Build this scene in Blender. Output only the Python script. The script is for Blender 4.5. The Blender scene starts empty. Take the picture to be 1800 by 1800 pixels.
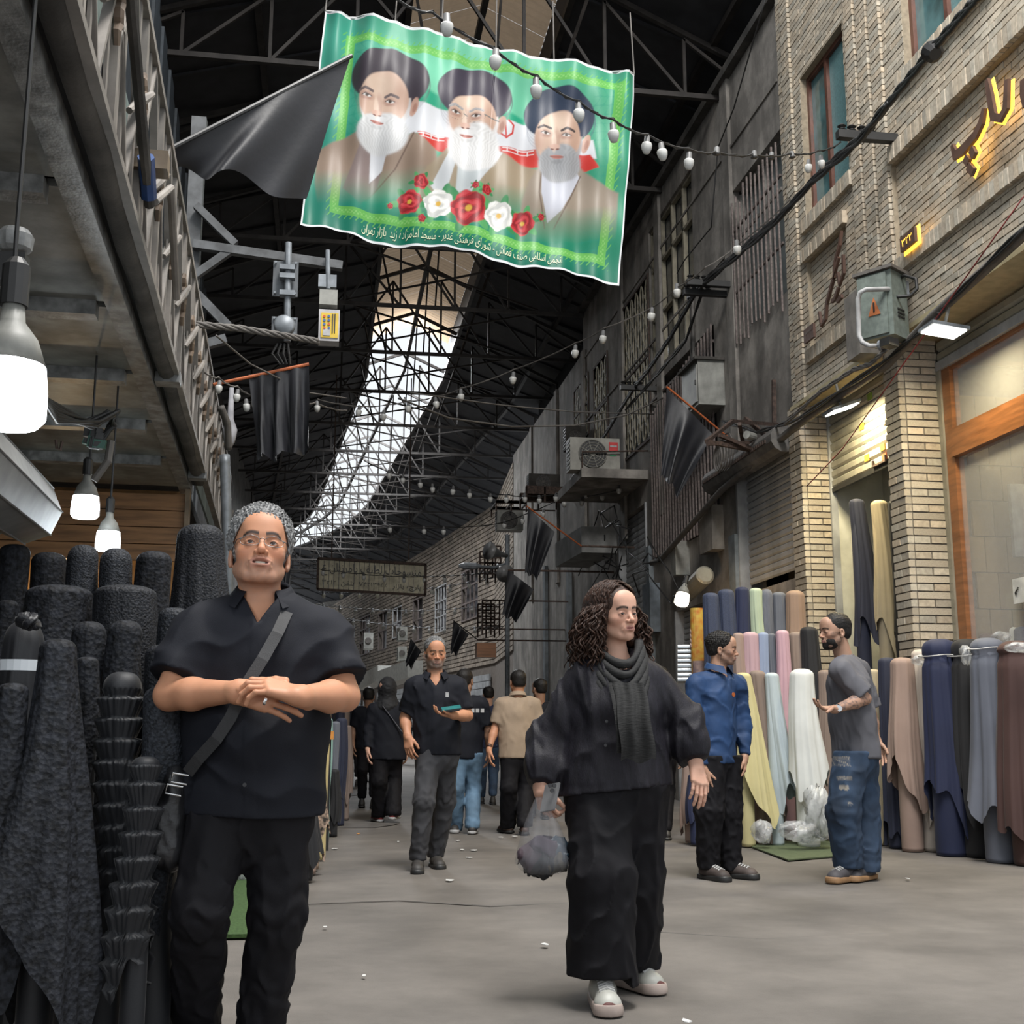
import bpy, math, random
import numpy as np
from mathutils import Vector, Matrix, Euler
random.seed(7); RNG = np.random.RandomState(7)
sc = bpy.context.scene; COL = sc.collection
# ---------------------------------------------------------------- camera
F = 2100.0; CAMH = 1.0
TH = math.atan(390/F); PS = math.atan(330/F*math.cos(TH))
cam_d = bpy.data.cameras.new('camera'); cam = bpy.data.objects.new('camera', cam_d); COL.objects.link(cam)
cam_d.sensor_width = 36; cam_d.lens = F/1800*36; cam_d.clip_end = 400; cam_d.clip_start = .05
cam.location = (0, 0, CAMH); cam.rotation_euler = (math.pi/2+TH, 0, -PS); sc.camera = cam
# ---------------------------------------------------------------- world, sky, exposure
wd = bpy.data.worlds.new('overcast_sky'); sc.world = wd; wd.use_nodes = True
bgn = wd.node_tree.nodes['Background']; bgn.inputs[0].default_value = (.90, .95, 1, 1); bgn.inputs[1].default_value = 1.05
sc.view_settings.view_transform = 'Standard'; sc.view_settings.look = 'None'; sc.view_settings.gamma = 1
sc.view_settings.use_curve_mapping = False; sc.view_settings.exposure = 0.0
sc.cycles.max_bounces = 5; sc.cycles.diffuse_bounces = 3; sc.cycles.glossy_bounces = 3; sc.cycles.transmission_bounces = 5
sc.cycles.transparent_max_bounces = 6; sc.cycles.sample_clamp_indirect = 6; sc.cycles.caustics_reflective = False; sc.cycles.caustics_refractive = False
# daylight falling from the open roof bay above the near end of the street
def area_light(name, loc, size, sizey, power, color, rot):
    l = bpy.data.lights.new(name, 'AREA'); l.shape = 'RECTANGLE'; l.size = size; l.size_y = sizey; l.energy = power; l.color = color
    o = bpy.data.objects.new(name, l); COL.objects.link(o); o.location = loc; o.rotation_euler = rot; return o
area_light('roof_daylight', (2.6, 3.0, 13.5), 3.2, 6, 2700, (1, .97, .93), (0, 0, 0))
area_light('skylight_daylight', (1.9, 46, 13.7), 2.6, 26, 8000, (.92, .96, 1), (0, 0, 0))
# ---------------------------------------------------------------- projection helpers
_R = (math.cos(PS), -math.sin(PS), 0); _W = (math.sin(PS)*math.cos(TH), math.cos(PS)*math.cos(TH), math.sin(TH))
_U = (-math.sin(PS)*math.sin(TH), -math.cos(PS)*math.sin(TH), math.cos(TH))
def P(u, v, X=None, Y=None, Z=None):
    a = (u-900)/F; b = (900-v)/F
    d = [_W[i]+a*_R[i]+b*_U[i] for i in range(3)]
    t = X/d[0] if X is not None else Y/d[1] if Y is not None else (Z-CAMH)/d[2]
    return Vector((t*d[0], t*d[1], CAMH+t*d[2]))
LA = math.radians(2.2); LD = Vector((-math.sin(LA), math.cos(LA), 0)); LP = Vector((math.cos(LA), math.sin(LA), 0))
def L(l, m, z): return LP*l + LD*m + Vector((0, 0, z))       # frame of the left row of shops
# ---------------------------------------------------------------- materials
MATS = {}
def mat(name, col=(.5,.5,.5), rough=.6, metal=0, var=.25, nscale=8, bump=.0, bscale=60, col2=None, emit=None, estr=0, spec=.5,
        alpha=1, trans=0, dirt=0, sheen=0, vcol=None, objrnd=0, wave=None, voro=0, stretch=None):
    if name in MATS: return MATS[name]
    m = bpy.data.materials.new(name); m.use_nodes = True; nt = m.node_tree; N = nt.nodes; K = nt.links.new
    b = N['Principled BSDF']; MATS[name] = m
    b.inputs['Roughness'].default_value = rough; b.inputs['Metallic'].default_value = metal
    b.inputs['Specular IOR Level'].default_value = spec
    if sheen: b.inputs['Sheen Weight'].default_value = sheen; b.inputs['Sheen Roughness'].default_value = .4
    if alpha < 1: b.inputs['Alpha'].default_value = alpha
    if trans: b.inputs['Transmission Weight'].default_value = trans
    tc = N.new('ShaderNodeTexCoord'); src = tc.outputs['Object']
    if stretch:
        mp = N.new('ShaderNodeMapping'); mp.inputs['Scale'].default_value = stretch; K(src, mp.inputs[0]); src = mp.outputs[0]
    n = N.new('ShaderNodeTexNoise'); n.inputs['Scale'].default_value = nscale; n.inputs['Detail'].default_value = 5; K(src, n.inputs['Vector'])
    c2 = col2 or tuple(c*(1-var) for c in col); c1 = tuple(min(1, c*(1+var*.6)) for c in col) if not col2 else col
    mx = N.new('ShaderNodeMix'); mx.data_type = 'RGBA'; mx.inputs['A'].default_value = (*c2, 1); mx.inputs['B'].default_value = (*c1, 1)
    rp = N.new('ShaderNodeMapRange'); rp.inputs[1].default_value = .35; rp.inputs[2].default_value = .65; K(n.outputs[0], rp.inputs[0]); K(rp.outputs[0], mx.inputs['Factor'])
    out = mx.outputs['Result']
    def mul(out, fac_sock, lo, hi):
        r = N.new('ShaderNodeMapRange'); r.inputs[3].default_value = lo; r.inputs[4].default_value = hi; K(fac_sock, r.inputs[0])
        v = N.new('ShaderNodeVectorMath'); v.operation = 'SCALE'; K(out, v.inputs[0]); K(r.outputs[0], v.inputs['Scale']); return v.outputs[0]
    if vcol:
        a = N.new('ShaderNodeAttribute'); a.attribute_name = vcol
        v = N.new('ShaderNodeVectorMath'); v.operation = 'MULTIPLY'; K(out, v.inputs[0]); K(a.outputs['Color'], v.inputs[1]); out = v.outputs[0]
    if objrnd:
        oi = N.new('ShaderNodeObjectInfo'); out = mul(out, oi.outputs['Random'], 1-objrnd, 1+objrnd)
    if dirt:
        n2 = N.new('ShaderNodeTexNoise'); n2.inputs['Scale'].default_value = 1.3; n2.inputs['Detail'].default_value = 8; n2.inputs['Roughness'].default_value = .7
        K(tc.outputs['Object'], n2.inputs['Vector'])
        r2 = N.new('ShaderNodeMapRange'); r2.inputs[1].default_value = .4; r2.inputs[2].default_value = .62; K(n2.outputs[0], r2.inputs[0]); out = mul(out, r2.outputs[0], 1-dirt, 1)
    K(out, b.inputs['Base Color'])
    if emit:
        b.inputs['Emission Color'].default_value = (*emit, 1); b.inputs['Emission Strength'].default_value = estr
    if bump or wave or voro:
        bn = N.new('ShaderNodeTexNoise'); bn.inputs['Scale'].default_value = bscale; bn.inputs['Detail'].default_value = 6; K(src, bn.inputs['Vector'])
        h = bn.outputs[0]
        if wave:
            w = N.new('ShaderNodeTexWave'); w.inputs['Scale'].default_value = wave[0]; w.bands_direction = wave[1]; w.inputs['Distortion'].default_value = wave[2] if len(wave) > 2 else 0; K(tc.outputs['Object'], w.inputs['Vector'])
            ad = N.new('ShaderNodeMath'); ad.operation = 'ADD'; K(w.outputs['Fac'], ad.inputs[0]); K(h, ad.inputs[1]); h = ad.outputs[0]
        if voro:
            w = N.new('ShaderNodeTexVoronoi'); w.inputs['Scale'].default_value = voro; K(tc.outputs['Object'], w.inputs['Vector'])
            ad = N.new('ShaderNodeMath'); ad.operation = 'ADD'; K(w.outputs['Distance'], ad.inputs[0]); K(h, ad.inputs[1]); h = ad.outputs[0]
        bp = N.new('ShaderNodeBump'); bp.inputs['Strength'].default_value = bump or .4; bp.inputs['Distance'].default_value = .004; K(h, bp.inputs['Height']); K(bp.outputs[0], b.inputs['Normal'])
    return m
# ---------------------------------------------------------------- objects
def tag(o, label=None, cat=None, group=None, kind=None):
    if label: o['label'] = label
    if cat: o['category'] = cat
    if group: o['group'] = group
    if kind: o['kind'] = kind
    return o
def wloc(o):
    v = Vector((0,0,0))
    while o: v = v+o.location; o = o.parent
    return v
def thing(name, loc, label=None, cat=None, group=None, kind=None):
    o = bpy.data.objects.new(name, None); o.empty_display_size = .1; COL.objects.link(o); o.location = Vector(loc)
    return tag(o, label, cat, group, kind)
def mk(name, V, Fs, m, parent=None, label=None, cat=None, group=None, kind=None, smooth=False, cols=None, origin=None):
    V = np.asarray(V, dtype=np.float64).reshape(-1, 3)
    if parent is not None: base = np.array(wloc(parent)); loc = Vector((0,0,0))
    else:
        b0, b1 = V.min(0), V.max(0)
        base = np.array(origin) if origin is not None else np.array([(b0[0]+b1[0])/2, (b0[1]+b1[1])/2, b0[2]])
        loc = Vector(base)
    me = bpy.data.meshes.new(name)
    if isinstance(Fs, np.ndarray):
        nf, k = Fs.shape; me.vertices.add(len(V)); me.vertices.foreach_set('co', (V-base).astype(np.float32).ravel())
        me.loops.add(nf*k); me.loops.foreach_set('vertex_index', Fs.astype(np.int32).ravel())
        me.polygons.add(nf); me.polygons.foreach_set('loop_start', np.arange(0, nf*k, k, dtype=np.int32))
        me.update(calc_edges=True); me.validate()
    else:
        me.from_pydata([tuple(p) for p in (V-base)], [], Fs); me.update()
    me.shade_flat() if not smooth else None
    if smooth: me.polygons.foreach_set('use_smooth', np.ones(len(me.polygons), dtype=bool)); me.update()
    if cols is not None:
        a = me.color_attributes.new('Col', 'FLOAT_COLOR', 'POINT'); c = np.ones((len(V), 4), dtype=np.float32); c[:, :3] = cols; a.data.foreach_set('color', c.ravel())
    me.materials.append(m)
    o = bpy.data.objects.new(name, me); COL.objects.link(o); o.location = loc
    if parent is not None: o.parent = parent
    return tag(o, label, cat, group, kind)
def inst(name, me, parent, M):                       # a copy sharing mesh data, placed in world by matrix M
    o = bpy.data.objects.new(name, me); COL.objects.link(o)
    if parent is not None: o.parent = parent; M = Matrix.Translation(-wloc(parent)) @ M
    o.matrix_basis = M; return o
class MB:
    def __init__(s): s.V = []; s.F = []
    def add(s, V, Fs):
        n = len(s.V); s.V += [tuple(v) for v in V]; s.F += [tuple(i+n for i in f) for f in Fs]; return s
    def box(s, a, b):                                # axis-aligned from corner a to corner b
        x0, y0, z0 = (min(a[i], b[i]) for i in range(3)); x1, y1, z1 = (max(a[i], b[i]) for i in range(3))
        return s.add([(x0,y0,z0),(x1,y0,z0),(x1,y1,z0),(x0,y1,z0),(x0,y0,z1),(x1,y0,z1),(x1,y1,z1),(x0,y1,z1)],
                     [(0,3,2,1),(4,5,6,7),(0,1,5,4),(1,2,6,5),(2,3,7,6),(3,0,4,7)])
    def obox(s, c, ax, ay, az):                      # oriented box: centre and three half-vectors
        c = Vector(c); ax, ay, az = Vector(ax), Vector(ay), Vector(az)
        V = [c+i*ax+j*ay+k*az for k in (-1,1) for (i,j) in ((-1,-1),(1,-1),(1,1),(-1,1))]
        return s.add(V, [(0,3,2,1),(4,5,6,7),(0,1,5,4),(1,2,6,5),(2,3,7,6),(3,0,4,7)])
    def bar(s, a, b, w, h=None, up=(0,0,1)):         # rectangular bar from a to b
        a, b = Vector(a), Vector(b); d = b-a; h = h or w; up = Vector(up)
        if d.length < 1e-6: return s
        if abs(d.normalized().dot(up)) > .98: up = Vector((1,0,0))
        x = d.cross(up).normalized(); z = x.cross(d).normalized()
        return s.obox((a+b)/2, x*w/2, d/2, z*h/2)
    def tube(s, pts, r, n=6, cap=True):
        pts = [Vector(p) for p in pts]; rs = r if isinstance(r, (list, tuple)) else [r]*len(pts); V = []; Fs = []
        px = None
        for i, p in enumerate(pts):
            d = (pts[min(i+1, len(pts)-1)]-pts[max(i-1, 0)])
            d = d.normalized() if d.length > 1e-9 else Vector((0,0,1))
            if px is None: px = d.cross(Vector((0,0,1)) if abs(d.z) < .9 else Vector((1,0,0))).normalized()
            px = (px-d*px.dot(d)).normalized(); q = d.cross(px)
            for k in range(n):
                a = 2*math.pi*k/n; V.append(p+(px*math.cos(a)+q*math.sin(a))*rs[i])
        for i in range(len(pts)-1):
            for k in range(n): Fs.append((i*n+k, i*n+(k+1)%n, (i+1)*n+(k+1)%n, (i+1)*n+k))
        if cap: Fs.append(tuple(range(n-1, -1, -1))); Fs.append(tuple((len(pts)-1)*n+k for k in range(n)))
        return s.add(V, Fs)
    def lathe(s, c, prof, n=16, axis=(0,0,1), caps=True):       # prof: (radius, height along axis)
        c = Vector(c); ax = Vector(axis).normalized(); x = ax.orthogonal().normalized(); y = ax.cross(x); V = []; Fs = []
        for r, h in prof:
            for k in range(n): a = 2*math.pi*k/n; V.append(c+ax*h+(x*math.cos(a)+y*math.sin(a))*r)
        for i in range(len(prof)-1):
            for k in range(n): Fs.append((i*n+k, i*n+(k+1)%n, (i+1)*n+(k+1)%n, (i+1)*n+k))
        if caps: Fs.append(tuple(range(n-1, -1, -1))); Fs.append(tuple((len(prof)-1)*n+k for k in range(n)))
        return s.add(V, Fs)
    def grid(s, fn, nu, nv):
        V = [fn(i/nu, j/nv) for j in range(nv+1) for i in range(nu+1)]
        return s.add(V, [(j*(nu+1)+i, j*(nu+1)+i+1, (j+1)*(nu+1)+i+1, (j+1)*(nu+1)+i) for j in range(nv) for i in range(nu)])
    def prism(s, pts, ext):                          # polygon (3D points) extruded by vector
        n = len(pts); ext = Vector(ext); V = [Vector(p) for p in pts]+[Vector(p)+ext for p in pts]
        return s.add(V, [tuple(range(n)), tuple(range(2*n-1, n-1, -1))]+[(i, i+n, (i+1)%n+n, (i+1)%n) for i in range(n)])
    def build(s, name, m, parent=None, **k): return mk(name, s.V, s.F, m, parent, **k)
def sag(a, b, drop, n=14):
    a, b = Vector(a), Vector(b); return [a.lerp(b, t)-Vector((0,0,drop*4*t*(1-t))) for t in [i/n for i in range(n+1)]]
# ================================================================= THE SETTING
XF = 5.3
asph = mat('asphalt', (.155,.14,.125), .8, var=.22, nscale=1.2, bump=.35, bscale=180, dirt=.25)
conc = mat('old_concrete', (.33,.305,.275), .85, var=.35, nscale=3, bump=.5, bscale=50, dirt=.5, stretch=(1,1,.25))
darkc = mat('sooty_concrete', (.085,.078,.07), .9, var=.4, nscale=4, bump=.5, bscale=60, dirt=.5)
shade_black = mat('dark_void', (.02,.02,.022), .9)  # near-black colour standing in for the shade of unlit spaces
brickI = mat('cream_brick', (.43,.375,.295), .8, var=.18, nscale=25, bump=.3, bscale=120, objrnd=.2)
brickS = mat('cream_brick_rows', (.43,.375,.295), .8, var=.18, nscale=25, bump=.3, bscale=120, vcol='Col')
mortar = mat('grey_mortar', (.16,.145,.125), .95, var=.2, nscale=20, bump=.4)
farbr = mat('brown_brick_rows', (.30,.25,.20), .85, var=.25, nscale=6, vcol='Col', dirt=.4)
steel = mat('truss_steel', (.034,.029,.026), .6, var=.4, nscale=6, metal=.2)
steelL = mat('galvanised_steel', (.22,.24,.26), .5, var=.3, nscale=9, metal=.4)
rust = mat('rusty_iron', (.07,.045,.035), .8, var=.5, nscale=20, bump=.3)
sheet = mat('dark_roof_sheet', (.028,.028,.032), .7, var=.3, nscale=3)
galv = mat('shutter_steel', (.42,.43,.44), .5, metal=.12, var=.2, nscale=4, dirt=.3)
galvw = mat('cream_shutter_steel', (.42,.40,.33), .45, metal=.3, var=.15, nscale=4, dirt=.3)
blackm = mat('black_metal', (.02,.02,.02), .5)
wire_m = mat('black_cable', (.018,.018,.018), .5)
wire_g = mat('grey_cable', (.12,.11,.10), .7)
wood = mat('varnished_wood', (.26,.105,.04), .35, var=.3, nscale=3, stretch=(1,1,8), bump=.1)
woodbr = mat('brown_window_frame', (.12,.05,.035), .4, var=.3)
glass = mat('window_glass', (.05,.06,.06), .06, trans=.0, spec=.8)
# floor ------------------------------------------------------------
def fl(i, j):
    x = -7+17*i; y = -3+110*j*j
    return (x, y, .006*math.sin(x*1.7+y*.6))
floor = MB().grid(fl, 60, 120).build('floor', asph, kind='structure', smooth=True)
# floor seams and patches
tr = thing('trim_1', (1.5, 7, 0), kind='structure')
pm = mat('asphalt_patch', (.12,.11,.10), .85, var=.2, nscale=4, bump=.4, bscale=150)
for k, (u, v, w, h) in enumerate([(620,1452,.45,.25),(600,1398,.3,.2),(560,1447,.2,.15)]):
    p = P(u, v, Z=.0); n = 14; pts = [(p.x+w*math.cos(a)*(1+.3*math.sin(3*a+k)), p.y+h*2*math.sin(a)*(1+.25*math.cos(2*a+k)), .0075) for a in [2*math.pi*i/n for i in range(n)]]
    MB().prism(pts, (0,0,.002)).build('asphalt_patch', pm, tr)
for k, pts in enumerate([[(520,1590),(700,1584),(860,1592),(1010,1588)],[(1010,1588),(1160,1640),(1330,1650),(1560,1642)]]):
    MB().tube([P(u, v, Z=.002)+Vector((0,.03*math.sin(i*2.3),0)) for i, (u, v) in enumerate(pts)], .004, 4).build('asphalt_seam', pm, tr)
# litter
paper = mat('white_paper', (.62,.62,.60), .8); orng = mat('orange_scrap', (.6,.25,.05), .7)
for k, (u, v, s) in enumerate([(805,1478,1),(812,1494,1.2),(833,1495,1.4),(826,1508,.9),(588,1492,1.6),(790,1548,2),(958,1661,1.6),(1206,1796,2),(905,1470,1),(630,1466,.6),(822,1508,.7),(1300,1487,1.2),(1595,1545,1),(572,1630,.9),(640,1716,.9),(880,1472,.9),(700,1480,.6)]):
    p = P(u, v, Z=.01); s *= p.y*.0017; a = k*1.3; n = 6
    pts = [(p.x+s*math.cos(a+t)*random.uniform(.6,1.2)*1.3, p.y+s*2*math.sin(a+t)*random.uniform(.6,1), .010+.004*random.random()) for t in [2*math.pi*i/n for i in range(n)]]
    wh = ['pale scrap nearest the heels of the light blue jeans','torn paper just before the light blue jeans','small paper right of the one before the blue jeans','bent paper below the two before the blue jeans','paper scrap beside the brown cloth of the left stall','flat paper strip in the middle of the lane before the polo shirt man','crumpled scrap on the lane left of the cream sneakers','white paper scrap at the very bottom edge of the street','pale scrap under the beige shirt man','orange scrap between the headscarf woman and the left stall','tiny pale scrap right of the polo shirt man shoes','tiny scrap left of the feet of the young man in blue','pale scrap right of the tattooed man shoes','tiny white speck on the lane right of the bespectacled man','tiny white speck lowest on the lane beside the black trousers','small pale scrap right of the bent paper','tiny scrap by the left shoe of the polo shirt man'][k]
    MB().prism(pts, (0,0,.003)).build('paper_scrap', orng if k in (9,) else paper, label=wh, cat='litter', group='scraps of litter on the asphalt')
# ---------------- brick field on plane X=const (normal -X) or plane Y=const
unit = MB().box((-.5,-.5,-.5),(.5,.5,.5))
def unit_mesh(name, m, bev=.04):
    me = bpy.data.meshes.new(name); me.from_pydata(unit.V, [], unit.F); me.materials.append(m); me.shade_flat(); return me
brick_me = unit_mesh('brick', brickI)
def field(y0, y1, z0, z1, h, ln, holes=(), gap=.011, soldier=False):
    out = []; r = 0; z = z0
    if soldier:
        y = y0
        while y < y1-.02: out.append((y, min(y+h, y1)-gap, z0, z1)); y += h
        return out
    while z < z1-.01:
        zt = min(z+h, z1)-gap; y = y0-(ln/2 if r % 2 else 0)
        while y < y1:
            a, b = max(y, y0), min(y+ln-gap, y1)
            segs = [(a, b)]
            for (ha, hb, hc, hd) in holes:
                if zt > hc and z < hd:
                    ns = []
                    for (p, q) in segs:
                        if q <= ha or p >= hb: ns.append((p, q))
                        else:
                            if p < ha: ns.append((p, ha))
                            if q > hb: ns.append((hb, q))
                    segs = ns
            for (p, q) in segs:
                if q-p > .02: out.append((p, q, z, zt))
            y += ln
        z += h; r += 1
    return out
BR_SING = []; BR_JOIN = []
def put(fld, x, dep, axis='X', sing=True, jit=.004):
    for (a, b, z0, z1) in fld:
        j = random.uniform(-jit, jit)
        c = ((x+dep/2+j, (a+b)/2, (z0+z1)/2), (dep, b-a, z1-z0)) if axis == 'X' else (((a+b)/2, x+dep/2+j, (z0+z1)/2), (b-a, dep, z1-z0))
        (BR_SING if sing else BR_JOIN).append(c)
def seen_size(c):
    p = Vector(c[0])-Vector((0,0,CAMH)); return max(c[1][1], c[1][0])/max(p.length, .1) - (10 if not (0 < p.y) else 0)
CH, BL = .066, .205
Wn1 = (11.03, 12.2, 6.84, 8.56); w2a = P(1640, 62, X=XF); Wn2 = (8.3, 9.75, w2a.z, w2a.z+1.75)
YB = P(1388, 600, X=XF).y                 # left end of the pale brick building
ZS = 4.75                                 # underside of the brick storey
# main plane
put(field(6.4, YB, ZS, 11.2, CH, BL, [Wn1, Wn2, (6.4, 10.14, 5.44, 6.44), (11.2, 12.25, 5.25, 6.30)]), XF, .09)
# recessed sign panels
put(field(6.4, 10.14, 5.44, 6.44, CH, BL), XF+.05, .05); put(field(11.2, 12.25, 5.25, 6.30, CH, BL), XF+.05, .05)
# soldier courses (ledges) proud of the wall
for (a, b, z0, z1) in [(6.4, 10.12, 6.44, 6.60), (6.4, 10.12, 5.30, 5.44), (11.15, 12.32, 6.30, 6.44), (11.15, 12.32, 5.10, 5.25), (10.95, 12.3, 6.64, 6.80), (8.2, 9.9, Wn2[2]-.2, Wn2[2]-.04)]:
    put(field(a, b, z0, z1, .07, 0, soldier=True), XF-.05, .12)
# vertical pilaster steps
for (a, b, d) in [(10.16, 10.38, .03), (10.44, 10.66, .03), (10.72, 10.92, .03), (12.42, 12.66, .03)]:
    put(field(a, b, ZS, 9.9, CH, .22), XF-d, .06)
wall = thing('wall_right', (XF+.5, 9.5, 0), kind='structure')
# pillars (courses seen from the front and on the lit jamb)
P1 = (12.62, 12.95); P2 = (10.22, 10.52); RD = .38
for (a, b) in (P1, P2):
    put(field(a, b, .0, ZS, .074, b-a, gap=.014), XF-.02, .06)
    put(field(XF+.045, XF+RD, .0, ZS, .074, RD-.045, gap=.014), a-.012, .05, axis='Y')
for bx in list(BR_SING)+[]: pass
BR_SING.sort(key=seen_size, reverse=True)
for c, s in BR_SING[:295]:
    inst('brick', brick_me, wall, Matrix.Translation(c) @ Matrix.Diagonal((*s, 1)))
V = []; Fq = []; Cc = []
bx = np.array(unit.V); bf = np.array(unit.F)
rest = BR_SING[295:]+BR_JOIN
for i, (c, s) in enumerate(rest):
    V.append(bx*np.array(s)+np.array(c)); Fq.append(bf+8*i)
    k = random.uniform(.8, 1.2); w = random.uniform(-.05, .05); Cc.append(np.tile([k*(1+w), k, k*(1-w)], (8, 1)))
mk('brickwork', np.concatenate(V), np.concatenate(Fq), brickS, wall, kind='stuff', cols=np.concatenate(Cc))
# mortar backing (openings left free)
m = MB()
def backing(m, x0, x1, y0, y1, z0, z1, holes):
    ys = sorted({y0, y1, *[min(max(h, y0), y1) for ho in holes for h in ho[:2]]}); zs = sorted({z0, z1, *[min(max(h, z0), z1) for ho in holes for h in ho[2:]]})
    for i in range(len(ys)-1):
        for j in range(len(zs)-1):
            cy, cz = (ys[i]+ys[i+1])/2, (zs[j]+zs[j+1])/2
            if not any(h[0] < cy < h[1] and h[2] < cz < h[3] for h in holes): m.box((x0, ys[i], zs[j]), (x1, ys[i+1], zs[j+1]))
backing(m, XF+.012, XF+.05, 6.4, YB, ZS, 11.2, [Wn1, Wn2, (6.4, 10.14, 5.44, 6.44), (11.2, 12.25, 5.25, 6.30)])
backing(m, XF+.062, XF+.3, 6.4, YB, ZS, 11.2, [Wn1, Wn2])
for (a, b) in (P1, P2): m.box((XF-.005, a+.004, 0), (XF+RD, b, ZS))
m.build('mortar_backing', mortar, wall)
rv = MB()
for (y0, y1, z0, z1, d) in ((*Wn1, .3), (*Wn2, .3), (6.4, 10.14, 5.44, 6.44, .062), (11.2, 12.25, 5.25, 6.30, .062)):
    rv.box((XF+.004, y0-.03, z0-.03), (XF+d, y0+.004, z1+.03)).box((XF+.004, y1-.004, z0-.03), (XF+d, y1+.03, z1+.03)).box((XF+.004, y0, z1-.004), (XF+d, y1, z1+.03)).box((XF+.004, y0, z0-.03), (XF+d, y1, z0+.004))
rv.build('reveal_lining', mat('reveal_cream', (.30,.25,.18), .9, var=.2, nscale=20), wall)
# soffit under the storey
soff = mat('yellow_soffit_stone', (.42,.36,.22), .7, var=.15, nscale=10)
MB().box((XF-.03, 6.4, ZS-.05), (XF+.9, YB, ZS-.003)).build('soffit_slab', soff, wall)
# upper windows ---------------------------------------------------
wg = mat('teal_window_glass', (.07,.15,.16), .08, var=.5, nscale=3, spec=.9)
wg2 = mat('frosted_teal_glass', (.11,.22,.23), .35, var=.2, nscale=40)
for k, (y0, y1, z0, z1) in enumerate((Wn1, Wn2)):
    t = thing('window_%d' % (k+1), (XF+.15, (y0+y1)/2, z0), kind='structure')
    f = MB(); x0, x1 = XF+.08, XF+.17; w = .06; ym = y0+(y1-y0)*.55
    for (a, b, c, d) in ((y0, y1, z0, z0+w), (y0, y1, z1-w, z1), (y0, y0+w, z0+w, z1-w), (y1-w, y1, z0+w, z1-w), (ym-w/2, ym+w/2, z0+w, z1-w)): f.box((x0, a, c), (x1, b, d))
    f.build('window_frame', woodbr, t)
    MB().box((x0+.04, y0+w, z0+w), (x0+.05, ym-w/2, z1-w)).build('pane', wg2, t); MB().box((x0+.04, ym+w/2, z0+w), (x0+.05, y1-w, z1-w)).build('pane', wg, t)
# ---------------- door recess with half-raised roller shutter ------
plaster = mat('pale_plaster', (.62,.62,.55), .8, var=.1, nscale=6, dirt=.15)
r = thing('door_1', (XF+.8, 11.5, 0), kind='structure')
MB().box((XF+.95, P2[1], 0), (XF+1.05, P1[0], ZS)).box((XF+RD, P1[0]-.005, 0), (XF+1.4, P1[0]+.1, ZS)).box((XF+RD, P2[1]-.1, 0), (XF+1.4, P2[1]+.002, ZS)).build('alcove_wall', plaster, r)
MB().box((XF+.4, P2[1], -.02), (XF+.95, P1[0], .9)).build('alcove_step', blackm, r)
g = MB()
for y in (P2[1]+.02, P1[0]-.05): g.box((XF+.30, y, 0), (XF+.38, y+.035, ZS))
g.build('guide_rail', galv, r)
def shutter(name, x, y0, y1, z0, z1, m, parent, h=.085, d=.02):
    n = max(1, int(round((z1-z0)/h))); h = (z1-z0)/n
    s = MB().box((-.5,-.5,-.5),(.5,.5,.5))
    V = []
    prof = [(0,0),(-d,.25),(-d,.8),(0,1.0)]
    sl = MB(); pts = [(x+px, y0, z0+pz*h*.96) for px, pz in prof]+[(x+.012, y0, z0+.96*h), (x+.012, y0, z0)]
    sl.prism(pts, (0, y1-y0, 0)); first = sl.build('slat', m, parent)
    for i in range(1, n):
        o = first.copy(); COL.objects.link(o); o.location = first.location+Vector((0,0,i*h))
    return n
zb = P(1452, 865, X=XF+.34).z
shutter('door', XF+.34, P2[1]+.05, P1[0]-.05, zb, ZS-.06, galvw, r, .1)
MB().box((XF+.315, P2[1]+.05, zb-.05), (XF+.36, P1[0]-.05, zb)).build('bottom_rail', blackm, r)
MB().box((XF+.29, 11.2, zb+.0), (XF+.315, 11.5, zb+.02)).box((XF+.29, 11.2, zb+.02), (XF+.31, 11.22, zb+.07)).box((XF+.29, 11.48, zb+.02), (XF+.31, 11.5, zb+.07)).build('lock_hasp', rust, r)
stk = mat('orange_sticker', (.55,.27,.03), .6); stkr = mat('red_sticker', (.5,.08,.03), .6); stkg = mat('green_sticker', (.2,.3,.05), .6)
for (u, v, mm) in [(1514,750,stk),(1551,786,stk),(1523,805,stk),(1554,803,stkr),(1528,697,stkg),(1556,740,stk)]:
    p = P(u, v, X=XF+.31); MB().box((p.x, p.y-.05, p.z-.035), (p.x+.01, p.y+.05, p.z+.035)).build('sticker', mm, r)
# ---------------- shop window bay ----------------------------------
s = thing('window_3', (XF+.6, 8.3, 0), kind='structure')
xg = XF+.42; zsh = P(1640, 662, X=XF+.40).z; zr1 = P(1663, 763, X=xg).z; zr0 = P(1667, 812, X=xg).z
shutter('w', XF+.40, 6.4, P2[0]-.03, zsh+.09, ZS-.06, galvw, s, .12, .025)
MB().box((XF+.35, 6.4, zsh), (XF+.42, P2[0]-.03, zsh+.085)).build('bottom_rail', galv, s)
f = MB(); fy = P2[0]-.06
f.box((xg-.04, fy-.16, 0), (xg+.05, fy-.02, zsh)).box((xg-.07, 6.4, zr0), (xg+.06, fy-.16, zr0+.10)).box((xg-.05, 6.4, zr0+.10), (xg+.05, fy-.16, zr1)).box((xg-.03, 6.4, zsh-.03), (xg+.05, fy-.16, zsh))
f.box((xg-.02, 6.4, .3), (xg+.04, fy-.16, .42))
f.build('window_frame', wood, s)
MB().box((xg-.06, fy-.02, 0), (xg+.05, fy+.05, zsh)).build('jamb_strip', galvw, s)
gl = mat('shop_glass', (1,1,1), .02, alpha=.16, var=0, spec=.8)
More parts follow.
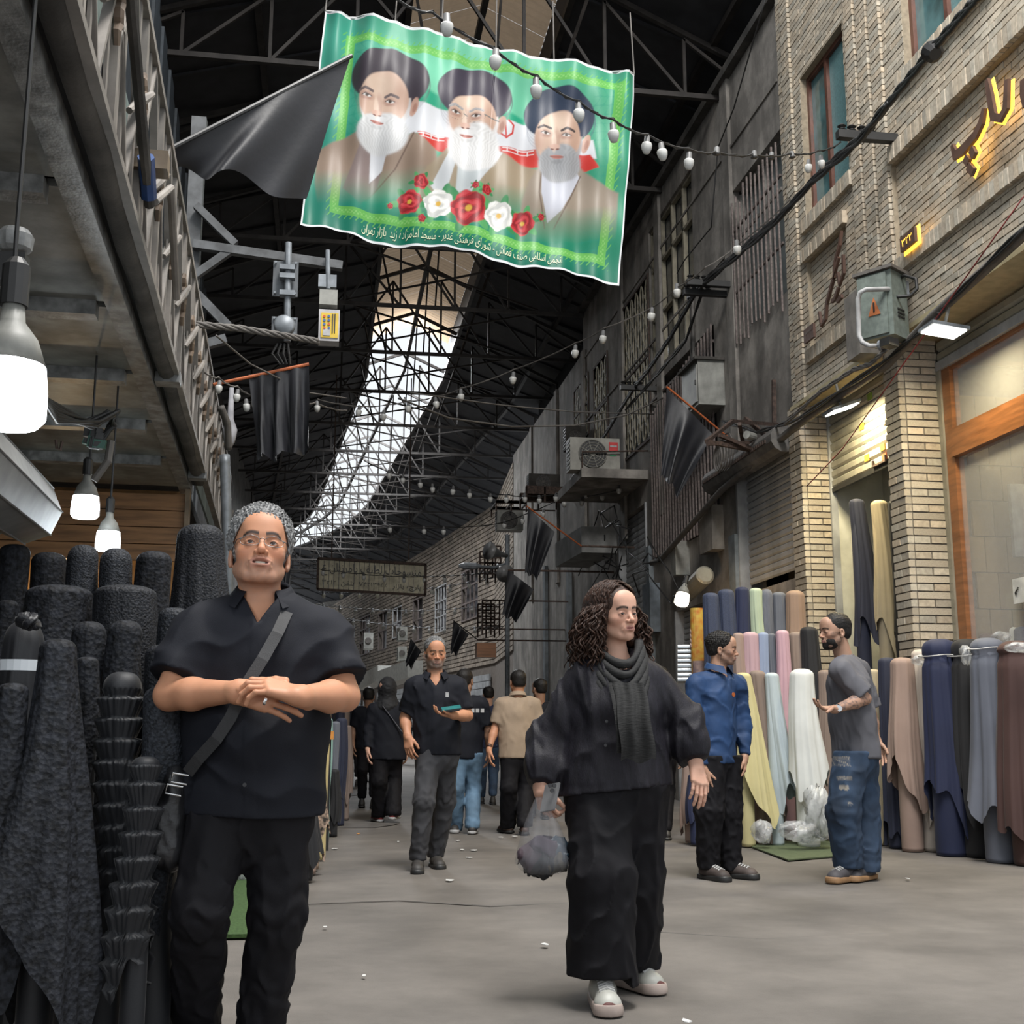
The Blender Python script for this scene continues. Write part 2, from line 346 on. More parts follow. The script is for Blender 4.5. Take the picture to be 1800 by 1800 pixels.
MB().box((xg, 6.4, zr1), (xg+.008, fy-.16, zsh-.03)).build('pane', gl, s); MB().box((xg, 6.4, .42), (xg+.008, fy-.16, zr0)).build('pane', gl, s)
intw = mat('reflected_brick_tile', (.24,.185,.11), .6, var=.12, nscale=8, objrnd=.12)  # tiles behind the pane imitate brick reflected in the glass
MB().box((XF+2.0, 6.0, 0), (XF+2.1, P2[0]+.3, 5)).box((XF+.5, P2[0]-.0, 0), (XF+2.05, P2[0]+.1, 5)).build('interior_wall', mortar, s)
MB().box((XF+.5, 6.0, zsh+.1), (XF+2.1, P2[0], zsh+.2)).build('interior_ceiling', wood, s)
MB().box((XF+.5, 6.0, 0), (XF+2.1, P2[0], .02)).build('interior_floor', shade_black, s)
tile_me = unit_mesh('tile', intw)
for i in range(6):
    for j in range(11):
        inst('tile', tile_me, s, Matrix.Translation((XF+.62+.22*i+(.11 if j % 2 else 0), P2[0]-.015, .6+.34*j)) @ Matrix.Diagonal((.21, .03, .33, 1)))
for i in range(14):
    for j in range(10):
        inst('tile', tile_me, s, Matrix.Translation((XF+1.985, 6.9+.24*i, .8+.34*j+(.17 if i % 2 else 0))) @ Matrix.Diagonal((.03, .23, .33, 1)))
# ---------------- OLD CONCRETE BUILDING beyond ----------------------
ow = thing('wall_far_right', (XF+.5, 22, 0), kind='structure')
XO = XF+.06
def onX(u, v, x=None): return P(u, v, X=XO if x is None else x)
# window holes by photo position (y range, z range)
def rect(u0, v0, u1, v1, x=None):       # far-top corner and near-bottom corner
    a, b = onX(u0, v0, x), onX(u1, v1, x); return (min(a.y, b.y), max(a.y, b.y), min(a.z, b.z), max(a.z, b.z))
G1 = rect(1288, 345, 1372, 500)        # barred window beside the brick
G2 = (14.9, 17.9, 5.8, 9.2)            # tall metal window
G3 = rect(1098, 590, 1136, 640)        # patterned screen window
G1 = (YB+.15, P(1287, 330, X=XO).y, P(1375, 520, X=XO).z, P(1372, 225, X=XO).z)
a = P(1150, 430, X=XO); b = P(1222, 560, X=XO); G2 = (P(1222,560,X=XO).y, P(1143,560,X=XO).y, P(1222,575,X=XO).z, P(1146,400,X=XO).z)
G3 = (P(1140,560,X=XO).y, P(1088,560,X=XO).y, P(1140,770,X=XO).z, P(1090,555,X=XO).z)
G4 = (P(1068,700,X=XO).y, P(1045,700,X=XO).y, P(1068,790,X=XO).z, P(1045,650,X=XO).z)
G5 = (P(1034,700,X=XO).y, P(1010,700,X=XO).y, P(1034,760,X=XO).z, P(1010,690,X=XO).z)
ZL = P(1330, 640, X=XO).z-.3
GR = (P(1262,800,X=XO).y, P(1148,800,X=XO).y, P(1148,985,X=XO).z, P(1240,585,X=XO).z)   # large folding grille
S1 = (P1[1]+.05, P(1300,950,X=XO).y, P(1400,1000,X=XO).z-.1, P(1400,760,X=XO).z)            # grey roller shutter next to pillar
S2 = (P(1140,1050,X=XO).y, P(1090,1000,X=XO).y, 2.2, P(1140,880,X=XO).z)
S3 = (P(1275,1150,X=XO).y, P(1190,1150,X=XO).y, 0.0, P(1190,1075,X=XO).z)
holes = [G1, G2, G3, G4, G5, GR, S1, S2, S3]
m = MB(); ZT = 10.05
backing(m, XO, XO+.35, YB, 24.5, 0, ZT, holes); backing(m, XO, XO+.35, 24.5, 34.5, 0, 9.2, []); m.build('concrete_shell', conc, ow)
MB().box((XO+.7, YB-.2, 0), (XO+.8, 34, 11)).build('dark_interior', shade_black, ow)
# joints of the cladding slabs
for zz in (7.55, 9.0): MB().box((XO-.02, 13.0+0*zz, zz), (XO, 24.4, zz+.04)).build('string_course', conc, ow)
MB().box((XO-.12, YB, ZT), (XO+.5, 24.6, ZT+.12)).build('parapet_cap', darkc, ow)
for y in (14.75, 18.3, 20.9, 24.3, 27.4, 31.0): MB().box((XO-.05, y, 4.5), (XO, y+.28, ZT if y < 24 else 9.2)).build('pilaster', conc, ow)
# barred window
palegl = mat('dusty_pane', (.20,.23,.23), .3, var=.3, nscale=3); glaz = mat('grey_window_paint', (.24,.23,.21), .6, var=.2)
def barred(idx, G, nb, mframe, mglass, d=.12, cross=2, over=0):
    y0, y1, z0, z1 = G; t = thing('window_%d' % idx, (XO+.2, (y0+y1)/2, z0), kind='structure')
    MB().box((XO+.2, y0, z0), (XO+.21, y1, z1)).build('pane', mglass, t)
    f = MB(); w = .05
    for (a, b, c, e) in ((y0, y1, z0, z0+w), (y0, y1, z1-w, z1), (y0, y0+w, z0, z1), (y1-w, y1, z0, z1), ((y0+y1)/2-w/2, (y0+y1)/2+w/2, z0, z1)): f.box((XO+.1, a, c), (XO+.19, b, e))
    f.build('window_frame', glaz, t)
    for i in range(nb):
        y = y0+(y1-y0)*(i+.5)/nb; dz = random.uniform(0, over); MB().bar((XO-.04, y, z0-dz), (XO-.04, y, z1-.1-random.uniform(0, over)), .022).build('bar', mframe, t)
    for k in range(cross):
        z = z0+(z1-z0)*(k+.7)/(cross+.4); MB().bar((XO-.02, y0, z), (XO-.02, y1, z), .03).build('cross_bar', mframe, t)
    return t
rustbar = mat('weathered_bar', (.16,.13,.12), .7, var=.4, nscale=30)
barred(4, G1, 12, rustbar, palegl, over=.25)
# tall metal casement window
y0, y1, z0, z1 = G2; t = thing('window_5', (XO, (y0+y1)/2, z0), kind='structure')
MB().box((XO+.12, y0, z0), (XO+.13, y1, z1)).build('pane', mat('dark_old_glass', (.07,.075,.08), .15, var=.4, nscale=2), t)
cream = mat('dull_cream_paint', (.30,.27,.20), .6, var=.25)
f = MB()
for k in range(5): y = y0+(y1-y0)*k/4; f.box((XO+.04, y-.03, z0), (XO+.11, y+.03, z1))
for z in (z0, z0+(z1-z0)*.35, z0+(z1-z0)*.7, z1-.05): f.box((XO+.04, y0, z), (XO+.11, y1, z+.05))
f.build('window_frame', cream, t)
# screen windows with lozenge lattice
def screen(idx, G, sy=.17, sz=.42, back=None):
    y0, y1, z0, z1 = G; t = thing('window_%d' % idx, (XO, (y0+y1)/2, z0), kind='structure')
    MB().box((XO+.2, y0, z0), (XO+.21, y1, z1)).build('pane', back or palegl, t)
    ny = max(2, int((y1-y0)/sy)); nz = max(2, int((z1-z0)/sz)); m = MB(); w = .022
    for i in range(ny):
        for j in range(nz):
            cy, cz = y0+(i+.5)*(y1-y0)/ny, z0+(j+.5+(.5 if i % 2 else 0))*(z1-z0)/nz
            if cz+.2 > z1: continue
            a, b = (y1-y0)/ny*.5, (z1-z0)/nz*.5
            q = [(XO, cy-a, cz-b*.5), (XO, cy-a, cz+b*.5), (XO, cy, cz+b), (XO, cy+a, cz+b*.5), (XO, cy+a, cz-b*.5), (XO, cy, cz-b)]
            for k in range(6): m.bar(q[k], q[(k+1) % 6], w)
    m.build('lattice', cream, t, kind='stuff')
    f = MB()
    for (a, b, c, e) in ((y0-.05, y1+.05, z0-.05, z0), (y0-.05, y1+.05, z1, z1+.05), (y0-.05, y0, z0, z1), (y1, y1+.05, z0, z1), (y0, y1, (z0+z1)/2, (z0+z1)/2+.05)): f.box((XO-.02, a, c), (XO+.1, b, e))
    f.build('window_frame', rust, t)
screen(6, G3); screen(7, G4); screen(8, G5)
# big folding grille : vertical bars
y0, y1, z0, z1 = GR; t = thing('window_9', (XO, (y0+y1)/2, z0), kind='structure')
n = 46
for i in range(n):
    y = y0+(y1-y0)*i/(n-1); MB().bar((XO-.05+.02*(i % 2), y, z0), (XO-.05+.02*(i % 2), y, z1-(.5*(i/n))), .028).build('bar', rustbar, t)
for k in range(4): z = z0+.15+(z1-z0-.4)*k/3; MB().bar((XO-.02, y0, z), (XO-.02, y1, z), .04).build('cross_bar', rustbar, t)
MB().box((XO+.25, y0, z0), (XO+.26, y1, z1)).build('pane', shade_black, t)
# shutters of the old building
for k, (G, hh) in enumerate(((S1, .09), (S2, .11), (S3, .09))):
    t = thing('door_%d' % (k+2), (XO, (G[0]+G[1])/2, G[2]), kind='structure')
    zlow = G[2] if k != 0 else P(1400, 1000, X=XO+.1).z
    shutter('s', XO+.12, G[0]+.05, G[1]-.05, zlow, G[3], galv, t, hh)
    MB().box((XO-.03, G[0], G[2]), (XO+.12, G[0]+.06, G[3])).box((XO-.03, G[1]-.06, G[2]), (XO+.12, G[1], G[3])).build('guide_rail', galv, t)
# rolled shutter drum above the grey shutter
a = P(1400, 775, X=XO); b = P(1270, 870, X=XO)
t = thing('shutter_housing', (XO-.1, 14, a.z), 'long rusty shutter drum box above the grey roller door', 'shutter housing')
MB().lathe((XO-.12, P1[1]+.03, a.z+.05), [(.17, 0), (.17, b.y-P1[1])], 12, axis=(0,1,0)).build('drum_cover', mat('stained_drum_steel', (.17,.16,.15), .6, var=.3, dirt=.4), t)
sp = MB()
for i in range(34): y = P1[1]+.2+(b.y-P1[1]-.3)*i/33; sp.box((XO-.30, y, a.z+.02), (XO-.28, y+.05, a.z+.06))
sp.build('rust_spots', rust, t, kind='stuff')
# ---------------- FAR BRICK BUILDING curving left -------------------
fw = thing('wall_far', (3, 52, 0), kind='structure')
LINE = [(5.36, 34.4), (5.75, 41.0), (4.3, 51.5), (.3, 76.0), (-9.0, 100.0)]
ZF = 9.0
V = []; Fq = []; Cc = []; ib = 0; wm = MB(); pane = mat('far_dark_glass', (.09,.09,.10), .3, var=.5, nscale=1)
fwall = mat('far_brick_backing', (.15,.125,.105), .9, var=.2)
wcount = 10; far_windows = []
def far_hit(u, v):                        # where the sight line meets the far facade, seen in plan
    q = P(u, v, Y=10); k = q.x/10
    for i in range(4):
        (xa, ya), (xb, yb) = LINE[i], LINE[i+1]; den = (xb-xa)-k*(yb-ya)
        if abs(den) < 1e-9: continue
        t = (k*ya-xa)/den
        if 0 <= t <= 1: return i, t*math.hypot(xb-xa, yb-ya), ya+t*(yb-ya)
FW = {0: [], 1: [], 2: [], 3: []}
for (u0, u1, v0, v1) in ((586,598,1080,1140),(608,624,1090,1142),(632,650,1084,1150),(665,680,1076,1142),(690,706,1068,1120),(726,743,1052,1126),(765,785,1030,1110),(812,841,1000,1088)):
    h0, h1 = far_hit(u0, v1), far_hit(u1, v1)
    if not h0 or not h1 or h0[0] != h1[0]: continue
    a_, b_ = sorted((h0[1], h1[1])); ym = (h0[2]+h1[2])/2; FW[h0[0]].append((a_, b_, P((u0+u1)/2, v1, Y=ym).z, P((u0+u1)/2, v0, Y=ym).z))
for s_ in range(4):
    (xa, ya), (xb, yb) = LINE[s_], LINE[s_+1]; d = Vector((xb-xa, yb-ya, 0)); Ls = d.length; d.normalize(); nrm = Vector((-d.y, d.x, 0))
    if nrm.x > 0: nrm = -nrm
    hs = FW[s_]
    # backing
    ys = sorted({0, Ls, *[h for ho in hs for h in ho[:2]]}); zs = sorted({0, ZF, *[h for ho in hs for h in ho[2:]]})
    for i in range(len(ys)-1):
        for j in range(len(zs)-1):
            cy, cz = (ys[i]+ys[i+1])/2, (zs[j]+zs[j+1])/2
            if any(h[0] < cy < h[1] and h[2] < cz < h[3] for h in hs): continue
            a = Vector((xa, ya, zs[j]))+d*ys[i]; b = Vector((xa, ya, zs[j]))+d*ys[i+1]
            wm.obox((a+b)/2+Vector((0,0,(zs[j+1]-zs[j])/2))-nrm*.15, d*(b-a).length/2, nrm*.14, Vector((0,0,(zs[j+1]-zs[j])/2)))
    hh, ll = (.16, .5) if s_ < 3 else (.32, 1.0)
    for (a, b, z0, z1) in field(0, Ls, 3.4, ZF, hh, ll, hs, gap=.035):
        c = Vector((xa, ya, (z0+z1)/2))+d*(a+b)/2
        bxx = np.array([[*(c+d*(b-a)/2*i+nrm*.03*j+Vector((0,0,(z1-z0)/2*k)))] for k in (-1,1) for (i,j) in ((-1,-1),(1,-1),(1,1),(-1,1))])
        V.append(bxx); Fq.append(np.array([(0,3,2,1),(4,5,6,7),(0,1,5,4),(1,2,6,5),(2,3,7,6),(3,0,4,7)])+8*ib); ib += 1
        k = random.uniform(.75, 1.25); Cc.append(np.tile([k, k, k], (8, 1)))
    for h in hs:
        far_windows.append((Vector((xa, ya, 0))+d*(h[0]+h[1])/2, d, nrm, (h[1]-h[0])/2, h[2], h[3]))
wm.build('wall_core', fwall, fw)
mk('brickwork', np.concatenate(V), np.concatenate(Fq), farbr, fw, kind='stuff', cols=np.concatenate(Cc))
whitef = mat('white_window_grille', (.40,.40,.40), .6)
for i, (c, d, nrm, hw, z0, z1) in enumerate(far_windows):
    t = thing('window_%d' % (10+i), (c.x, c.y, z0), kind='structure'); mm = whitef if i == len(far_windows)-2 or abs(P(775,1070,Y=c.y).x-c.x) < .9 else rustbar
    cc = c+Vector((0,0,(z0+z1)/2))
    MB().obox(cc-nrm*.2, d*hw, nrm*.01, Vector((0,0,(z1-z0)/2))).build('pane', pane, t)
    nb = 5 if i < 5 else 3
    for k in range(nb): MB().bar(c+d*(-hw+2*hw*k/(nb-1))+Vector((0,0,z0)), c+d*(-hw+2*hw*k/(nb-1))+Vector((0,0,z1)), .06).build('bar', mm, t)
    for k in range(4 if i < 5 else 3): z = z0+(z1-z0)*k/(3 if i < 5 else 2); MB().bar(c-d*hw+Vector((0,0,z)), c+d*hw+Vector((0,0,z)), .06).build('cross_bar', mm, t)
# shop band below the far brick
for s_ in range(1, 4):
    (xa, ya), (xb, yb) = LINE[s_], LINE[s_+1]; d = Vector((xb-xa, yb-ya, 0)); n = int(d.length/3.2)
    dn = d.normalized(); nrm = Vector((-dn.y, dn.x, 0)); nrm = -nrm if nrm.x > 0 else nrm
    for k in range(n):
        c = Vector((xa, ya, 0))+d*(k+.5)/n
        t = thing('door_%d' % (5+8*s_+k), (c.x, c.y, 0), kind='structure')
        for q in range(12): MB().obox(c+nrm*(.06)+Vector((0,0,.3+q*.24)), dn*1.3, nrm*.03, (0,0,.11)).build('slat', galv, t)
# pale canopies over the far shops
canm = mat('pale_canopy_sheet', (.45,.45,.42), .5, var=.15)
for k, (u0, u1, v0, v1, Yd) in enumerate([(640, 676, 1186, 1208, 46), (676, 730, 1176, 1204, 40)]):
    a, b = P(u0, v0, Y=Yd), P(u1, v1, Y=Yd)
    MB().bar(P(u0, (v0+v1)/2+4, Y=Yd+2), P(u1, (v0+v1)/2-14, Y=Yd-2), .5, .55).build('rolled_awning', canm, label=['short pale rolled awning above the far shops','long white rolled awning behind the walking man'][k], cat='awning')
# ---------------- LEFT REAR WALL, dark -------------------------------
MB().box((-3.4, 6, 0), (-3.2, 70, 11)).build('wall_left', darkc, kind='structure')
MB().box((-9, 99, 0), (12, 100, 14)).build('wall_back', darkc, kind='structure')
# left shop rows under canopy beyond the stall
# ---------------- ROOF ----------------------------------------------
SKL, SKR, ZR = .95, 3.3, 12.0
def bend(y): return -max(0, y-35)*.075-(max(0, y-55)**2)*.012
def roof_slope(name, x0, z0, x1, z1, ya, yb, m, rib=.25, kind='structure', th=.03):
    mb = MB(); step = 2.0 if yb > 60 else 2.0; y = ya
    nx = 14
    while y < yb:
        y2 = min(y+1.5, yb)
        for k in range(nx):
            a, b = k/nx, (k+1)/nx
            pa = (x0+(x1-x0)*a, z0+(z1-z0)*a); pb = (x0+(x1-x0)*b, z0+(z1-z0)*b)
            mb.add([(pa[0]+bend(y), y, pa[1]), (pb[0]+bend(y), y, pb[1]), (pb[0]+bend(y2), y2, pb[1]), (pa[0]+bend(y2), y2, pa[1])], [(0,1,2,3)])
        # corrugation rib
        mb.bar((x0+bend(y), y, z0-.03), (x1+bend(y), y, z1-.03), .05, .04)
        y = y2
    return mb.build(name, m, kind=kind)
ceil = thing('ceiling', (2, 30, 10), kind='structure')
RY0, RY1 = 14.0, 98
def parent_to(o, p): o.location = o.location-wloc(p); o.parent = p; return o
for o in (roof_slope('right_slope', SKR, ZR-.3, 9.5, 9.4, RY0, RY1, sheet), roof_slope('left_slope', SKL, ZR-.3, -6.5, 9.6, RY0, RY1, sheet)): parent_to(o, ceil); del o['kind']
# translucent brown skylight sheets over the near part, open sky beyond
tsheet = mat('brown_translucent_sheet', (.62,.48,.34), .5, var=.25, nscale=2, trans=0, dirt=.3)
nt = tsheet.node_tree; bs = nt.nodes['Principled BSDF']; tr_ = nt.nodes.new('ShaderNodeBsdfTranslucent'); tr_.inputs[0].default_value = (.55,.40,.27,1)
ms = nt.nodes.new('ShaderNodeMixShader'); ms.inputs[0].default_value = .25; nt.links.new(bs.outputs[0], ms.inputs[1]); nt.links.new(tr_.outputs[0], ms.inputs[2]); nt.links.new(ms.outputs[0], nt.nodes['Material Output'].inputs[0])
XM = (SKL+SKR)/2+.1
y = RY0; k = 0
while y < 33:
    for sd, (xa, za, xb, zb_) in enumerate(((SKL, ZR+.35, XM, ZR+.85), (XM, ZR+.85, SKR, ZR+.35))):
        mb = MB()
        n = 10
        for i in range(n):
            ya_, yb_ = y+.935*i/n, y+.935*(i+1)/n; h1, h2 = (.03 if i % 2 else 0), (0 if i % 2 else .03)
            mb.add([(xa, ya_, za+h1), (xb, ya_, zb_+h1), (xb, yb_, zb_+h2), (xa, yb_, za+h2)], [(0,1,2,3)])
        mb.build('skylight_sheet', tsheet, ceil)
    y += .94
MB().box((SKL-.05, RY0, ZR-.32), (SKL, 33, ZR+.36)).box((SKR, RY0, ZR-.32), (SKR+.05, 33, ZR+.36)).build('lantern_curb', sheet, ceil)
# trusses: one thing each
for k, y in enumerate([15.2, 18.2, 21.2, 24.4, 27.6, 31, 34.5, 38, 41.5, 45, 48.5, 52, 55.5, 59, 63, 67, 71, 76, 82]):
    dx = bend(y); m = MB(); r_ = .075
    t = thing('trim_%d' % (k+2), (2+dx, y, ZR-2), kind='structure')
    zc = ZR-2.0; A = Vector((-4.5+dx, y, 9.9)); B = Vector((7.2+dx, y, 9.9)); T = Vector((2.1+dx, y, ZR+.25))
    near = k < 9
    def topz(x): x -= dx; return (9.9+(ZR+.1-9.9)*(x+4.5)/6.6) if x < 2.1 else (ZR+.1-(ZR+.1-9.95)*(x-2.1)/5.1)
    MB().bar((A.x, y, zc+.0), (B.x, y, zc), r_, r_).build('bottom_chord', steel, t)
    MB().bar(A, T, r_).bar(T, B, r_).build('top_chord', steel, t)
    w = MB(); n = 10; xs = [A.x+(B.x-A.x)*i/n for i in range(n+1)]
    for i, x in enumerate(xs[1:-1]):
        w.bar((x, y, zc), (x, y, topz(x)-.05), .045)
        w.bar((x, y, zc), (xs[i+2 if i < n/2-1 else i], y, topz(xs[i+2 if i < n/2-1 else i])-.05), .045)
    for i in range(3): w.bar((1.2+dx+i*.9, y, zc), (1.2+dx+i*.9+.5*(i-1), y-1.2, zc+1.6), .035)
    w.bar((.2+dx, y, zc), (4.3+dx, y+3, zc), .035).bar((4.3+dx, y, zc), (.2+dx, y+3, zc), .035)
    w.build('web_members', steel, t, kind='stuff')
pur = MB()
for x, z in ((SKL, ZR-.35), (SKR, ZR-.35), (-1.2, 11.0), (-3.4, 10.3), (5.3, 10.85), (2.1, ZR-.1)):
    for ya in range(14, 96, 3): pur.bar((x+bend(ya), ya, z), (x+bend(ya+3), ya+3, z), .09, .11)
pur.build('purlins', steel, ceil, kind='stuff')
# ================================================================= WRITING (Arabic script, joined by hand)
AR = {'ا':'ﺍﺎ','ب':'ﺏﺐﺑﺒ','پ':'ﭖﭗﭘﭙ','ت':'ﺕﺖﺗﺘ','ج':'ﺝﺞﺟﺠ','ح':'ﺡﺢﺣﺤ','خ':'ﺥﺦﺧﺨ','د':'ﺩﺪ','ر':'ﺭﺮ','ز':'ﺯﺰ','س':'ﺱﺲﺳﺴ','ش':'ﺵﺶﺷﺸ','ص':'ﺹﺺﺻﺼ',
 'غ':'ﻍﻎﻏﻐ','ع':'ﻉﻊﻋﻌ','ف':'ﻑﻒﻓﻔ','ق':'ﻕﻖﻗﻘ','ل':'ﻝﻞﻟﻠ','م':'ﻡﻢﻣﻤ','ن':'ﻥﻦﻧﻨ','ه':'ﻩﻪﻫﻬ','و':'ﻭﻮ','ی':'ﯼﯽﯾﯿ','گ':'ﮒﮓﮔﮕ','ک':'ﮎﮏﮐﮑ','ط':'ﻁﻂﻃﻄ'}
def shape(s):
    out = []
    for i, c in enumerate(s):
        if c not in AR: out.append(c); continue
        f = AR[c]; p = i > 0 and s[i-1] in AR and len(AR[s[i-1]]) == 4; n = i+1 < len(s) and s[i+1] in AR and len(f) == 4
        out.append(f[(1 if p else 0)+(2 if n else 0)])
    r = ''.join(reversed(out))
    for num in (): pass
    return r
def text_geo(s, latin=False):
    c = bpy.data.curves.new('t', 'FONT'); c.body = s if latin else shape(s); c.resolution_u = 2
    o = bpy.data.objects.new('t', c); COL.objects.link(o)
    dg = bpy.context.evaluated_depsgraph_get(); me = bpy.data.meshes.new_from_object(o.evaluated_get(dg))
    V = np.array([v.co[:] for v in me.vertices]); Fc = [tuple(p.vertices) for p in me.polygons]
    bpy.data.objects.remove(o); bpy.data.curves.remove(c); bpy.data.meshes.remove(me)
    if len(V): V = V[:, :2]; mn, mx = V.min(0), V.max(0); V = (V-mn)/(mx-mn)
    return V, Fc, (mx[0]-mn[0])/(mx[1]-mn[1])
def lettering(s, fn, m, parent, name='lettering', latin=False):
    V, Fc, asp = text_geo(s, latin); return mk(name, [fn(x, y) for x, y in V], Fc, m, parent)
# ================================================================= BANNER
TLp, TRp, BRp, BLp = (572, 12), (1115, 130), (1088, 497), (528, 395)
def bpx(s, t):
    return ((BLp[0]*(1-s)+BRp[0]*s)*(1-t)+(TLp[0]*(1-s)+TRp[0]*s)*t, (BLp[1]*(1-s)+BRp[1]*s)*(1-t)+(TLp[1]*(1-s)+TRp[1]*s)*t)
BY = 11.0
C4 = [np.array(P(*c, Y=BY)) for c in (TLp, TRp, BRp, BLp)]
pins = [0, .09, .22, .37, .55, .74, .93, 1]
def bwarp(s, t):
    s = np.asarray(s, float); t = np.asarray(t, float)
    p = ((C4[3][:, None]*(1-s)+C4[2][:, None]*s)*(1-t)+(C4[0][:, None]*(1-s)+C4[1][:, None]*s)*t)
    d = .035*np.sin(s*31+.6*np.sin(t*5))*(.4+.6*t)+.02*np.sin(s*67+2*t)+.05*np.sin(s*9+3*t)+.015*np.sin(t*21+s*6)
    for k in range(len(pins)-1):
        a, b = pins[k], pins[k+1]; w = (s >= a) & (s <= b); x = np.where(w, (s-a)/(b-a), 0)
        p[2] -= np.where(w, .045*np.sin(np.pi*x)*t**6, 0); d += np.where(w, .05*np.cos(2*np.pi*x)*np.exp(-(1-t)*5), 0)
    p[1] += d; p[2] += .035*np.sin(s*17)*np.exp(-t*9)
    return p.T
def paint(px, py):
    C = np.zeros(px.shape+(3,))
    def lay(mask, col, a=1.0):
        m = np.clip(mask*a, 0, 1)[..., None]; C[:] = C*(1-m)+np.array(col)*m
    def ell(cx, cy, rx, ry, ang=0, soft=.06):
        c, s = math.cos(math.radians(ang)), math.sin(math.radians(ang)); dx, dy = px-cx, py-cy
        u, v = (dx*c+dy*s)/rx, (-dx*s+dy*c)/ry; return np.clip((1-np.sqrt(u*u+v*v))/soft+.5, 0, 1)
    def poly(pts, soft=1.5):
        ins = np.zeros(px.shape, bool); dmin = np.full(px.shape, 1e9); n = len(pts)
        for i in range(n):
            (x0, y0), (x1, y1) = pts[i], pts[(i+1) % n]
            cnd = ((y0 > py) != (y1 > py)) & (px < (x1-x0)*(py-y0)/((y1-y0) or 1e-9)+x0); ins ^= cnd
            tt = np.clip(((px-x0)*(x1-x0)+(py-y0)*(y1-y0))/max((x1-x0)**2+(y1-y0)**2, 1e-9), 0, 1)
            dmin = np.minimum(dmin, np.hypot(px-x0-tt*(x1-x0), py-y0-tt*(y1-y0)))
        return np.clip(np.where(ins, dmin, -dmin)/soft+.5, 0, 1)
    def line(pts, w):
        dmin = np.full(px.shape, 1e9)
        for i in range(len(pts)-1):
            (x0, y0), (x1, y1) = pts[i], pts[i+1]; tt = np.clip(((px-x0)*(x1-x0)+(py-y0)*(y1-y0))/max((x1-x0)**2+(y1-y0)**2, 1e-9), 0, 1)
            dmin = np.minimum(dmin, np.hypot(px-x0-tt*(x1-x0), py-y0-tt*(y1-y0)))
        return np.clip((w-dmin)/1.2+.5, 0, 1)
    s = (px-550-(395-py)*.1)/545; t = (395+s*102-py)/370
    # green field
    g = .5+.5*np.sin(px*.035+py*.02); lay(np.ones_like(px), (.02, .30, .17)); lay(np.exp(-((s-.42)**2/.18+(t-.80)**2/.10)), (.22, .68, .45), .9)
    lay(np.exp(-((s-.02)**2/.02)), (.05, .36, .27), .8); lay(np.clip(.2-t, 0, .2)*5, (.0, .17, .11), .9)
    # lime ornamental frame
    du = np.minimum(np.minimum(s-.045, .955-s), np.minimum(t-.075, .93-t)*.7)
    lay((du > 0) & (du < .028), (.17, .55, .10), .9); lay((du > .008) & (du < .020) & (np.sin(px*.9)*np.sin(py*.9) > .1), (.30, .68, .20), .8)
    lay((du > -.012) & (du < 0) & (np.sin(px*.55+py*.5) > .75), (.17, .55, .10), .8)
    lay((du > .028) & (s < .16) & (np.abs(np.sin(px*.22+2*np.sin(py*.1)))*np.abs(np.sin(py*.2)) < .12), (.01, .30, .2), .4)
    lay((du > .028) & (s > .86) & (np.abs(np.sin(px*.22+2*np.sin(py*.1)))*np.abs(np.sin(py*.2)) < .12), (.01, .30, .2), .4)
    # tricolour
    lay(poly([(700,150),(770,175),(880,195),(960,215),(960,235),(880,215),(770,200),(700,185)], 6), (.02, .38, .22))
    lay(poly([(700,178),(780,200),(925,216),(1040,250),(1045,285),(930,262),(780,250),(700,240)], 3), (.74, .76, .80))
    lay(poly([(728,240),(775,246),(940,262),(1035,275),(1050,300),(1020,303),(900,290),(820,290),(735,262)], 2), (.62, .04, .03))
    for x0, y0, x1, y1 in ((730,243,775,247), (880,258,935,264)):
        lay(line([(x0,y0),(x1,y1)], .9), (.8,.8,.8)); lay(line([(x0,y0+6),(x1,y1+6)], .7), (.8,.8,.8)); lay(line([(x0+8,y0),(x0+8,y0+6)], .9), (.8,.8,.8)); lay(line([(x1-10,y1),(x1-10,y1+6)], .9), (.8,.8,.8)); lay(line([((x0+x1)/2,y0),((x0+x1)/2,y0+7)], .9), (.8,.8,.8))
    lay(line([(890,212),(899,220),(897,234),(886,242)], 1.6), (.62,.04,.03)); lay(line([(884,214),(886,242)], 1.4), (.62,.04,.03)); lay(line([(876,234),(884,240)], 1.4), (.62,.04,.03))
    robe = (.34, .25, .19); skin = (.66, .47, .37); hair = (.72, .73, .74)
    fade = lambda m, y0: m*np.clip((y0+95-py)/60, 0, 1)
    # bust A
    lay(fade(poly([(556,262),(585,248),(625,236),(650,270),(700,246),(722,240),(760,268),(772,330),(770,390),(560,380),(552,320)], 4), 262), robe)
    lay(fade(poly([(632,250),(652,262),(672,278),(660,330),(630,360),(600,330)], 3), 270), (.26, .20, .19)); lay(fade(poly([(648,268),(676,270),(668,300),(646,320)], 2), 270), (.70,.72,.76))
    lay(fade(line([(722,242),(690,300),(640,352)], 1.4), 262), (.18, .12, .09))
    # bust B
    lay(fade(poly([(745,300),(785,262),(870,262),(915,285),(945,300),(950,400),(720,400),(728,330)], 4), 290), (.36, .29, .20))
    lay(fade(poly([(752,330),(790,262),(800,275),(782,332),(770,350)], 2), 300), (.62,.65,.68)); lay(fade(poly([(868,262),(880,268),(822,345),(806,335)], 2), 300), (.62,.65,.68))
    lay(fade(poly([(800,285),(850,290),(826,330),(795,345)], 3), 300), (.55,.60,.62))
    # bust C
    lay(fade(poly([(926,318),(948,288),(1015,290),(1045,320),(1085,345),(1080,440),(905,420),(915,350)], 4), 330), (.34,.28,.22))
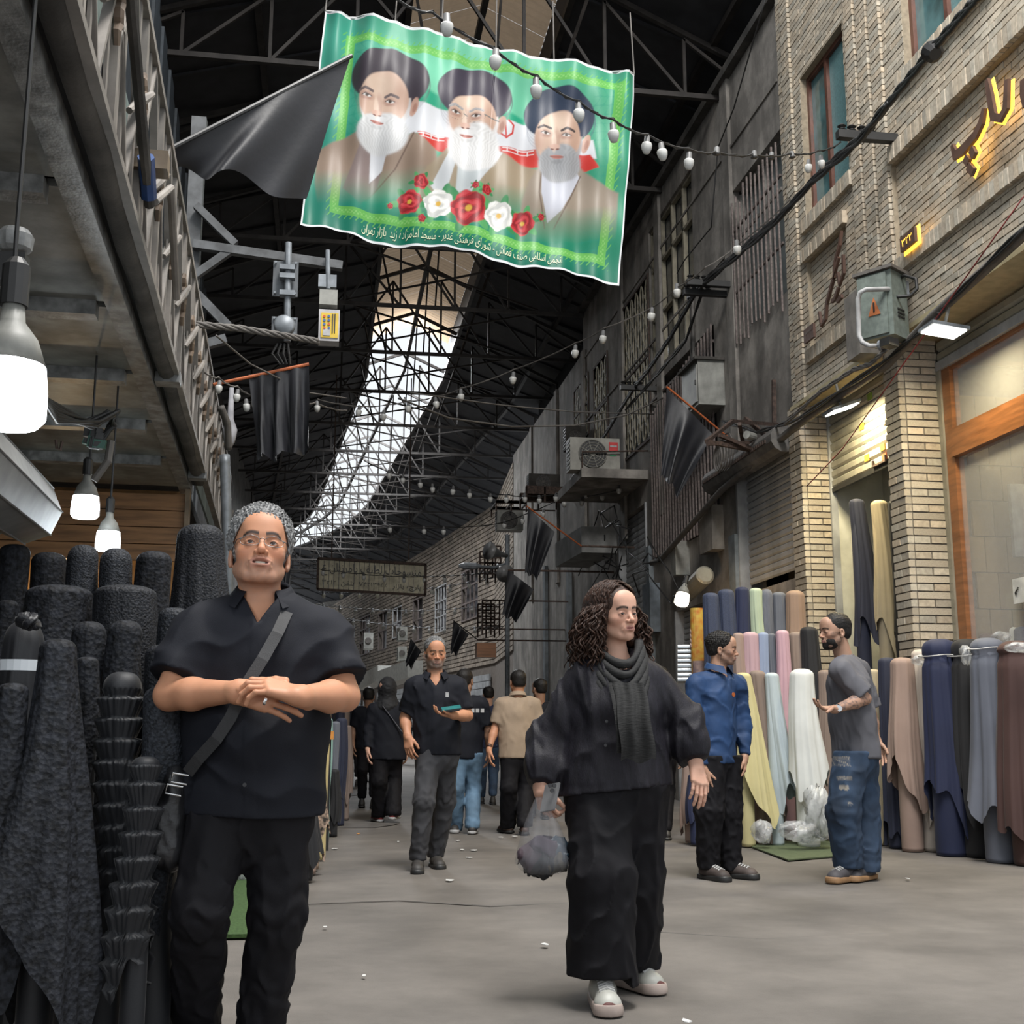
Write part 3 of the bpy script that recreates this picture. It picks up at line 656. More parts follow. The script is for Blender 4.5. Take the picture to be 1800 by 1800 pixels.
    lay(fade(poly([(950,292),(985,318),(1012,300),(1020,312),(985,370),(960,390),(948,340)], 2), 330), (.60,.62,.70)); lay(fade(line([(1020,308),(1000,350),(972,400)], 1.3), 330), (.18,.13,.10)); lay(fade(line([(950,292),(944,340),(955,400)], 1.3), 330), (.18,.13,.10))
    def head(tu, fa, be, ey, br, no, mo, ear, beard, glasses, tc, lean):
        lay(ell(*tu[:4], tu[4], .05), tc); 
        for k in range(5): q = ell(tu[0]+3, tu[1]+6+k*4, tu[2]*.97, tu[3]*.95, tu[4]-6*k, .03); lay(np.clip(1-np.abs(q-.5)*2, 0, 1), tuple(c*1.9+.02 for c in tc), .35)
        lay(ell(*ear, 15, .2), (.60,.38,.30)); lay(ell(ear[0]+1, ear[1]+2, ear[2]*.5, ear[3]*.5, 15, .4), (.40,.20,.15), .7)
        lay(ell(fa[0]+2, fa[1]+10, fa[2]+1, fa[3]+2, lean, .06), beard, .9)
        lay(ell(*fa, lean, .06), skin); lay(ell(fa[0]-fa[2]*.25, fa[1]-fa[3]*.45, fa[2]*.6, fa[3]*.35, lean, .8), (.80,.63,.50), .6)
        lay(ell(fa[0]+fa[2]*.7, fa[1]+4, fa[2]*.3, fa[3]*.6, lean, .9), (.50,.30,.22), .6)
        lay(ell(fa[0]-fa[2]*.82, fa[1]+4, fa[2]*.2, fa[3]*.5, lean, .9), (.52,.30,.22), .5)
        # turban brim shadow line
        lay(np.clip(ell(*tu[:4], tu[4], .05)-ell(fa[0]-1, fa[1]+4, fa[2]*1.0, fa[3]*.98, lean, .08), 0, 1)*(py < fa[1]), tc)
        lay(ell(*be, lean, .12), beard); 
        st = .5+.5*np.sin(px*1.1+np.sin(py*.35)*2+(px-be[0])*.02*(py-be[1])); lay(ell(*be, lean, .3)*st, tuple(c*.72 for c in beard), .55)
        lay(ell(mo[0]+1, mo[1]-7, 19, 5.5, lean, .4), beard, .95); lay(ell(mo[0], mo[1], 11, 3.0, lean+6, .4), (.55,.22,.18)); lay(line([(mo[0]-11, mo[1]-2), (mo[0], mo[1]), (mo[0]+11, mo[1]+2)], .7), (.28,.1,.08))
        lay(ell(mo[0], mo[1]+8, 9, 3.5, lean, .5), tuple(c*.7 for c in beard), .7)
        lay(ell(no[0]+4, no[1]-14, 5, 18, lean-8, .6), (.50,.31,.24), .55); lay(ell(no[0]-1, no[1]-8, 4.2, 17, lean-8, .5), (.84,.66,.54), .8); lay(ell(no[0], no[1]+1, 9, 5.2, lean, .4), (.72,.47,.38)); lay(ell(no[0]-4, no[1]+4.5, 3, 1.3, 10, .5), (.22,.1,.08)); lay(ell(no[0]+5, no[1]+5.5, 3, 1.3, 10, .5), (.22,.1,.08))
        for (x, y), (bx_, by_) in zip(ey, br):
            lay(ell(x, y+1, 12, 7, lean, .6), (.45,.27,.21), .8); lay(ell(x, y, 7.5, 2.9, lean+5, .3), (.75,.72,.70)); lay(ell(x, y, 3, 2.9, 0, .3), (.06,.04,.03)); lay(line([(x-8, y-1), (x-2, y-3.4), (x+8, y+1)], .9), (.10,.06,.05)); lay(line([(x-7, y+5.5), (x+7, y+6.5)], .6), (.38,.2,.16), .6)
            lay(line([(bx_-11, by_+1), (bx_-2, by_-2.5), (bx_+11, by_+2.5)], 2.3), br_c)
        if glasses:
            for x, y in ey: q = ell(x, y+1, 16, 11, 6, .04); lay(np.clip(1-np.abs(q-.5)*2.2, 0, 1), (.12,.14,.14), .9)
            lay(line([(ey[0][0]+15, ey[0][1]), (ey[1][0]-15, ey[1][1]-1)], .8), (.12,.14,.14)); lay(line([(ey[1][0]+15, ey[1][1]), (ear[0]-4, ear[1]-6)], .9), (.12,.14,.14))
    br_c = (.16,.12,.12)
    head((683,143,67,53,14), (672,176,43,50), (669,238,45,37), [(642,172),(682,182)], [(641,162),(685,173)], (659,200), (659,218), (723,194,7,16), hair, False, (.055,.045,.06), 8)
    br_c = (.42,.40,.40)
    head((830,166,66,50,10), (826,205,43,45), (828,262,46,45), [(796,200),(832,205)], [(797,190),(833,195)], (813,220), (815,240), (877,220,8,16), (.80,.80,.80), True, (.045,.035,.06), 6)
    br_c = (.07,.05,.05)
    head((981,203,62,50,12), (978,240,41,50), (981,288,38,32), [(956,234),(992,241)], [(955,223),(995,231)], (972,258), (976,276), (1028,254,7,17), (.42,.43,.45), False, (.03,.045,.085), 6)
    # roses and leaves
    fl_ = [(735,325,13,0),(715,358,21,0),(765,362,26,1),(818,370,32,0),(872,380,26,1),(915,390,21,0),(850,338,9,0),(736,388,7,0),(682,362,5,0),(948,382,6,0),(830,332,6,0)]
    for k, (x, y, r, w) in enumerate(fl_):
        for q in range(6): a = q*1.05+k; lay(ell(x+math.cos(a)*r*1.15, y+math.sin(a)*r*.9, r*.55, r*.25, math.degrees(a), .2), (.04,.26,.09) if q % 2 else (.10,.40,.14))
    for k, (x, y, r, w) in enumerate(fl_):
        base = (.80,.80,.76) if w else (.50,.02,.03); dx, dy = px-x, py-y; rr = np.hypot(dx, dy)/r; an = np.arctan2(dy, dx)
        edge = 1+.07*np.cos(5*an+k)+.03*np.cos(11*an); m = np.clip((edge-rr)*12, 0, 1); lay(m, base)
        pet = np.sin(rr*11+1.5*np.sin(an*2.5+k+rr*4)); lay(m*(pet > .35), tuple(c*.45 for c in base) if not w else (.55,.56,.55), .75)
        lay(m*(pet < -.6), tuple(min(1, c*1.35+.05) for c in base), .6)
        if r > 18: lay(np.clip((.22-rr)*12, 0, 1), (.70,.42,.05))
    # white hem
    C *= .64
    e = np.minimum(np.minimum(S_, 1-S_)*560, np.minimum(T_, 1-T_)*380); lay(e < 3.2, (.62,.64,.66))
    return C
NS, NT = 520, 360
S_, T_ = np.meshgrid(np.linspace(0, 1, NS+1), np.linspace(0, 1, NT+1))
PX, PY = bpx(S_, T_); colr = paint(PX, PY)
Vb = bwarp(S_.ravel(), T_.ravel()); ii = np.arange((NS+1)*NT).reshape(NT, NS+1)[:, :-1].ravel()
Fb = np.stack([ii, ii+1, ii+NS+2, ii+NS+1], 1)
vin = mat('printed_vinyl', (1,1,1), .46, var=0, vcol='Col', spec=.35, bump=.12, bscale=14, stretch=(6,1,1.2))
ban = mk('banner', Vb, Fb, vin, smooth=True, cols=colr.reshape(-1, 3), label='large green printed banner with three turbaned bearded men and roses', cat='banner')
cream_l = mat('cream_print', (.62,.66,.45), .5, var=0)
txt = 'انجمن اسلامی صنف قماش - شورای فرهنگی غدیر - مسجد امامزاده زید(ع) بازار تهران'
V, Fc, asp = text_geo(txt.replace('(ع)', ' '))
s0, s1 = .185, .815; hgt = .052
PT = bwarp(s0+(s1-s0)*V[:, 0], .022+hgt*V[:, 1]+.010*V[:, 0]*0); PT[:, 1] -= .006
mk('lettering', PT, Fc, cream_l, ban)
# batten, ropes
mm = MB()
for k in (0, .22, .37, .55, .74, 1):
    a = Vector(bwarp([k], [1])[0]); mm.tube([a, a+Vector((.05, .3, .9))], .008, 5)
mm.build('tie_rope', wire_g, ban)
mm = MB(); nn = 40; mm.tube([Vector(bwarp([i/nn], [1])[0])+Vector((0,.02,.005)) for i in range(nn+1)], .014, 6); mm.build('top_rope', mat('white_cord', (.45,.45,.45), .7), ban)
# ================================================================= FLAGS
blackf = mat('black_satin', (.010,.0105,.014), .5, var=.3, nscale=4, sheen=.08, bump=.25, bscale=30)
def flag(cn, Y, label, pole=None, polem=None, n=22, amp=.05, dY=(0,0,0,0), fr=9, phase=0):
    c = [P(u, v, Y=Y+dy) for (u, v), dy in zip(cn, dY)]      # TL TR BR BL
    t = thing('black_flag', c[0], label, 'flag', 'black mourning flags')
    def fn(s, q):
        p = (c[0].lerp(c[1], s)).lerp(c[3].lerp(c[2], s), q); w = math.sin(s*fr+phase+q*1.3)*amp*(.15+q)+.5*amp*math.sin(s*fr*2.3+q*4)*q
        e = .5*amp*math.sin(s*14+phase)*q**3
        return (p.x+w*.25, p.y+w, p.z+e)
    MB().grid(fn, n, n).build('cloth', blackf, t, smooth=True)
    if c[0].x > 2.2:
        a_ = P(*pole[0], Y=Y+pole[2]) if pole else c[0]; MB().tube([a_, (XF+.08, a_.y, a_.z)], .02, 6).build('wall_bracket', rust, t)
    if pole:
        a, b = P(*pole[0], Y=Y+pole[2]), P(*pole[1], Y=Y+dY[1]); MB().tube([a, b], .014, 8).build('pole', polem or mat('orange_pole', (.45,.12,.04), .5), t)
    return t
blkp = mat('dark_pole', (.03,.03,.03), .5)
flag([(285,262),(615,102),(530,345),(290,290)], 6.6, 'large black flag stretched beside the green banner', ((283,270),(618,98),-.3), blkp, 34, .07, (-.3,.2,.1,-.2), 7)
flag([(437,658),(543,640),(546,790),(450,808)], 9.5, 'black flag hanging from an orange pole under the junction boxes', ((375,676),(543,640),0), None, 26, .06, fr=22)
flag([(1172,683),(1252,762),(1198,872),(1162,836)], 14.3, 'black flag sagging beside the large folding window grille', ((1318,800),(1172,680),.5), None, 22, .1, fr=9)
flag([(928,892),(975,935),(948,1016),(922,1008)], 20, 'black flag draped below the small air conditioner with bulbs around', ((1022,960),(926,890),.5), None, 18, .08)
flag([(893,1002),(938,1036),(912,1092),(882,1082)], 22, 'black flag hanging beside the horn loudspeaker', None, None, 16, .08)
flag([(797,1092),(824,1115),(803,1152),(790,1146)], 26, 'small black flag right of the walking man in the polo shirt', ((840,1125),(797,1091),.3), blkp, 12, .1)
flag([(722,1122),(740,1145),(724,1176),(711,1166)], 27, 'small black flag left of the walking man in the polo shirt', None, None, 12, .1)
flag([(503,960),(512,965),(509,1055),(496,1040)], 12, 'narrow navy flag just behind the bespectacled man', None, None, 10, .03)
# ================================================================= STRING LIGHTS
bulbm = mat('milky_bulb', (.50,.50,.48), .3, var=.1); sock = mat('dark_socket', (.10,.10,.10), .5); brass = mat('pale_socket_ring', (.55,.55,.52), .5)
bk = MB().lathe((0,0,0), [(.001,-.115),(.018,-.108),(.028,-.085),(.031,-.06),(.027,-.05)], 12); bk_o = bk.build('bulb', bulbm, smooth=True, origin=(0,0,0)); bulb_me = bk_o.data; bpy.data.objects.remove(bk_o)
sk = MB().lathe((0,0,0), [(.008,0),(.016,-.005),(.018,-.045),(.027,-.05)], 10); o_ = sk.build('socket', sock, smooth=True, origin=(0,0,0)); sock_me = o_.data; bpy.data.objects.remove(o_)
def string_lights(pts, bulbs, label, r=.006, empty=(), sc_=1.0, m=wire_m):
    pts = [P(u, v, Y=y) for u, v, y in pts]
    t = thing('string_light', pts[0], label, 'string light', 'strings of festoon bulbs')
    # smooth path
    out = []
    for i in range(len(pts)-1):
        for k in range(6): out.append(pts[i].lerp(pts[i+1], k/6)-Vector((0,0,.02*math.sin(math.pi*k/6))))
    out.append(pts[-1]); MB().tube(out, r, 5).tube([p+Vector((0,.01*math.sin(i*2.1),.012*math.cos(i*2.1))) for i, p in enumerate(out)], r*.8, 4).build('cable', m, t)
    for i, (u, v, y) in enumerate(bulbs):
        p = P(u, v, Y=y); M_ = Matrix.Translation(p+Vector((0,0,.055*sc_))) @ Euler((random.uniform(-.12,.12), random.uniform(-.12,.12), 0)).to_matrix().to_4x4() @ Matrix.Diagonal((sc_,sc_,sc_,1))
        s = inst('socket', sock_me, t, M_)
        if i not in empty: inst('bulb', bulb_me, t, M_)
    return t
string_lights([(640,-60,5.2),(700,0,5.6),(760,22,5.8),(868,85,6),(945,135,6.2),(1020,180,6.4),(1078,210,6.6),(1140,238,7),(1212,262,7.4),(1260,267,7.8),(1325,272,8.3),(1392,270,9),(1440,265,9.5),(1478,250,10)],
  [(785,42,5.8),(872,104,6),(942,154,6.2),(1016,198,6.4),(1077,232,6.6),(1138,254,7),(1162,266,7.1),(1212,282,7.4),(1261,272,7.8),(1326,278,8.3),(1357,280,8.7),(1392,278,9),(1422,292,9.4),(1443,284,9.6)], 'nearest string of bulbs crossing in front of the green banner', .007, (8,9,10,11), 1.15)
string_lights([(558,702,17),(640,715,17),(720,705,16.5),(765,697,16),(810,683,15.6),(903,650,15),(1012,603,14),(1061,577,13.5),(1147,540,13),(1190,505,12.5),(1240,470,12),(1297,430,11.8),(1390,350,11)],
  [(632,722,17),(675,730,17),(718,715,16.5),(765,708,16),(810,694,15.6),(903,664,15),(1012,617,14),(1061,592,13.5),(1147,552,13),(1190,510,12.5),(1295,434,11.8)], 'string of bulbs rising to the insulator by the tall window', .007, (), 1.5, wire_g)
string_lights([(355,650,9),(385,664,9.2),(418,680,9.4),(450,696,9.6),(483,703,9.8),(520,703,10),(555,708,11),(610,722,12)],
  [(386,680,9.2),(418,695,9.4),(432,712,9.5),(449,705,9.6),(483,712,9.8),(519,712,10),(557,714,11)], 'string of bulbs in front of the hanging black flag at left', .006, (5,), .95, wire_g)
string_lights([(640,810,21),(700,835,21),(760,852,21),(830,862,21),(895,870,21),(930,872,21),(980,868,20.5)],
  [(684,834,21),(708,842,21),(738,850,21),(760,858,21),(797,862,21),(826,868,21),(862,875,21),(890,876,21),(922,875,21),(948,878,21),(978,874,21)], 'string of bulbs spanning below the dark roof slope to the small air conditioner', .008, (), 1.5)
string_lights([(630,915,23),(700,926,23),(780,928,23),(880,920,23),(980,880,22),(1085,862,20)],
  [(651,928,23),(685,929,23),(745,932,23),(780,933,23),(887,922,23),(920,914,23),(992,884,22),(1030,868,21),(1058,872,21),(1064,858,21),(1088,860,20),(956,902,22),(1024,882,21)], 'lower string of bulbs hanging toward the concrete shelf', .008, (), 1.5)
for k, (v0, v1, Y) in enumerate([(1000,1002,30),(1040,1010,31),(1062,1060,33),(1078,1100,34)]):
    n = 9+k; string_lights([(560+i*(330/n), v0+(v1-v0)*i/n+12*math.sin(math.pi*i/n), Y) for i in range(n+1)], [(568+i*(320/n), v0+(v1-v0)*i/n+12*math.sin(math.pi*i/n)+5, Y) for i in range(n)],
        ['highest of the far bulb strings, crossing the old signboard','far bulb string skimming the foot of the signboard','far bulb string between the signboard and the brick windows','lowest of the far bulb strings, over the walking man'][k], .010, (), 1.8)
# plain cables across the street
def cable(pts, r, label, m=wire_m, sagz=.0, name='overhead_cable', cat='cable', extra=0):
    pts = [P(u, v, **{'Y': y} if y > 0 else {'X': -y}) for u, v, y in pts]; out = []
    for i in range(len(pts)-1):
        for k in range(7): q = k/7; out.append(pts[i].lerp(pts[i+1], q)-Vector((0,0,sagz*4*q*(1-q))))
    out.append(pts[-1]); mb = MB()
    if extra:
        for e in range(extra):
            mb.tube([p+Vector((0, r*1.3*math.cos(i*.9+e*6.28/extra), r*1.3*math.sin(i*.9+e*6.28/extra))) for i, p in enumerate(out)], r, 6)
    else: mb.tube(out, r, 6)
    return mb.build(name, m, label=label, cat=cat, smooth=True)
cable([(700,700,14),(790,735,14.5),(900,750,15),(1010,748,16),(1100,730,17),(1165,700,18)], .012, 'grey cable sagging across the street below the bulb string', wire_g)
cable([(720,690,14),(880,712,15),(1010,724,16),(1150,728,18)], .009, 'thin wire crossing just above the sagging grey cable', wire_g)
cable([(380,590,8),(440,640,9),(540,690,10),(610,700,12)], .007, 'thin grey wire running behind the small black flag', wire_g)
cable([(340,570,8),(420,577,8.2),(500,590,8.4),(560,600,8.6)], .012, 'bundle of grey cables reaching to the white battery box', wire_g, extra=4)
cable([(1345,0,-5.15),(1290,190,-5.15),(1262,260,-5.15),(1250,400,-5.15),(1205,455,-5.15),(1190,480,-5.15)], .01, 'black drop wire hanging down the concrete wall')
cable([(1800,345,-5.1),(1480,790,-5.1),(1418,855,-5.1)], .006, 'thin red cord strung across the brick pillars', mat('red_cord', (.22,.03,.03), .6))
cable([(545,-6,9),(500,-30,9)], .006, 'wire tied to the banner corner')
bund = [(1740,-30,-4.6),(1700,15,-4.6),(1637,88,-4.6),(1575,165,-4.65),(1518,238,-4.75),(1445,300,-4.8),(1370,382,-4.85),(1290,450,-4.9),(1225,505,-4.95)]
cable(bund, .022, 'thick twisted black power cable climbing past the brown framed window', extra=3)
cable([(u-16, v+18, y) for u, v, y in bund[3:]]+[(1218,520,-4.95)], .020, 'second thick black cable just below the thick twisted one', extra=2)
cable([(1225,510,-4.95),(1180,590,-4.95),(1140,650,-4.95),(1115,680,-4.95),(1060,770,-4.95),(1000,850,-4.95)], .022, 'thick black cable descending past the lattice windows', extra=3)
cable([(1235,512,-5.0),(1205,600,-5.0),(1150,665,-5.0),(1100,720,-5.0)], .016, 'twisted cable dropping beside the folding grille', extra=2)
cable([(1216,505,-5.1),(1218,620,-5.1),(1222,700,-5.1)], .03, 'pale bundled conduit hanging beside the folding grille', wire_g, extra=3)
# insulator brackets
for k, (u, v, w, lb) in enumerate([(1515,240,.5,'black insulator bracket on the brick pilaster'),(1238,498,.45,'upper black insulator bracket on the concrete wall'),(1232,515,.4,'lower black insulator bracket on the concrete wall'),(1116,682,.5,'black insulator bracket below the lattice window')]):
    p = P(u, v, X=4.95); m = MB().box((p.x-.25, p.y-.04, p.z-.04), (5.36, p.y+.04, p.z+.04))
    for q in range(4): m.lathe((p.x-.2+.1*q, p.y, p.z+.03), [(.02,0),(.045,.02),(.02,.04),(.045,.06),(.02,.08)], 8)
    m.build('insulator_bracket', blackm, label=lb, cat='bracket')
p = P(1637, 90, X=4.6); MB().lathe(p+Vector((0,-.06,-.06)), [(.05,0),(.08,.03),(.05,.06),(.085,.09),(.05,.13)], 10, axis=(0,.7,.7)).build('cable_clamp', blackm, label='black wire knot clamping the thick twisted power cable', cat='clamp')
# conduit under the brick storey
cable([(1860,355,-5.2),(1800,412,-5.2),(1640,556,-5.2),(1560,640,-5.2),(1400,748,-5.2),(1268,862,-5.15),(1160,985,-5.1),(1145,990,-5.1)], .045, 'long grey conduit pipe along the foot of the brick storey', wire_g, name='conduit_pipe', cat='pipe')
cable([(1800,400,-5.14),(1660,540,-5.14),(1645,560,-5.14),(1560,632,-5.14),(1400,738,-5.14),(1330,760,-5.14),(1270,740,-5.14)], .014, 'black cable lying along the grey conduit pipe', extra=2)
# ================================================================= RIGHT WALL FITTINGS
grn = mat('grey_green_enamel', (.16,.19,.17), .5, var=.2, nscale=20, bump=.1); wht = mat('dirty_white_enamel', (.34,.34,.31), .5, var=.2, nscale=6, dirt=.4)
p = P(1556, 600, X=5.0); az = math.radians(35); ax = Vector((math.sin(az), -math.cos(az), 0)); bx_ = Vector((-math.cos(az), -math.sin(az), 0))   # door runs along ax, faces bx_
t = thing('electrical_cabinet', p, 'grey green steel electrical box with an orange hazard triangle', 'electrical box')
H_ = .62; c = p+Vector((.0,0,H_/2)); MB().obox(c, ax*.17, bx_*.14, (0,0,H_/2)).build('body', grn, t); MB().obox(c+bx_*.15-ax*.02, ax*.145, bx_*.012, (0,0,H_/2-.02)).build('door', grn, t)
MB().obox(c+Vector((0,0,H_/2+.02)), ax*.2, bx_*.18, (0,0,.015)).build('rain_hood', wire_g, t)
tri = [c+bx_*.165+ax*(-.06)+Vector((0,0,-.10)), c+bx_*.165+ax*.06+Vector((0,0,-.10)), c+bx_*.165+Vector((0,0,.07))]
MB().prism(tri, bx_*.006).build('hazard_triangle', stkr if 0 else mat('faded_orange', (.42,.13,.04), .6), t); MB().bar(c+bx_*.173+Vector((0,0,.02)), c+bx_*.173+Vector((0,0,-.07)), .012).build('bolt_mark', blackm, t)
for q in range(3): MB().obox(c+ax*.175+Vector((0,0,-.05-.035*q)), ax*.004, bx_*.06, (0,0,.007)).build('vent_slot', blackm, t)
p2 = P(1524, 575, X=5.15); MB().box((5.02, p2.y-.1, p2.z-.3), (5.26, p2.y+.2, p2.z+.35)).build('junction_cabinet', conc, label='weathered grey cabinet partly behind the green electrical box', cat='electrical box')
t = thing('conduit_elbow', P(1585,512,X=5.25), 'white bent steel conduit hooked around the electrical box', 'pipe')
MB().tube([P(1592,512,X=5.27),P(1560,508,X=4.95),P(1522,509,X=4.72),P(1512,514,X=4.70),P(1508,526,X=4.69),P(1510,590,X=4.7),P(1516,602,X=4.72),P(1528,608,X=4.75),P(1546,608,X=4.85)], .022, 10).build('pipe', mat('white_painted_steel', (.42,.42,.42), .5), t, smooth=True)
a = P(1546, 608, X=4.85); MB().lathe(a, [(.05,0),(.05,.02),(.035,.02),(.035,.08)], 12, axis=(.6,-.8,0)).build('flange', steelL, t); q = P(1590,511,X=5.24); MB().box((5.22, q.y-.07, q.z-.07), (5.25, q.y+.07, q.z+.07)).build('flange', steelL, t)
cable([(1562,500,-5.1),(1590,484,-5.15),(1610,490,-5.2),(1612,508,-5.2),(1600,520,-5.15),(1575,522,-5.05)], .016, 'looped black hose above the electrical box', name='cable_loop')
cable([(1560,612,-4.9),(1530,640,-4.95),(1500,650,-5.0),(1440,690,-5.05),(1380,745,-5.1)], .013, 'twisted grey cables below the electrical box', wire_g, extra=3)
p = P(1563, 603, X=4.85); MB().obox(p, (.06,.03,0), (.02,-.05,0), (0,0,.035)).build('security_camera', blackm, label='small black security camera under the electrical box', cat='camera')
# white cabinet on the old wall
p = P(1275, 712, X=XO); q = P(1275, 632, X=XO)
t = thing('meter_cabinet', (5.1, p.y, p.z), 'cream steel meter cabinet on the concrete wall beside the grille', 'cabinet')
MB().box((4.98, p.y, p.z), (XO, p.y+.75, q.z)).build('body', wht, t); MB().box((4.965, p.y+.04, p.z+.05), (4.98, p.y+.71, q.z-.05)).build('door', wht, t); MB().box((4.92, p.y-.05, q.z), (XO, p.y+.8, q.z+.04)).build('rain_hood', darkc, t); MB().box((4.95, p.y+.06, p.z+.3), (4.965, p.y+.09, p.z+.36)).build('latch', blackm, t)
# air conditioners
acm = mat('ac_casing', (.33,.32,.28), .5, var=.15, nscale=5, dirt=.3); acd = mat('ac_dark', (.02,.02,.02), .5)
def ac(u0, v0, u1, v1, Y, label, red=False, m=acm, dep=.35):
    a, b = P(u0, v0, Y=Y), P(u1, v1, Y=Y); t = thing('air_conditioner', ((a.x+b.x)/2, Y, b.z), label, 'air conditioner', 'outdoor air conditioner units')
    w, h = b.x-a.x, a.z-b.z
    MB().box((a.x, Y, b.z), (b.x, Y+dep, a.z)).build('casing', m, t)
    c = Vector((a.x+w*.45, Y-.005, b.z+h*.5)); R0 = min(w*.33, h*.44)
    MB().lathe(c, [(R0, 0), (R0, .012)], 28, axis=(0,-1,0)).build('fan_opening', acd, t)
    g = MB()
    for k in range(1, 6):
        rr = R0*k/5.2; g.tube([c+Vector((rr*math.cos(q), -.02, rr*math.sin(q))) for q in [i*math.pi/12 for i in range(25)]], .006*max(1, Y/20), 4)
    for k in range(8): q = k*math.pi/4+.3; g.bar(c+Vector((0,-.02,0)), c+Vector((R0*math.cos(q),-.02,R0*math.sin(q))), .008*max(1, Y/20))
    g.lathe(c+Vector((0,-.01,0)), [(R0*.18, 0),(R0*.18,.025)], 12, axis=(0,-1,0)); g.build('fan_guard', m if red else wire_g, t)
    s = MB()
    for k in range(7): s.box((a.x-.006, Y+.04, b.z+h*(.08+.13*k)), (a.x+.001, Y+dep-.05, b.z+h*(.13+.13*k)))
    s.build('side_vent', acd, t)
    if red: MB().box((a.x+w*.78, Y-.008, a.z-h*.38), (a.x+w*.96, Y, a.z-h*.12)).build('badge', mat('red_badge', (.55,.03,.03), .5), t); MB().box((a.x+w*.80, Y-.01, a.z-h*.27), (a.x+w*.94, Y-.007, a.z-h*.22)).build('lettering', whitef, t); MB().box((a.x+w*.80, Y-.008, a.z-h*.55), (a.x+w*.92, Y, a.z-h*.5)).build('green_mark', mat('green_mark', (.03,.3,.12), .5), t)
    return t
ac(1002, 768, 1090, 828, 19.5, 'large cream air conditioner with a red badge on the concrete shelf', True)
ac(930, 832, 985, 864, 25, 'dark sooty air conditioner beside the cream one with the badge', False, acd if 0 else darkc)
ac(874, 896, 920, 932, 27, 'small grimy air conditioner above the horn loudspeaker', False, wht)
ac(995, 748, 1030, 790, 24, 'narrow air conditioner behind the one with the red badge', False, darkc)
for k, (u0, v0, u1, v1, Y, lb) in enumerate([(640,1112,656,1140,44,'boxy air conditioner below the far grey window'),(700,1100,716,1125,40,'upper of two air conditioners left of the walking man'),(700,1136,715,1160,40,'lower of two air conditioners left of the walking man')]): ac(u0, v0, u1, v1, Y, lb, False, wht, .8)
a = P(1022, 822, Y=19.4); 
t = thing('concrete_shelf', (4.7, 20.3, a.z-.15), 'concrete shelf slab carrying the large air conditioner', 'shelf')
MB().box((a.x, 19.4, a.z-.16), (XO, 21.6, a.z)).build('slab', conc, t); MB().tube([(a.x+.02,19.42,a.z),(a.x+.02,19.42,a.z+.28),(XO,19.42,a.z+.34)], .015, 6).build('guard_rail', rust, t)
a = P(1022, 925, Y=21); b = P(1066, 970, Y=21)
MB().prism([(a.x, 21, a.z), (b.x+.2, 21, a.z), (b.x+.2, 21, b.z-.02), (a.x, 21, b.z-.02)], (-.1, 2.0, .0)).build('sheet_metal_duct', mat('pale_duct_metal', (.26,.26,.25), .6, var=.3, nscale=4, dirt=.4), label='pale sheet metal duct box hanging below the air conditioner shelf', cat='duct')
# far balcony racks, loudspeakers, lamp arm
t = thing('horn_loudspeaker', P(885,1000,Y=24), 'two grey horn loudspeakers on a pole beside the signboard', 'loudspeaker'); hm = mat('grey_horn', (.20,.20,.20), .4)
for (u, v, d) in ((873,972,(-.8,-.6,.1)), (882,1002,(.2,-1,-.5))): MB().lathe(P(u, v, Y=24), [(.04,-.3),(.06,-.1),(.10,.05),(.18,.2),(.19,.22)], 16, axis=d, caps=True).build('horn', hm, t, smooth=True)
q_ = P(892,940,Y=24.2); MB().tube([q_,(q_.x,q_.y,.01)], .05, 8).build('mast', steelL, t)
for k, (u0, v0, u1, v1, Y, lb) in enumerate([(852,960,880,1000,24.5,'wire cage frame around the upper loudspeaker'),(848,1055,878,1100,26,'rusty rack of iron shelves at the far corner'),(872,880,925,885,26.8,'iron ledge under the small grimy air conditioner'),(925,855,990,868,24.8,'iron ledge under the dark sooty air conditioner')]):
    a, b = P(u0, v0, Y=Y), P(u1, v1, Y=Y); m = MB(); n = 4
    if k: m.bar((b.x, Y, a.z), (XF+.08, Y, a.z), .03).bar((b.x, Y+.8, b.z), (XF+.08, Y+.8, b.z), .03)
    for i in range(n+1):
        z = b.z+(a.z-b.z)*i/n
        for yy in (0, .8): m.bar((a.x, Y+yy, z), (b.x, Y+yy, z), .035)
    for x in (a.x, b.x, (a.x+b.x)/2):
        for yy in (0, .8): m.bar((x, Y+yy, b.z-.2), (x, Y+yy, a.z), .035)
        m.bar((x, Y, b.z), (x, Y+.8, b.z), .035)
    m.build('iron_rack', rust, label=lb, cat='rack')
a = P(828, 995, Y=24); MB().tube([a, P(870,997,Y=24.1), P(892,990,Y=24.2)], .03, 6).lathe(a, [(.03,-.25),(.07,-.15),(.07,.1),(.03,.2)], 8, axis=(1,0,0)).build('street_lamp', steelL, label='grey street lamp arm reaching left from the loudspeaker mast', cat='lamp')
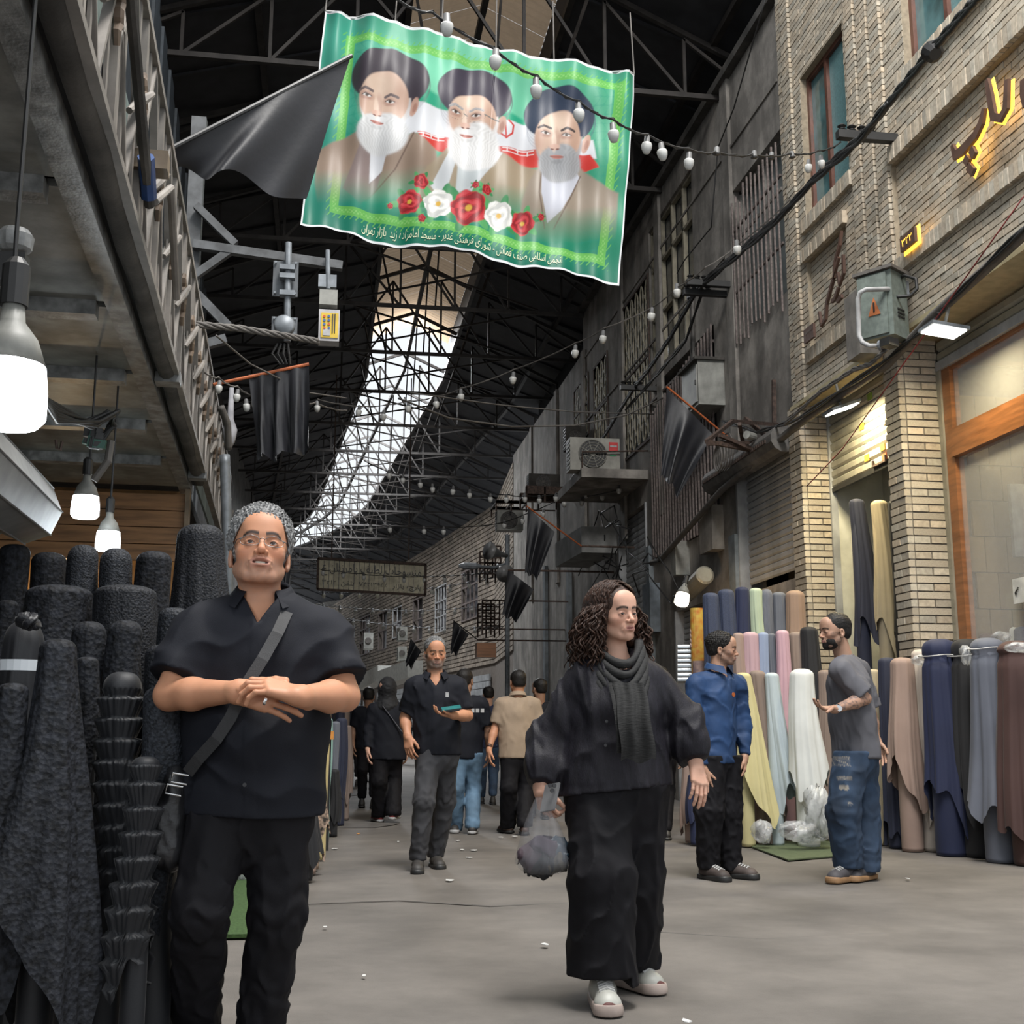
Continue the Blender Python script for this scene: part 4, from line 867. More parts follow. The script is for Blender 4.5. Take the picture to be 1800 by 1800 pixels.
# shutter-like roller drums and small canopies on old wall
for k, (u0, v0, u1, v1, lb) in enumerate([(1240,1010,1205,1045,'corrugated tin hood above the glowing bulb')]):
    a, b = P(u0, v0, X=5.05), P(u1, v1, X=5.05)
    MB().lathe(a, [(.10,0),(.13,.02),(.13,(b-a).length-.02),(.10,(b-a).length)], 14, axis=(b-a)).build('roller_drum', galvw, label=lb, cat='roller drum')
t = thing('iron_awning_frame', P(1330,780,X=5.0), 'bent rusty angle iron frame sticking out of the concrete wall', 'bracket')
m = MB()
for (u0,v0,x0,u1,v1,x1) in [(1242,776,4.4,1288,740,5.1),(1288,740,5.1,1385,748,5.3),(1242,776,4.4,1340,795,5.3),(1265,765,4.6,1345,800,5.3),(1310,735,5.2,1362,780,5.3),(1360,668,5.3,1361,745,5.3),(1244,780,4.4,1330,778,5.3),(1300,745,5.0,1310,800,5.3)]: m.bar(P(u0,v0,X=x0), P(u1,v1,X=x1), .045)
m.build('angle_iron', rust, t)
p = P(1325, 768, X=5.1); MB().lathe(p, [(.05,0),(.05,.16)], 12, axis=(-.8,-.6,0)).build('bullet_camera', wht, label='small white bullet camera below the iron frame', cat='camera')
t = thing('hung_cable_coil', P(1262,800,X=4.9), 'tangled coil of grey cable hung below the iron frame', 'cable')
m = MB()
for k in range(5):
    c = P(1262+4*k, 806-3*k, X=4.8+.05*k); m.tube([c+Vector((.0, (.16+.02*k)*math.cos(q), (.16+.02*k)*math.sin(q))) for q in [i*math.pi/10 for i in range(21)]], .011, 5)
m.build('loops', wire_g, t)
# tangle near the woman
rnd = random.Random(5)
for k in range(14):
    u, v = rnd.uniform(1040, 1150), rnd.uniform(900, 1000); pts = []
    for i in range(5): pts.append((u, v, -5.0+rnd.uniform(-.15,.1))); u += rnd.uniform(-30,35); v += rnd.uniform(-25,45)
    pts = [(a, b, -max(4.7, min(5.2, -c))) for a, b, c in pts]
    cable(pts, .012, 'stray black wire in the tangle beside the roller drum', name='stray_wire')['group'] = 'stray wires tangled on the wall'
# lower wall patches, shop fronts on the old building
for k, (u0, v0, u1, v1, x, mm, lb, nm) in enumerate([(1195,955,1185,1010,5.2,wht,'cream meter box with a dark slot above the bulb','meter_box'),(1150,1030,1135,1110,5.25,mat('blue_grey_sheet',(.16,.19,.22),.5),'blue grey sheet panel beside the hair of the woman','cladding_board'),(1260,900,1235,965,5.25,conc,'grey wooden board patch above the fabric stall','wall_board')]):
    a, b = P(u0, v1, X=x), P(u1, v0, X=x); MB().box((x-.06, min(a.y,b.y), min(a.z,b.z)), (XO+.02, max(a.y,b.y), max(a.z,b.z))).build(nm, mm, label=lb, cat='panel')
dp = mat('pale_blue_grey_paint', (.22,.25,.27), .6, var=.3, nscale=5, dirt=.3)
for k, (u, w) in enumerate([(1300,.25),(1146,.18),(1002,.25),(960,.3)]):
    p = P(u, 1100, X=XO-.05); MB().box((XO-.08, p.y, 0), (XO, p.y+w, 3.6+.5*k)).build('trim_%d' % (40+k), dp, kind='structure')
# ================================================================= LAMPS, RIGHT
em_w = mat('led_panel_glow', (1,1,1), .5, emit=(1,1,.92), estr=9); em_b = mat('cold_bulb_glow', (1,1,1), .5, emit=(.92,.97,1), estr=7); em_y = mat('amber_backlight', (1,.6,.1), .5, emit=(1,.52,.06), estr=2.2); em_wb = mat('warm_bulb_glow', (1,1,1), .5, emit=(1,.9,.7), estr=7)
def panel_lamp(u, v, X, label, rz=0, power=14, col=(1,.84,.5), tilt=.12):
    p = P(u, v, X=X); t = thing('led_floodlight', p, label, 'lamp', 'square led floodlights')
    M_ = Matrix.Translation(p) @ Euler((0, tilt, rz)).to_matrix().to_4x4()
    def T(b, nm, m):
        V = [M_ @ Vector(q) for q in b.V]; mk(nm, V, b.F, m, t)
    T(MB().box((-.17,-.13,0),(.17,.13,.03)), 'housing', steelL); T(MB().box((-.15,-.11,-.012),(.15,.11,-.001)), 'diffuser', em_w); T(MB().bar((0,0,.03),(.05,0,.3),.02), 'bracket', wht)
    l = bpy.data.lights.new('lamp_light', 'AREA'); l.size = .28; l.energy = power; l.color = col; o = bpy.data.objects.new('lamp_light', l); COL.objects.link(o); o.location = p-Vector((0,0,.03)); o.rotation_euler = (0, tilt, rz)
panel_lamp(1659, 582, 5.15, 'bright square floodlight above the shop window', power=45)
panel_lamp(1480, 719, 5.25, 'bright square floodlight above the half open door', tilt=-.35, power=60)
p = P(1785, 600, X=6.4); t = thing('led_floodlight', p, 'square ceiling light seen through the shop glass', 'lamp'); MB().box((p.x-.2,p.y-.14,p.z),(p.x+.2,p.y+.14,p.z+.03)).build('housing', steelL, t); MB().box((p.x-.18,p.y-.12,p.z-.01),(p.x+.18,p.y+.12,p.z-.001)).build('diffuser', em_w, t)
def add_area(loc, size, power, col, rot=(0,0,0)):
    l = bpy.data.lights.new('lamp_light', 'AREA'); l.size = size; l.energy = power; l.color = col; o = bpy.data.objects.new('lamp_light', l); COL.objects.link(o); o.location = loc; o.rotation_euler = rot
add_area(p-Vector((0,0,.05)), .3, 8, (1,.9,.68))
def point(loc, power, col, r=.04):
    l = bpy.data.lights.new('bulb_light', 'POINT'); l.energy = power; l.color = col; l.shadow_soft_size = r; o = bpy.data.objects.new('bulb_light', l); COL.objects.link(o); o.location = loc
def led_bulb(u, v, Y, label, s=1.0, power=10, glow=em_b, col=(.85,.94,1), cord=None, tilt=(0,0,-1)):
    p = P(u, v, Y=Y); t = thing('led_bulb', p, label, 'light bulb'); ax = Vector(tilt).normalized()
    MB().lathe(p, [(.062*s,-.05*s),(.068*s,0),(.068*s,.045*s),(.055*s,.06*s),(.0,.064*s)], 20, axis=ax, caps=False).build('diffuser', glow, t, smooth=True)
    MB().lathe(p, [(.018*s,-.17*s),(.022*s,-.13*s),(.045*s,-.10*s),(.062*s,-.05*s)], 20, axis=ax).build('heat_sink', wht, t, smooth=True)
    MB().lathe(p, [(.012*s,-.25*s),(.024*s,-.235*s),(.024*s,-.16*s)], 12, axis=ax).build('socket', blackm, t)
    if cord: MB().tube([p-ax*.24*s]+[P(a, b, Y=Y) for a, b in cord]+([Vector((P(*cord[-1], Y=Y).x, Y, 2.99))] if p.z < 2.9 and Y < 8 else []), .006, 6).build('cord', wire_m, t)
    point(p+ax*.12*s, power, col, .06)
led_bulb(12, 690, 3.0, 'largest glowing led bulb hanging at the left edge', 1.4, 7, cord=[(20,580),(28,425)])
led_bulb(150, 890, 6.4, 'glowing led bulb hanging under the cable tangle', 1.05, 10, cord=[(158,840),(160,780)])
led_bulb(190, 950, 6.9, 'glowing led bulb just above the black fabric rolls', 1.0, 10, cord=[(193,905),(198,835)])
led_bulb(1199, 1053, 14.6, 'warm glowing bulb beside the striped tin hood', 1.35, 22, em_wb, (1,.62,.25), cord=[(1205,1030)], tilt=(-.3,-.2,-1))
# ================================================================= SHOP LETTERING ON THE BRICK
browns = mat('brown_sign_metal', (.10,.055,.04), .5, var=.2)
def glyph(strokes, name, label, lit, X=5.2, w=.07):
    pts = [P(u, v, X=X) for st in strokes for u, v, *_ in st]; t = thing(name, pts[0], label, 'sign letters')
    for st in strokes:
        ps = [P(q[0], q[1], X=X) for q in st]; wd = [(q[2] if len(q) > 2 else 1)*w for q in st]; n = len(ps); Lf = []; Rt = []
        for i, p in enumerate(ps):
            d = (ps[min(i+1, n-1)]-ps[max(i-1, 0)]).normalized(); nn = Vector((0, -d.z, d.y)); Lf.append(p+nn*wd[i]/2); Rt.append(p-nn*wd[i]/2)
        for k, (dx, mm, nm, grow) in enumerate(((0, browns, 'letter', 0), (.045, em_y, 'backlight', .018))):
            if k and not lit: continue
            m = MB()
            for i in range(n-1):
                a, b, c, d = Lf[i], Lf[i+1], Rt[i+1], Rt[i]
                g = lambda q, o: q+(q-o).normalized()*grow+Vector((dx, 0, 0))
                m.prism([g(a,d), g(b,c), g(c,b), g(d,a)], (.03 if k == 0 else .008, 0, 0))
            m.build(nm, mm, t)
    return t
glyph([[(1733,140,.6),(1738,170),(1744,205,1.1),(1756,208,1),(1766,190),(1768,140,.7)], [(1728,190,.6),(1723,215),(1712,238,1.1),(1692,262,1.3),(1677,273,1.2),(1672,255,.5)], [(1705,262),(1711,274)], [(1694,278),(1701,286)], [(1700,292),(1709,303)], [(1796,140,.8),(1797,165),(1802,185,1)]], 'shop_sign_letters', 'brown shop letters backlit in amber at the top right', True, w=.07)
glyph([[(1477,405,.5),(1474,430),(1466,460),(1464,490),(1468,468,.8),(1472,452)], [(1480,448,.8),(1481,480,1),(1474,500),(1470,480)], [(1463,490),(1456,515),(1451,535),(1449,560,1.2),(1442,572,1),(1438,548,.6)], [(1472,505),(1466,525,1.1),(1460,530)], [(1478,520),(1470,530)]], 'shop_sign_letters', 'unlit rusty brown shop letters on the narrow brick panel', False, w=.042)
def plaque(u0, v0, u1, v1, label, lit, digits):
    a, b = P(u0, v1, X=5.2), P(u1, v0, X=5.2); y0, y1, z0, z1 = b.y, a.y, P((u0+u1)/2, (v0+v1)/2+10, X=5.2).z-.02, P((u0+u1)/2, (v0+v1)/2-12, X=5.2).z+.0
    t = thing('number_plaque', (5.2, (y0+y1)/2, z0), label, 'plaque'); MB().box((5.18, y0, z0), (5.21, y1, z1)).build('plate', browns, t)
    if lit: MB().box((5.225, y0-.02, z0-.025), (5.235, y1+.02, z1+.025)).build('backlight', em_y, t)
    lettering(digits, lambda x, y: (5.176, y1-(y1-y0)*(.15+.7*x), z0+(z1-z0)*(.25+.5*y)), em_y if lit else mortar, t, 'digits')
plaque(1586, 402, 1610, 440, 'small brown number plaque backlit in amber', True, '۲۲۳'); plaque(1416, 572, 1432, 600, 'small unlit number plaque left of the electrical box', False, '۲۲۳')
# ================================================================= FAR SIGNBOARD and small signs
signm = mat('aged_cream_sign', (.62,.57,.42), .7, var=.2, nscale=5, dirt=.3)
a, b = P(560, 1036, Y=30), P(746, 990, Y=30); ang = .05
t = thing('signboard', ((a.x+b.x)/2, 30, a.z), 'old cream signboard with black writing hung across the street', 'sign')
w = b.x-a.x; h = .78; slope = lambda x: -.10*(x-a.x)/w
for i in range(21):
    x0, x1 = a.x+w*i/21, a.x+w*(i+1)/21-.015; z0 = a.z+slope(x0); MB().box((x0, 30, z0), (x1, 30.03, z0+h)).build('slat', signm, t)
f = MB(); 
for (x0, z0, x1, z1) in ((a.x-.04, a.z, b.x+.04, a.z-.1), (a.x-.04, a.z+h, b.x+.04, a.z+h-.1)): f.bar((x0,29.98,z0),(x1,29.98,z1),.06)
f.bar((a.x-.03,29.98,a.z),(a.x-.03,29.98,a.z+h),.06).bar((b.x+.03,29.98,a.z-.1),(b.x+.03,29.98,a.z+h-.1),.06); f.bar((a.x+.3,30,a.z+h),(a.x+.3,30,10.1),.03).bar((b.x-.4,30,a.z+h),(b.x-.4,30,10.1),.03); f.build('sign_frame', rust, t)
lettering('منسوجات لطیف بامرزبان ع', lambda x, y: (a.x+w*(.03+.94*x), 29.975, a.z+slope(a.x+w*x)+h*(.46+.42*y)), blackm, t)
lettering('پارچه بازار  ۵۵۶۳۱۲۴۷  تلفن  ۲۱۳۳', lambda x, y: (a.x+w*(.03+.94*x), 29.975, a.z+slope(a.x+w*x)+h*(.10+.22*y)), blackm, t)
a, b = P(596, 1172, Y=24), P(620, 1143, Y=24); t = thing('hanging_sign', (a.x, 24, a.z), 'lime green hanging sign with red writing behind the elbow', 'sign'); MB().box((a.x-.25,24,a.z),(b.x,24.03,b.z)).build('board', mat('lime_board', (.35,.50,.03), .5), t)
redl = mat('red_lettering', (.5,.02,.02), .5); lettering('ساده', lambda x, y: (a.x+(b.x-a.x)*(.1+.8*x), 23.99, a.z+(b.z-a.z)*(.1+.28*y)), redl, t); lettering('سا', lambda x, y: (a.x+(b.x-a.x)*(-.3+.9*x), 23.99, a.z+(b.z-a.z)*(.5+.35*y)), redl, t)
a, b = P(838, 1155, Y=25), P(872, 1130, Y=25); MB().box((a.x,25,a.z),(b.x,25.3,b.z)).build('wooden_sign_box', wood, label='brown wooden shop sign box right of the small black flag', cat='sign')
a, b = P(1786, 1062, X=5.68), P(1830, 1008, X=5.68); t = thing('paper_notice', (5.68, a.y, a.z), 'white paper notice with black writing inside the shop glass', 'notice')
MB().box((5.66, b.y, a.z), (5.665, a.y, b.z)).build('sheet', paper, t); lettering('ده', lambda x, y: (5.655, a.y-(a.y-b.y)*(.08+.7*x), a.z+(b.z-a.z)*(.3+.35*y)), blackm, t)
# reflection in the shop glass, built as a solid cabinet with yellow triangle
a, b = P(1700, 1000, X=6.3), P(1775, 850, X=6.3); t = thing('reflected_cabinet', (6.3, b.y, a.z), 'reflection of a white cabinet with a yellow warning triangle, built behind the shop glass', 'cabinet'); cabm = mat('white_cabinet', (.50,.50,.45), .5)
MB().box((6.3, b.y, a.z), (6.7, a.y, b.z)).build('body', cabm, t); y_, z_ = (a.y+b.y)/2, a.z+(b.z-a.z)*.35
MB().prism([(6.29,y_-.07,z_),(6.29,y_+.07,z_),(6.29,y_,z_+.14)], (.005,0,0)).build('warning_triangle', mat('yellow_warning', (.75,.55,.02), .5), t); MB().bar((6.285,y_,z_+.03),(6.285,y_,z_+.10),.012).build('bolt_mark', blackm, t)
for q in range(4): MB().box((6.29, y_-.08, z_+.28+.04*q), (6.3, y_+.08, z_+.295+.04*q)).build('vent_slot', wire_g, t)
# ================================================================= LEFT SHOP ROW
cpan = mat('painted_board_ceiling', (.27,.27,.25), .45, var=.35, nscale=5, bump=.25, bscale=18, dirt=.5)
cbeam = mat('peeling_grey_paint', (.26,.265,.26), .4, var=.5, nscale=12, bump=.4, bscale=70, dirt=.4)
railm = mat('dusty_rail_paint', (.25,.225,.20), .6, var=.25, nscale=6, dirt=.35)
pine = mat('knotty_pine', (.27,.135,.055), .5, var=.4, nscale=2.5, stretch=(1,1,9), bump=.1, objrnd=.15)
ply = mat('plywood_facing', (.20,.15,.10), .6, var=.3)
def Lobox(mb, l0, m0, z0, l1, m1, z1): 
    c = L((l0+l1)/2, (m0+m1)/2, (z0+z1)/2); return mb.obox(c, LP*(abs(l1-l0)/2), LD*(abs(m1-m0)/2), (0,0,abs(z1-z0)/2))
can = thing('ceiling_canopy', L(-1.5, 6, 3), kind='structure'); can.name = 'ceiling_2'
ms = [1.2, 2.9, 4.35, 5.65, 6.75, 7.85, 8.9, 10.0]
for i in range(len(ms)-1):
    Lobox(MB(), -3.2, ms[i]+.04, 3.0, -.86, ms[i+1]-.04, 3.03).build('ceiling_panel', cpan, can)
    if 0 < i: Lobox(MB(), -3.2, ms[i]-.05, 2.93, -.90, ms[i]+.05, 3.0).build('rib', cbeam, can)
Lobox(MB(), -.86, 1.0, 2.985, -.765, 10.2, 3.1).build('edge_beam', cbeam, can)
Lobox(MB(), -.765, 1.0, 3.06, -.68, 10.2, 3.2).build('gap_shade', shade_black, can)  # near-black strip painting the shade in the gap along the canopy edge
Lobox(MB(), -3.3, 1.0, 3.12, -.66, 10.2, 3.25).build('deck', shade_black, can)
tp = [L(-.70+.006*math.sin(i*2.0), 1+i*.45, 3.06) for i in range(21)]; MB().tube(tp, [.045+.004*(i%2) for i in range(21)], 10).build('wrapped_pipe', darkc, can, smooth=True)
for m_ in (6.9, 9.6): Lobox(MB(), -.76, m_, 3.0, -.62, m_+.12, 3.07).build('bracket', cbeam, can)
# shadowed far canopy
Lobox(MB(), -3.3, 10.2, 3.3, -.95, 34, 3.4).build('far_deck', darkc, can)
# railing: plane l=-.65, z 3.03..3.95 : one thing with its pieces
rl = thing('balcony_railing', L(-.65, 6, 3.05), 'long beige iron balcony railing with diamond pattern above the black fabric stall', 'railing')
zl, zh = 3.06, 3.98
MB().bar(L(-.65,1,zl), L(-.65,14.5,zl), .05, .035).build('bottom_rail', railm, rl); MB().bar(L(-.65,1,zh), L(-.65,14.5,zh), .05, .04).build('top_rail', railm, rl)
mpan = 1.1; k = 0
while mpan < 14.3:
    w = .74; a, b = mpan, mpan+w; c = (a+b)/2; zm = (zl+zh)/2
    m = MB()
    m.bar(L(-.65,a,zl), L(-.65,a,zh), .04, .04)
    for q in (.18, .34): m.bar(L(-.65,a+w*q,zl), L(-.65,a+w*q,zh), .03, .012); 
    m.bar(L(-.65,a+w*.82,zl), L(-.65,a+w*.82,zh), .03, .012)
    m.build('post', railm, rl)
    m = MB()
    q = [(c, zl), (b-.12, zm), (c, zh), (a+.12, zm)]
    for i in range(4): m.bar(L(-.65,q[i][0],q[i][1]), L(-.65,q[(i+1)%4][0],q[(i+1)%4][1]), .035, .02)
    m.bar(L(-.65,a,zm-.18), L(-.65,c,zh), .03, .018).bar(L(-.65,a,zm+.18), L(-.65,c,zl), .03, .018)
    m.build('lozenge', railm, rl)
    tw = [L(-.63,b-.08+.012*math.cos(i*1.6),zm-.16+.02*i) for i in range(17)]; MB().tube(tw, [.012+.012*math.sin(math.pi*i/16) for i in range(17)], 6).build('twisted_knot', mat('old_bronze', (.14,.10,.07), .5), rl)
    MB().tube([L(-.65,b-.28,zm-.12),L(-.62,b-.18,zm-.02),L(-.60,b-.02,zm+.1)], [.014,.022,.014], 8).build('scroll', railm, rl)
    mpan += w; k += 1
# grey sheet behind railing
shb = mat('pale_teal_sheet', (.16,.20,.19), .5, var=.2)
Lobox(MB(), -.80, 1, 3.2, -.78, 14.0, 3.9).build('backing_sheet', shb, rl)
# lashed poles on the railing
t = thing('lashed_pipe', L(-.62, 4.4, 3.1), 'dark steel pipe lashed to the railing with blue tape', 'pipe'); MB().tube([L(-.60,3.2,3.95), L(-.60,4.9,3.18)], .022, 8).build('pipe', darkc, t); MB().tube([L(-.60,4.7,3.30), L(-.6,4.86,3.2)], .034, 8).build('tape_wrap', mat('blue_tape', (.03,.07,.2), .4), t)
Lobox(MB(), -.66, 4.75, 3.28, -.52, 4.85, 3.36).build('wood_block', ply, t); MB().tube([L(-.58,4.9,3.2), L(-.57,5.4,3.5), L(-.57,5.95,3.16)], .018, 8).build('bent_pipe', railm, t)
# steel post with brackets and junction boxes
steelD = mat('dull_post_steel', (.09,.095,.10), .6, var=.4, nscale=9)
t = thing('steel_post', P(345, 900, Y=12), 'tall grey steel post with triangular bracket arms behind the railing', 'post')
a = P(362, 215, Y=9.5); b = P(335, 492, Y=9.5)
MB().box((b.x-.06, 9.5, 3.3), (b.x+.06, 9.6, P(362, 205, Y=9.5).z)).build('column', steelD, t)
for (u0,v0,u1,v1,w) in ((340,430,602,468,.07),(345,362,414,430,.06),(335,490,412,436,.06),(332,503,402,575,.07),(345,610,398,596,.07)): MB().bar(P(u0,v0,Y=9.45), P(u1,v1,Y=9.45), w, w).build('bracket_arm', steelD, t)
t = thing('junction_assembly', P(503,500,Y=9.3), 'clamped junction plates on a vertical conduit hanging from the bracket arm', 'junction box')
MB().tube([P(507,427,Y=9.3), P(505,600,Y=9.3)], .028, 10).build('conduit', steelL, t)
pl = mat('grey_plate', (.12,.13,.14), .5, metal=.3, var=.3)
for (u0,v0,u1,v1) in ((481,458,523,522),(478,556,522,592)): 
    a, b = P(u0,v0,Y=9.36), P(u1,v1,Y=9.36); MB().box((a.x,9.36,b.z),(b.x,9.38,a.z)).build('plate', pl, t)
    for x in (a.x+.02, b.x-.02):
        for z in (a.z-.02, b.z+.02): MB().lathe((x,9.35,z), [(.01,0),(.01,.02)], 6, axis=(0,-1,0)).build('bolt', steelL, t)
for v in (470, 485, 515): a = P(505, v, Y=9.27); MB().box((a.x-.06,9.25,a.z-.02),(a.x+.06,9.33,a.z+.02)).build('clamp', steelL, t)
a = P(500, 573, Y=9.26); MB().lathe(a, [(.085,0),(.085,.03),(.07,.05)], 18, axis=(0,-1,0)).build('round_cover', steelL, t, smooth=True)
for k in range(4): MB().tube([P(488+6*k,604,Y=9.3), P(478+10*k,622,Y=9.28), P(492+6*k,640,Y=9.3)], .009, 5).build('loose_cable', wire_m, t)
t = thing('battery_box', P(580,600,Y=9.3), 'white battery box with a yellow safety label under the bracket arm', 'box')
a, b = P(561,543,Y=9.3), P(596,600,Y=9.3); MB().box((a.x,9.3,b.z),(b.x,9.44,a.z)).build('casing', mat('white_plastic', (.40,.39,.40), .5), t)
yl = mat('yellow_label', (.62,.42,.04), .5); c, d = P(565,549,Y=9.29), P(594,594,Y=9.29); MB().box((c.x,9.292,d.z),(d.x,9.3,c.z)).build('label_sticker', yl, t)
bl = mat('blue_mark', (.04,.12,.35), .5)
for i in range(2):
    for j in range(4): q = P(570+8*i, 556+7*j, Y=9.29); MB().lathe(q, [(.011,0),(.011,.004)], 10, axis=(0,-1,0)).build('safety_symbol', bl if (i+j) % 3 else stkr, t)
q = P(568,578,Y=9.29); r_ = P(580,590,Y=9.29); MB().box((q.x,9.286,r_.z),(r_.x,9.292,q.z)).build('white_patch', whitef, t)
for k in range(2): q = P(585+4*k,552,Y=9.29); MB().box((q.x-.004,9.286,q.z-.16),(q.x+.004,9.292,q.z)).build('text_line', blackm, t)
a, b = P(562,508,Y=9.3), P(593,536,Y=9.3); MB().box((a.x,9.3,b.z),(b.x,9.4,a.z)).build('upper_unit', wht, t); MB().tube([P(576,440,Y=9.35), P(577,508,Y=9.35)], .02, 8).build('conduit', steelL, t); MB().box((P(560,478,Y=9.3).x,9.34,P(560,500,Y=9.3).z),(P(592,478,Y=9.3).x,9.4,P(560,478,Y=9.3).z)).build('bracket_plate', steelL, t)
# pine fascia of the shop end
pf = thing('wall_shop_end', L(-2, 10.1, 2.4), kind='structure'); pf.name = 'wall_end'
z = 2.94
for i in range(4): Lobox(MB(), -3.0, 10.0, z-.135, -.80, 10.06, z-.003).build('plank', pine, pf); z -= .14
zl_ = z
for i in range(9): MB().obox(L(-2.45+.2*i, 10.55, zl_+.14), LP*.095, LD*.5+Vector((0,0,.12)), (0,0,.012)).build('ceiling_plank', pine, pf)
Lobox(MB(), -3.2, 11.2, 0, -.9, 11.25, 3.2).build('rear_board', mat('warm_lit_board', (.35,.2,.08), .6), pf)
point(L(-1.9, 10.7, 2.2), 12, (1,.72,.4))
Lobox(MB(), -.80, 9.95, 1.2, -.765, 10.10, 2.98).build('corner_board', ply, pf)
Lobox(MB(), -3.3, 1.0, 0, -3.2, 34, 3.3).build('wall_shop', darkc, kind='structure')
# roller shutter drum box (octagonal) top left, and pillar stub
t = thing('shutter_drum_box', L(-1.6, 4.5, 2.5), 'pale octagonal roller shutter box at the left under the canopy', 'shutter housing')
a = P(-120, 760, Y=3.7); b = P(48, 898, Y=5.6)
MB().lathe(a, [(.15,0),(.15,(b-a).length)], 8, axis=(b-a)).build('drum_cover', mat('pale_metal_cover', (.30,.30,.29), .45, var=.15, dirt=.25), t)
d_ = (b-a).normalized()
for k in range(8):
    x_ = d_.orthogonal().normalized(); y_ = d_.cross(x_); q = 2*math.pi*k/8; off = (x_*math.cos(q)+y_*math.sin(q))*.152; MB().tube([a+off, b+off], .004, 4).build('seam', wire_g, t)
Lobox(MB(), -2.15, 5.7, 1.2, -1.95, 5.9, 2.4).build('pillar_stub', conc, kind='structure')
# cable tangle under the canopy
t = thing('cable_tangle', P(170,770,Y=6.2), 'knot of black cables and connectors hanging under the canopy', 'cable tangle')
rr = random.Random(3)
for k in range(7):
    pts = [P(20,620+4*k,Y=3.6+.1*k), P(60+3*k,690+3*k,Y=4.6), P(100,712+5*k,Y=5.3), P(150+4*k,735+7*rr.random()*3,Y=5.9), P(185+4*k,722+10*rr.random(),Y=6.0), P(203-2*k,748,Y=6.1), P(180,765+rr.random()*12,Y=6.1), P(165+12*rr.random(),772,Y=6.1)]
    out = []
    for i in range(len(pts)-1):
        for q in range(5): out.append(pts[i].lerp(pts[i+1], q/5))
    MB().tube(out, .010, 6).build('cable', wire_m, t, smooth=True)
for k in range(12):
    p = P(165+rr.uniform(-14,14), 768+rr.uniform(-12,14), Y=6.1); MB().obox(p, (rr.uniform(.01,.03),.01,0), (0,.015,0), (.003,0,rr.uniform(.01,.03))).build('connector', [blackm, mat('green_plug', (.02,.10,.07), .5), blackm][k % 3], t)
MB().tube([P(195,775,Y=6.2), P(190,810,Y=6.2), P(165,845,Y=6.2)], .02, 8).build('conduit', wire_g, t)
t = thing('ceiling_hook', P(103,790,Y=6.6), 'bent iron hook under the canopy left of the cable knot', 'hook'); MB().tube([P(98,773,Y=6.6),P(100,788,Y=6.6),P(106,791,Y=6.6),P(109,776,Y=6.6)], .008, 6).build('hook', rust, t)
t = thing('ceiling_socket', P(30,400,Y=3.6), 'old ceiling socket with dangling black plug at the left edge', 'socket'); a = P(28,405,Y=3.6); MB().lathe(a, [(.04,0),(.055,.02),(.05,.06),(.035,.07)], 12, axis=(0,0,-1)).build('base', cbeam, t); MB().box((a.x-.04,3.57,a.z-.17),(a.x+.04,3.63,a.z-.08)).build('plug', blackm, t)
# pipes at the far end of railing
cable([(1,1,1)]*0 or [(395,800,10.6),(398,900,10.6),(402,1060,10.6)], .05, 'pale drain pipe beyond the end of the railing', steelL, name='drain_pipe', cat='pipe')
cable([(388,715,10.4),(400,745,10.5),(402,790,10.6)], .035, 'grey elbow pipe at the far end of the balcony', wire_g, name='drain_elbow', cat='pipe')
t = thing('wrapped_bundle', P(408,760,Y=11), 'white cloth bundle tied to the elbow pipe', 'bundle'); MB().lathe(P(404,755,Y=11), [(.02,.4),(.03,.1),(.07,0),(.05,-.12),(.01,-.2)], 10).build('bundle', mat('grey_rag', (.3,.3,.32), .8), t, smooth=True)
# bluish corrugated sheets behind, left depth
cs = mat('blue_grey_corrugated', (.035,.045,.055), .6, var=.3)
t = thing('wall_left_upper', L(-1.9, 16, 3.4), kind='structure'); t.name = 'wall_left_2'
for i in range(26): Lobox(MB(), -1.7-.03*(i%2), 11+i*.5, 3.4, -1.66-.03*(i%2), 11.46+i*.5, 9.6).build('sheet_strip', cs, t)
MB().bar(L(-1.6,10.5,6), L(-1.6,24,6), .1).bar(L(-1.6,10.5,8), L(-1.6,24,8), .1).build('girder', steel, t)
# green rugs
grass = mat('artificial_turf', (.045,.092,.025), .95, var=.35, nscale=60, bump=.8, bscale=300)
a = P(360,1648,Z=0); 
MB().box((-1.5,6.3,.012),(-.33,10.2,.03)).build('turf_rug', grass, label='bright green artificial turf rug behind the legs of the bespectacled man', cat='rug')
olive = mat('olive_felt', (.085,.11,.055), .95, var=.2, nscale=40, bump=.5, bscale=250)
MB().prism([P(1300,1482,Z=.008),P(1385,1513,Z=.008),P(1500,1504,Z=.008),P(1560,1478,Z=.008),P(1420,1460,Z=.008)], (0,0,.01)).build('felt_mat', olive, label='olive green mat under the rolls between the two talking men', cat='rug')
# ================================================================= FABRIC ROLLS
def fab(name, col, rough=.75, kind='plain'):
    if kind == 'plain': return mat('cloth_'+name, col, rough, var=.10, nscale=3, bump=.12, bscale=350, sheen=.08)
    if kind == 'knit': return mat('cloth_'+name, col, rough, var=.25, nscale=120, bump=.6, bscale=160, sheen=.06)
    if kind == 'stripe': return mat('cloth_'+name, col, rough, var=.3, nscale=20, stretch=(30,30,.5), bump=.4, bscale=20, sheen=.06)
    if kind == 'lace': return mat('cloth_'+name, col, .7, var=.8, nscale=48, bump=.7, bscale=70, voro=70, spec=.25)
    if kind == 'lace2': return mat('cloth_'+name, col, .65, var=.7, nscale=95, bump=.7, bscale=130, voro=110, spec=.3)
    if kind == 'leopard': return mat('cloth_'+name, col, .7, col2=(.02,.015,.01), nscale=38, bump=.1)
cardb = mat('roll_core_card', (.30,.22,.14), .8)
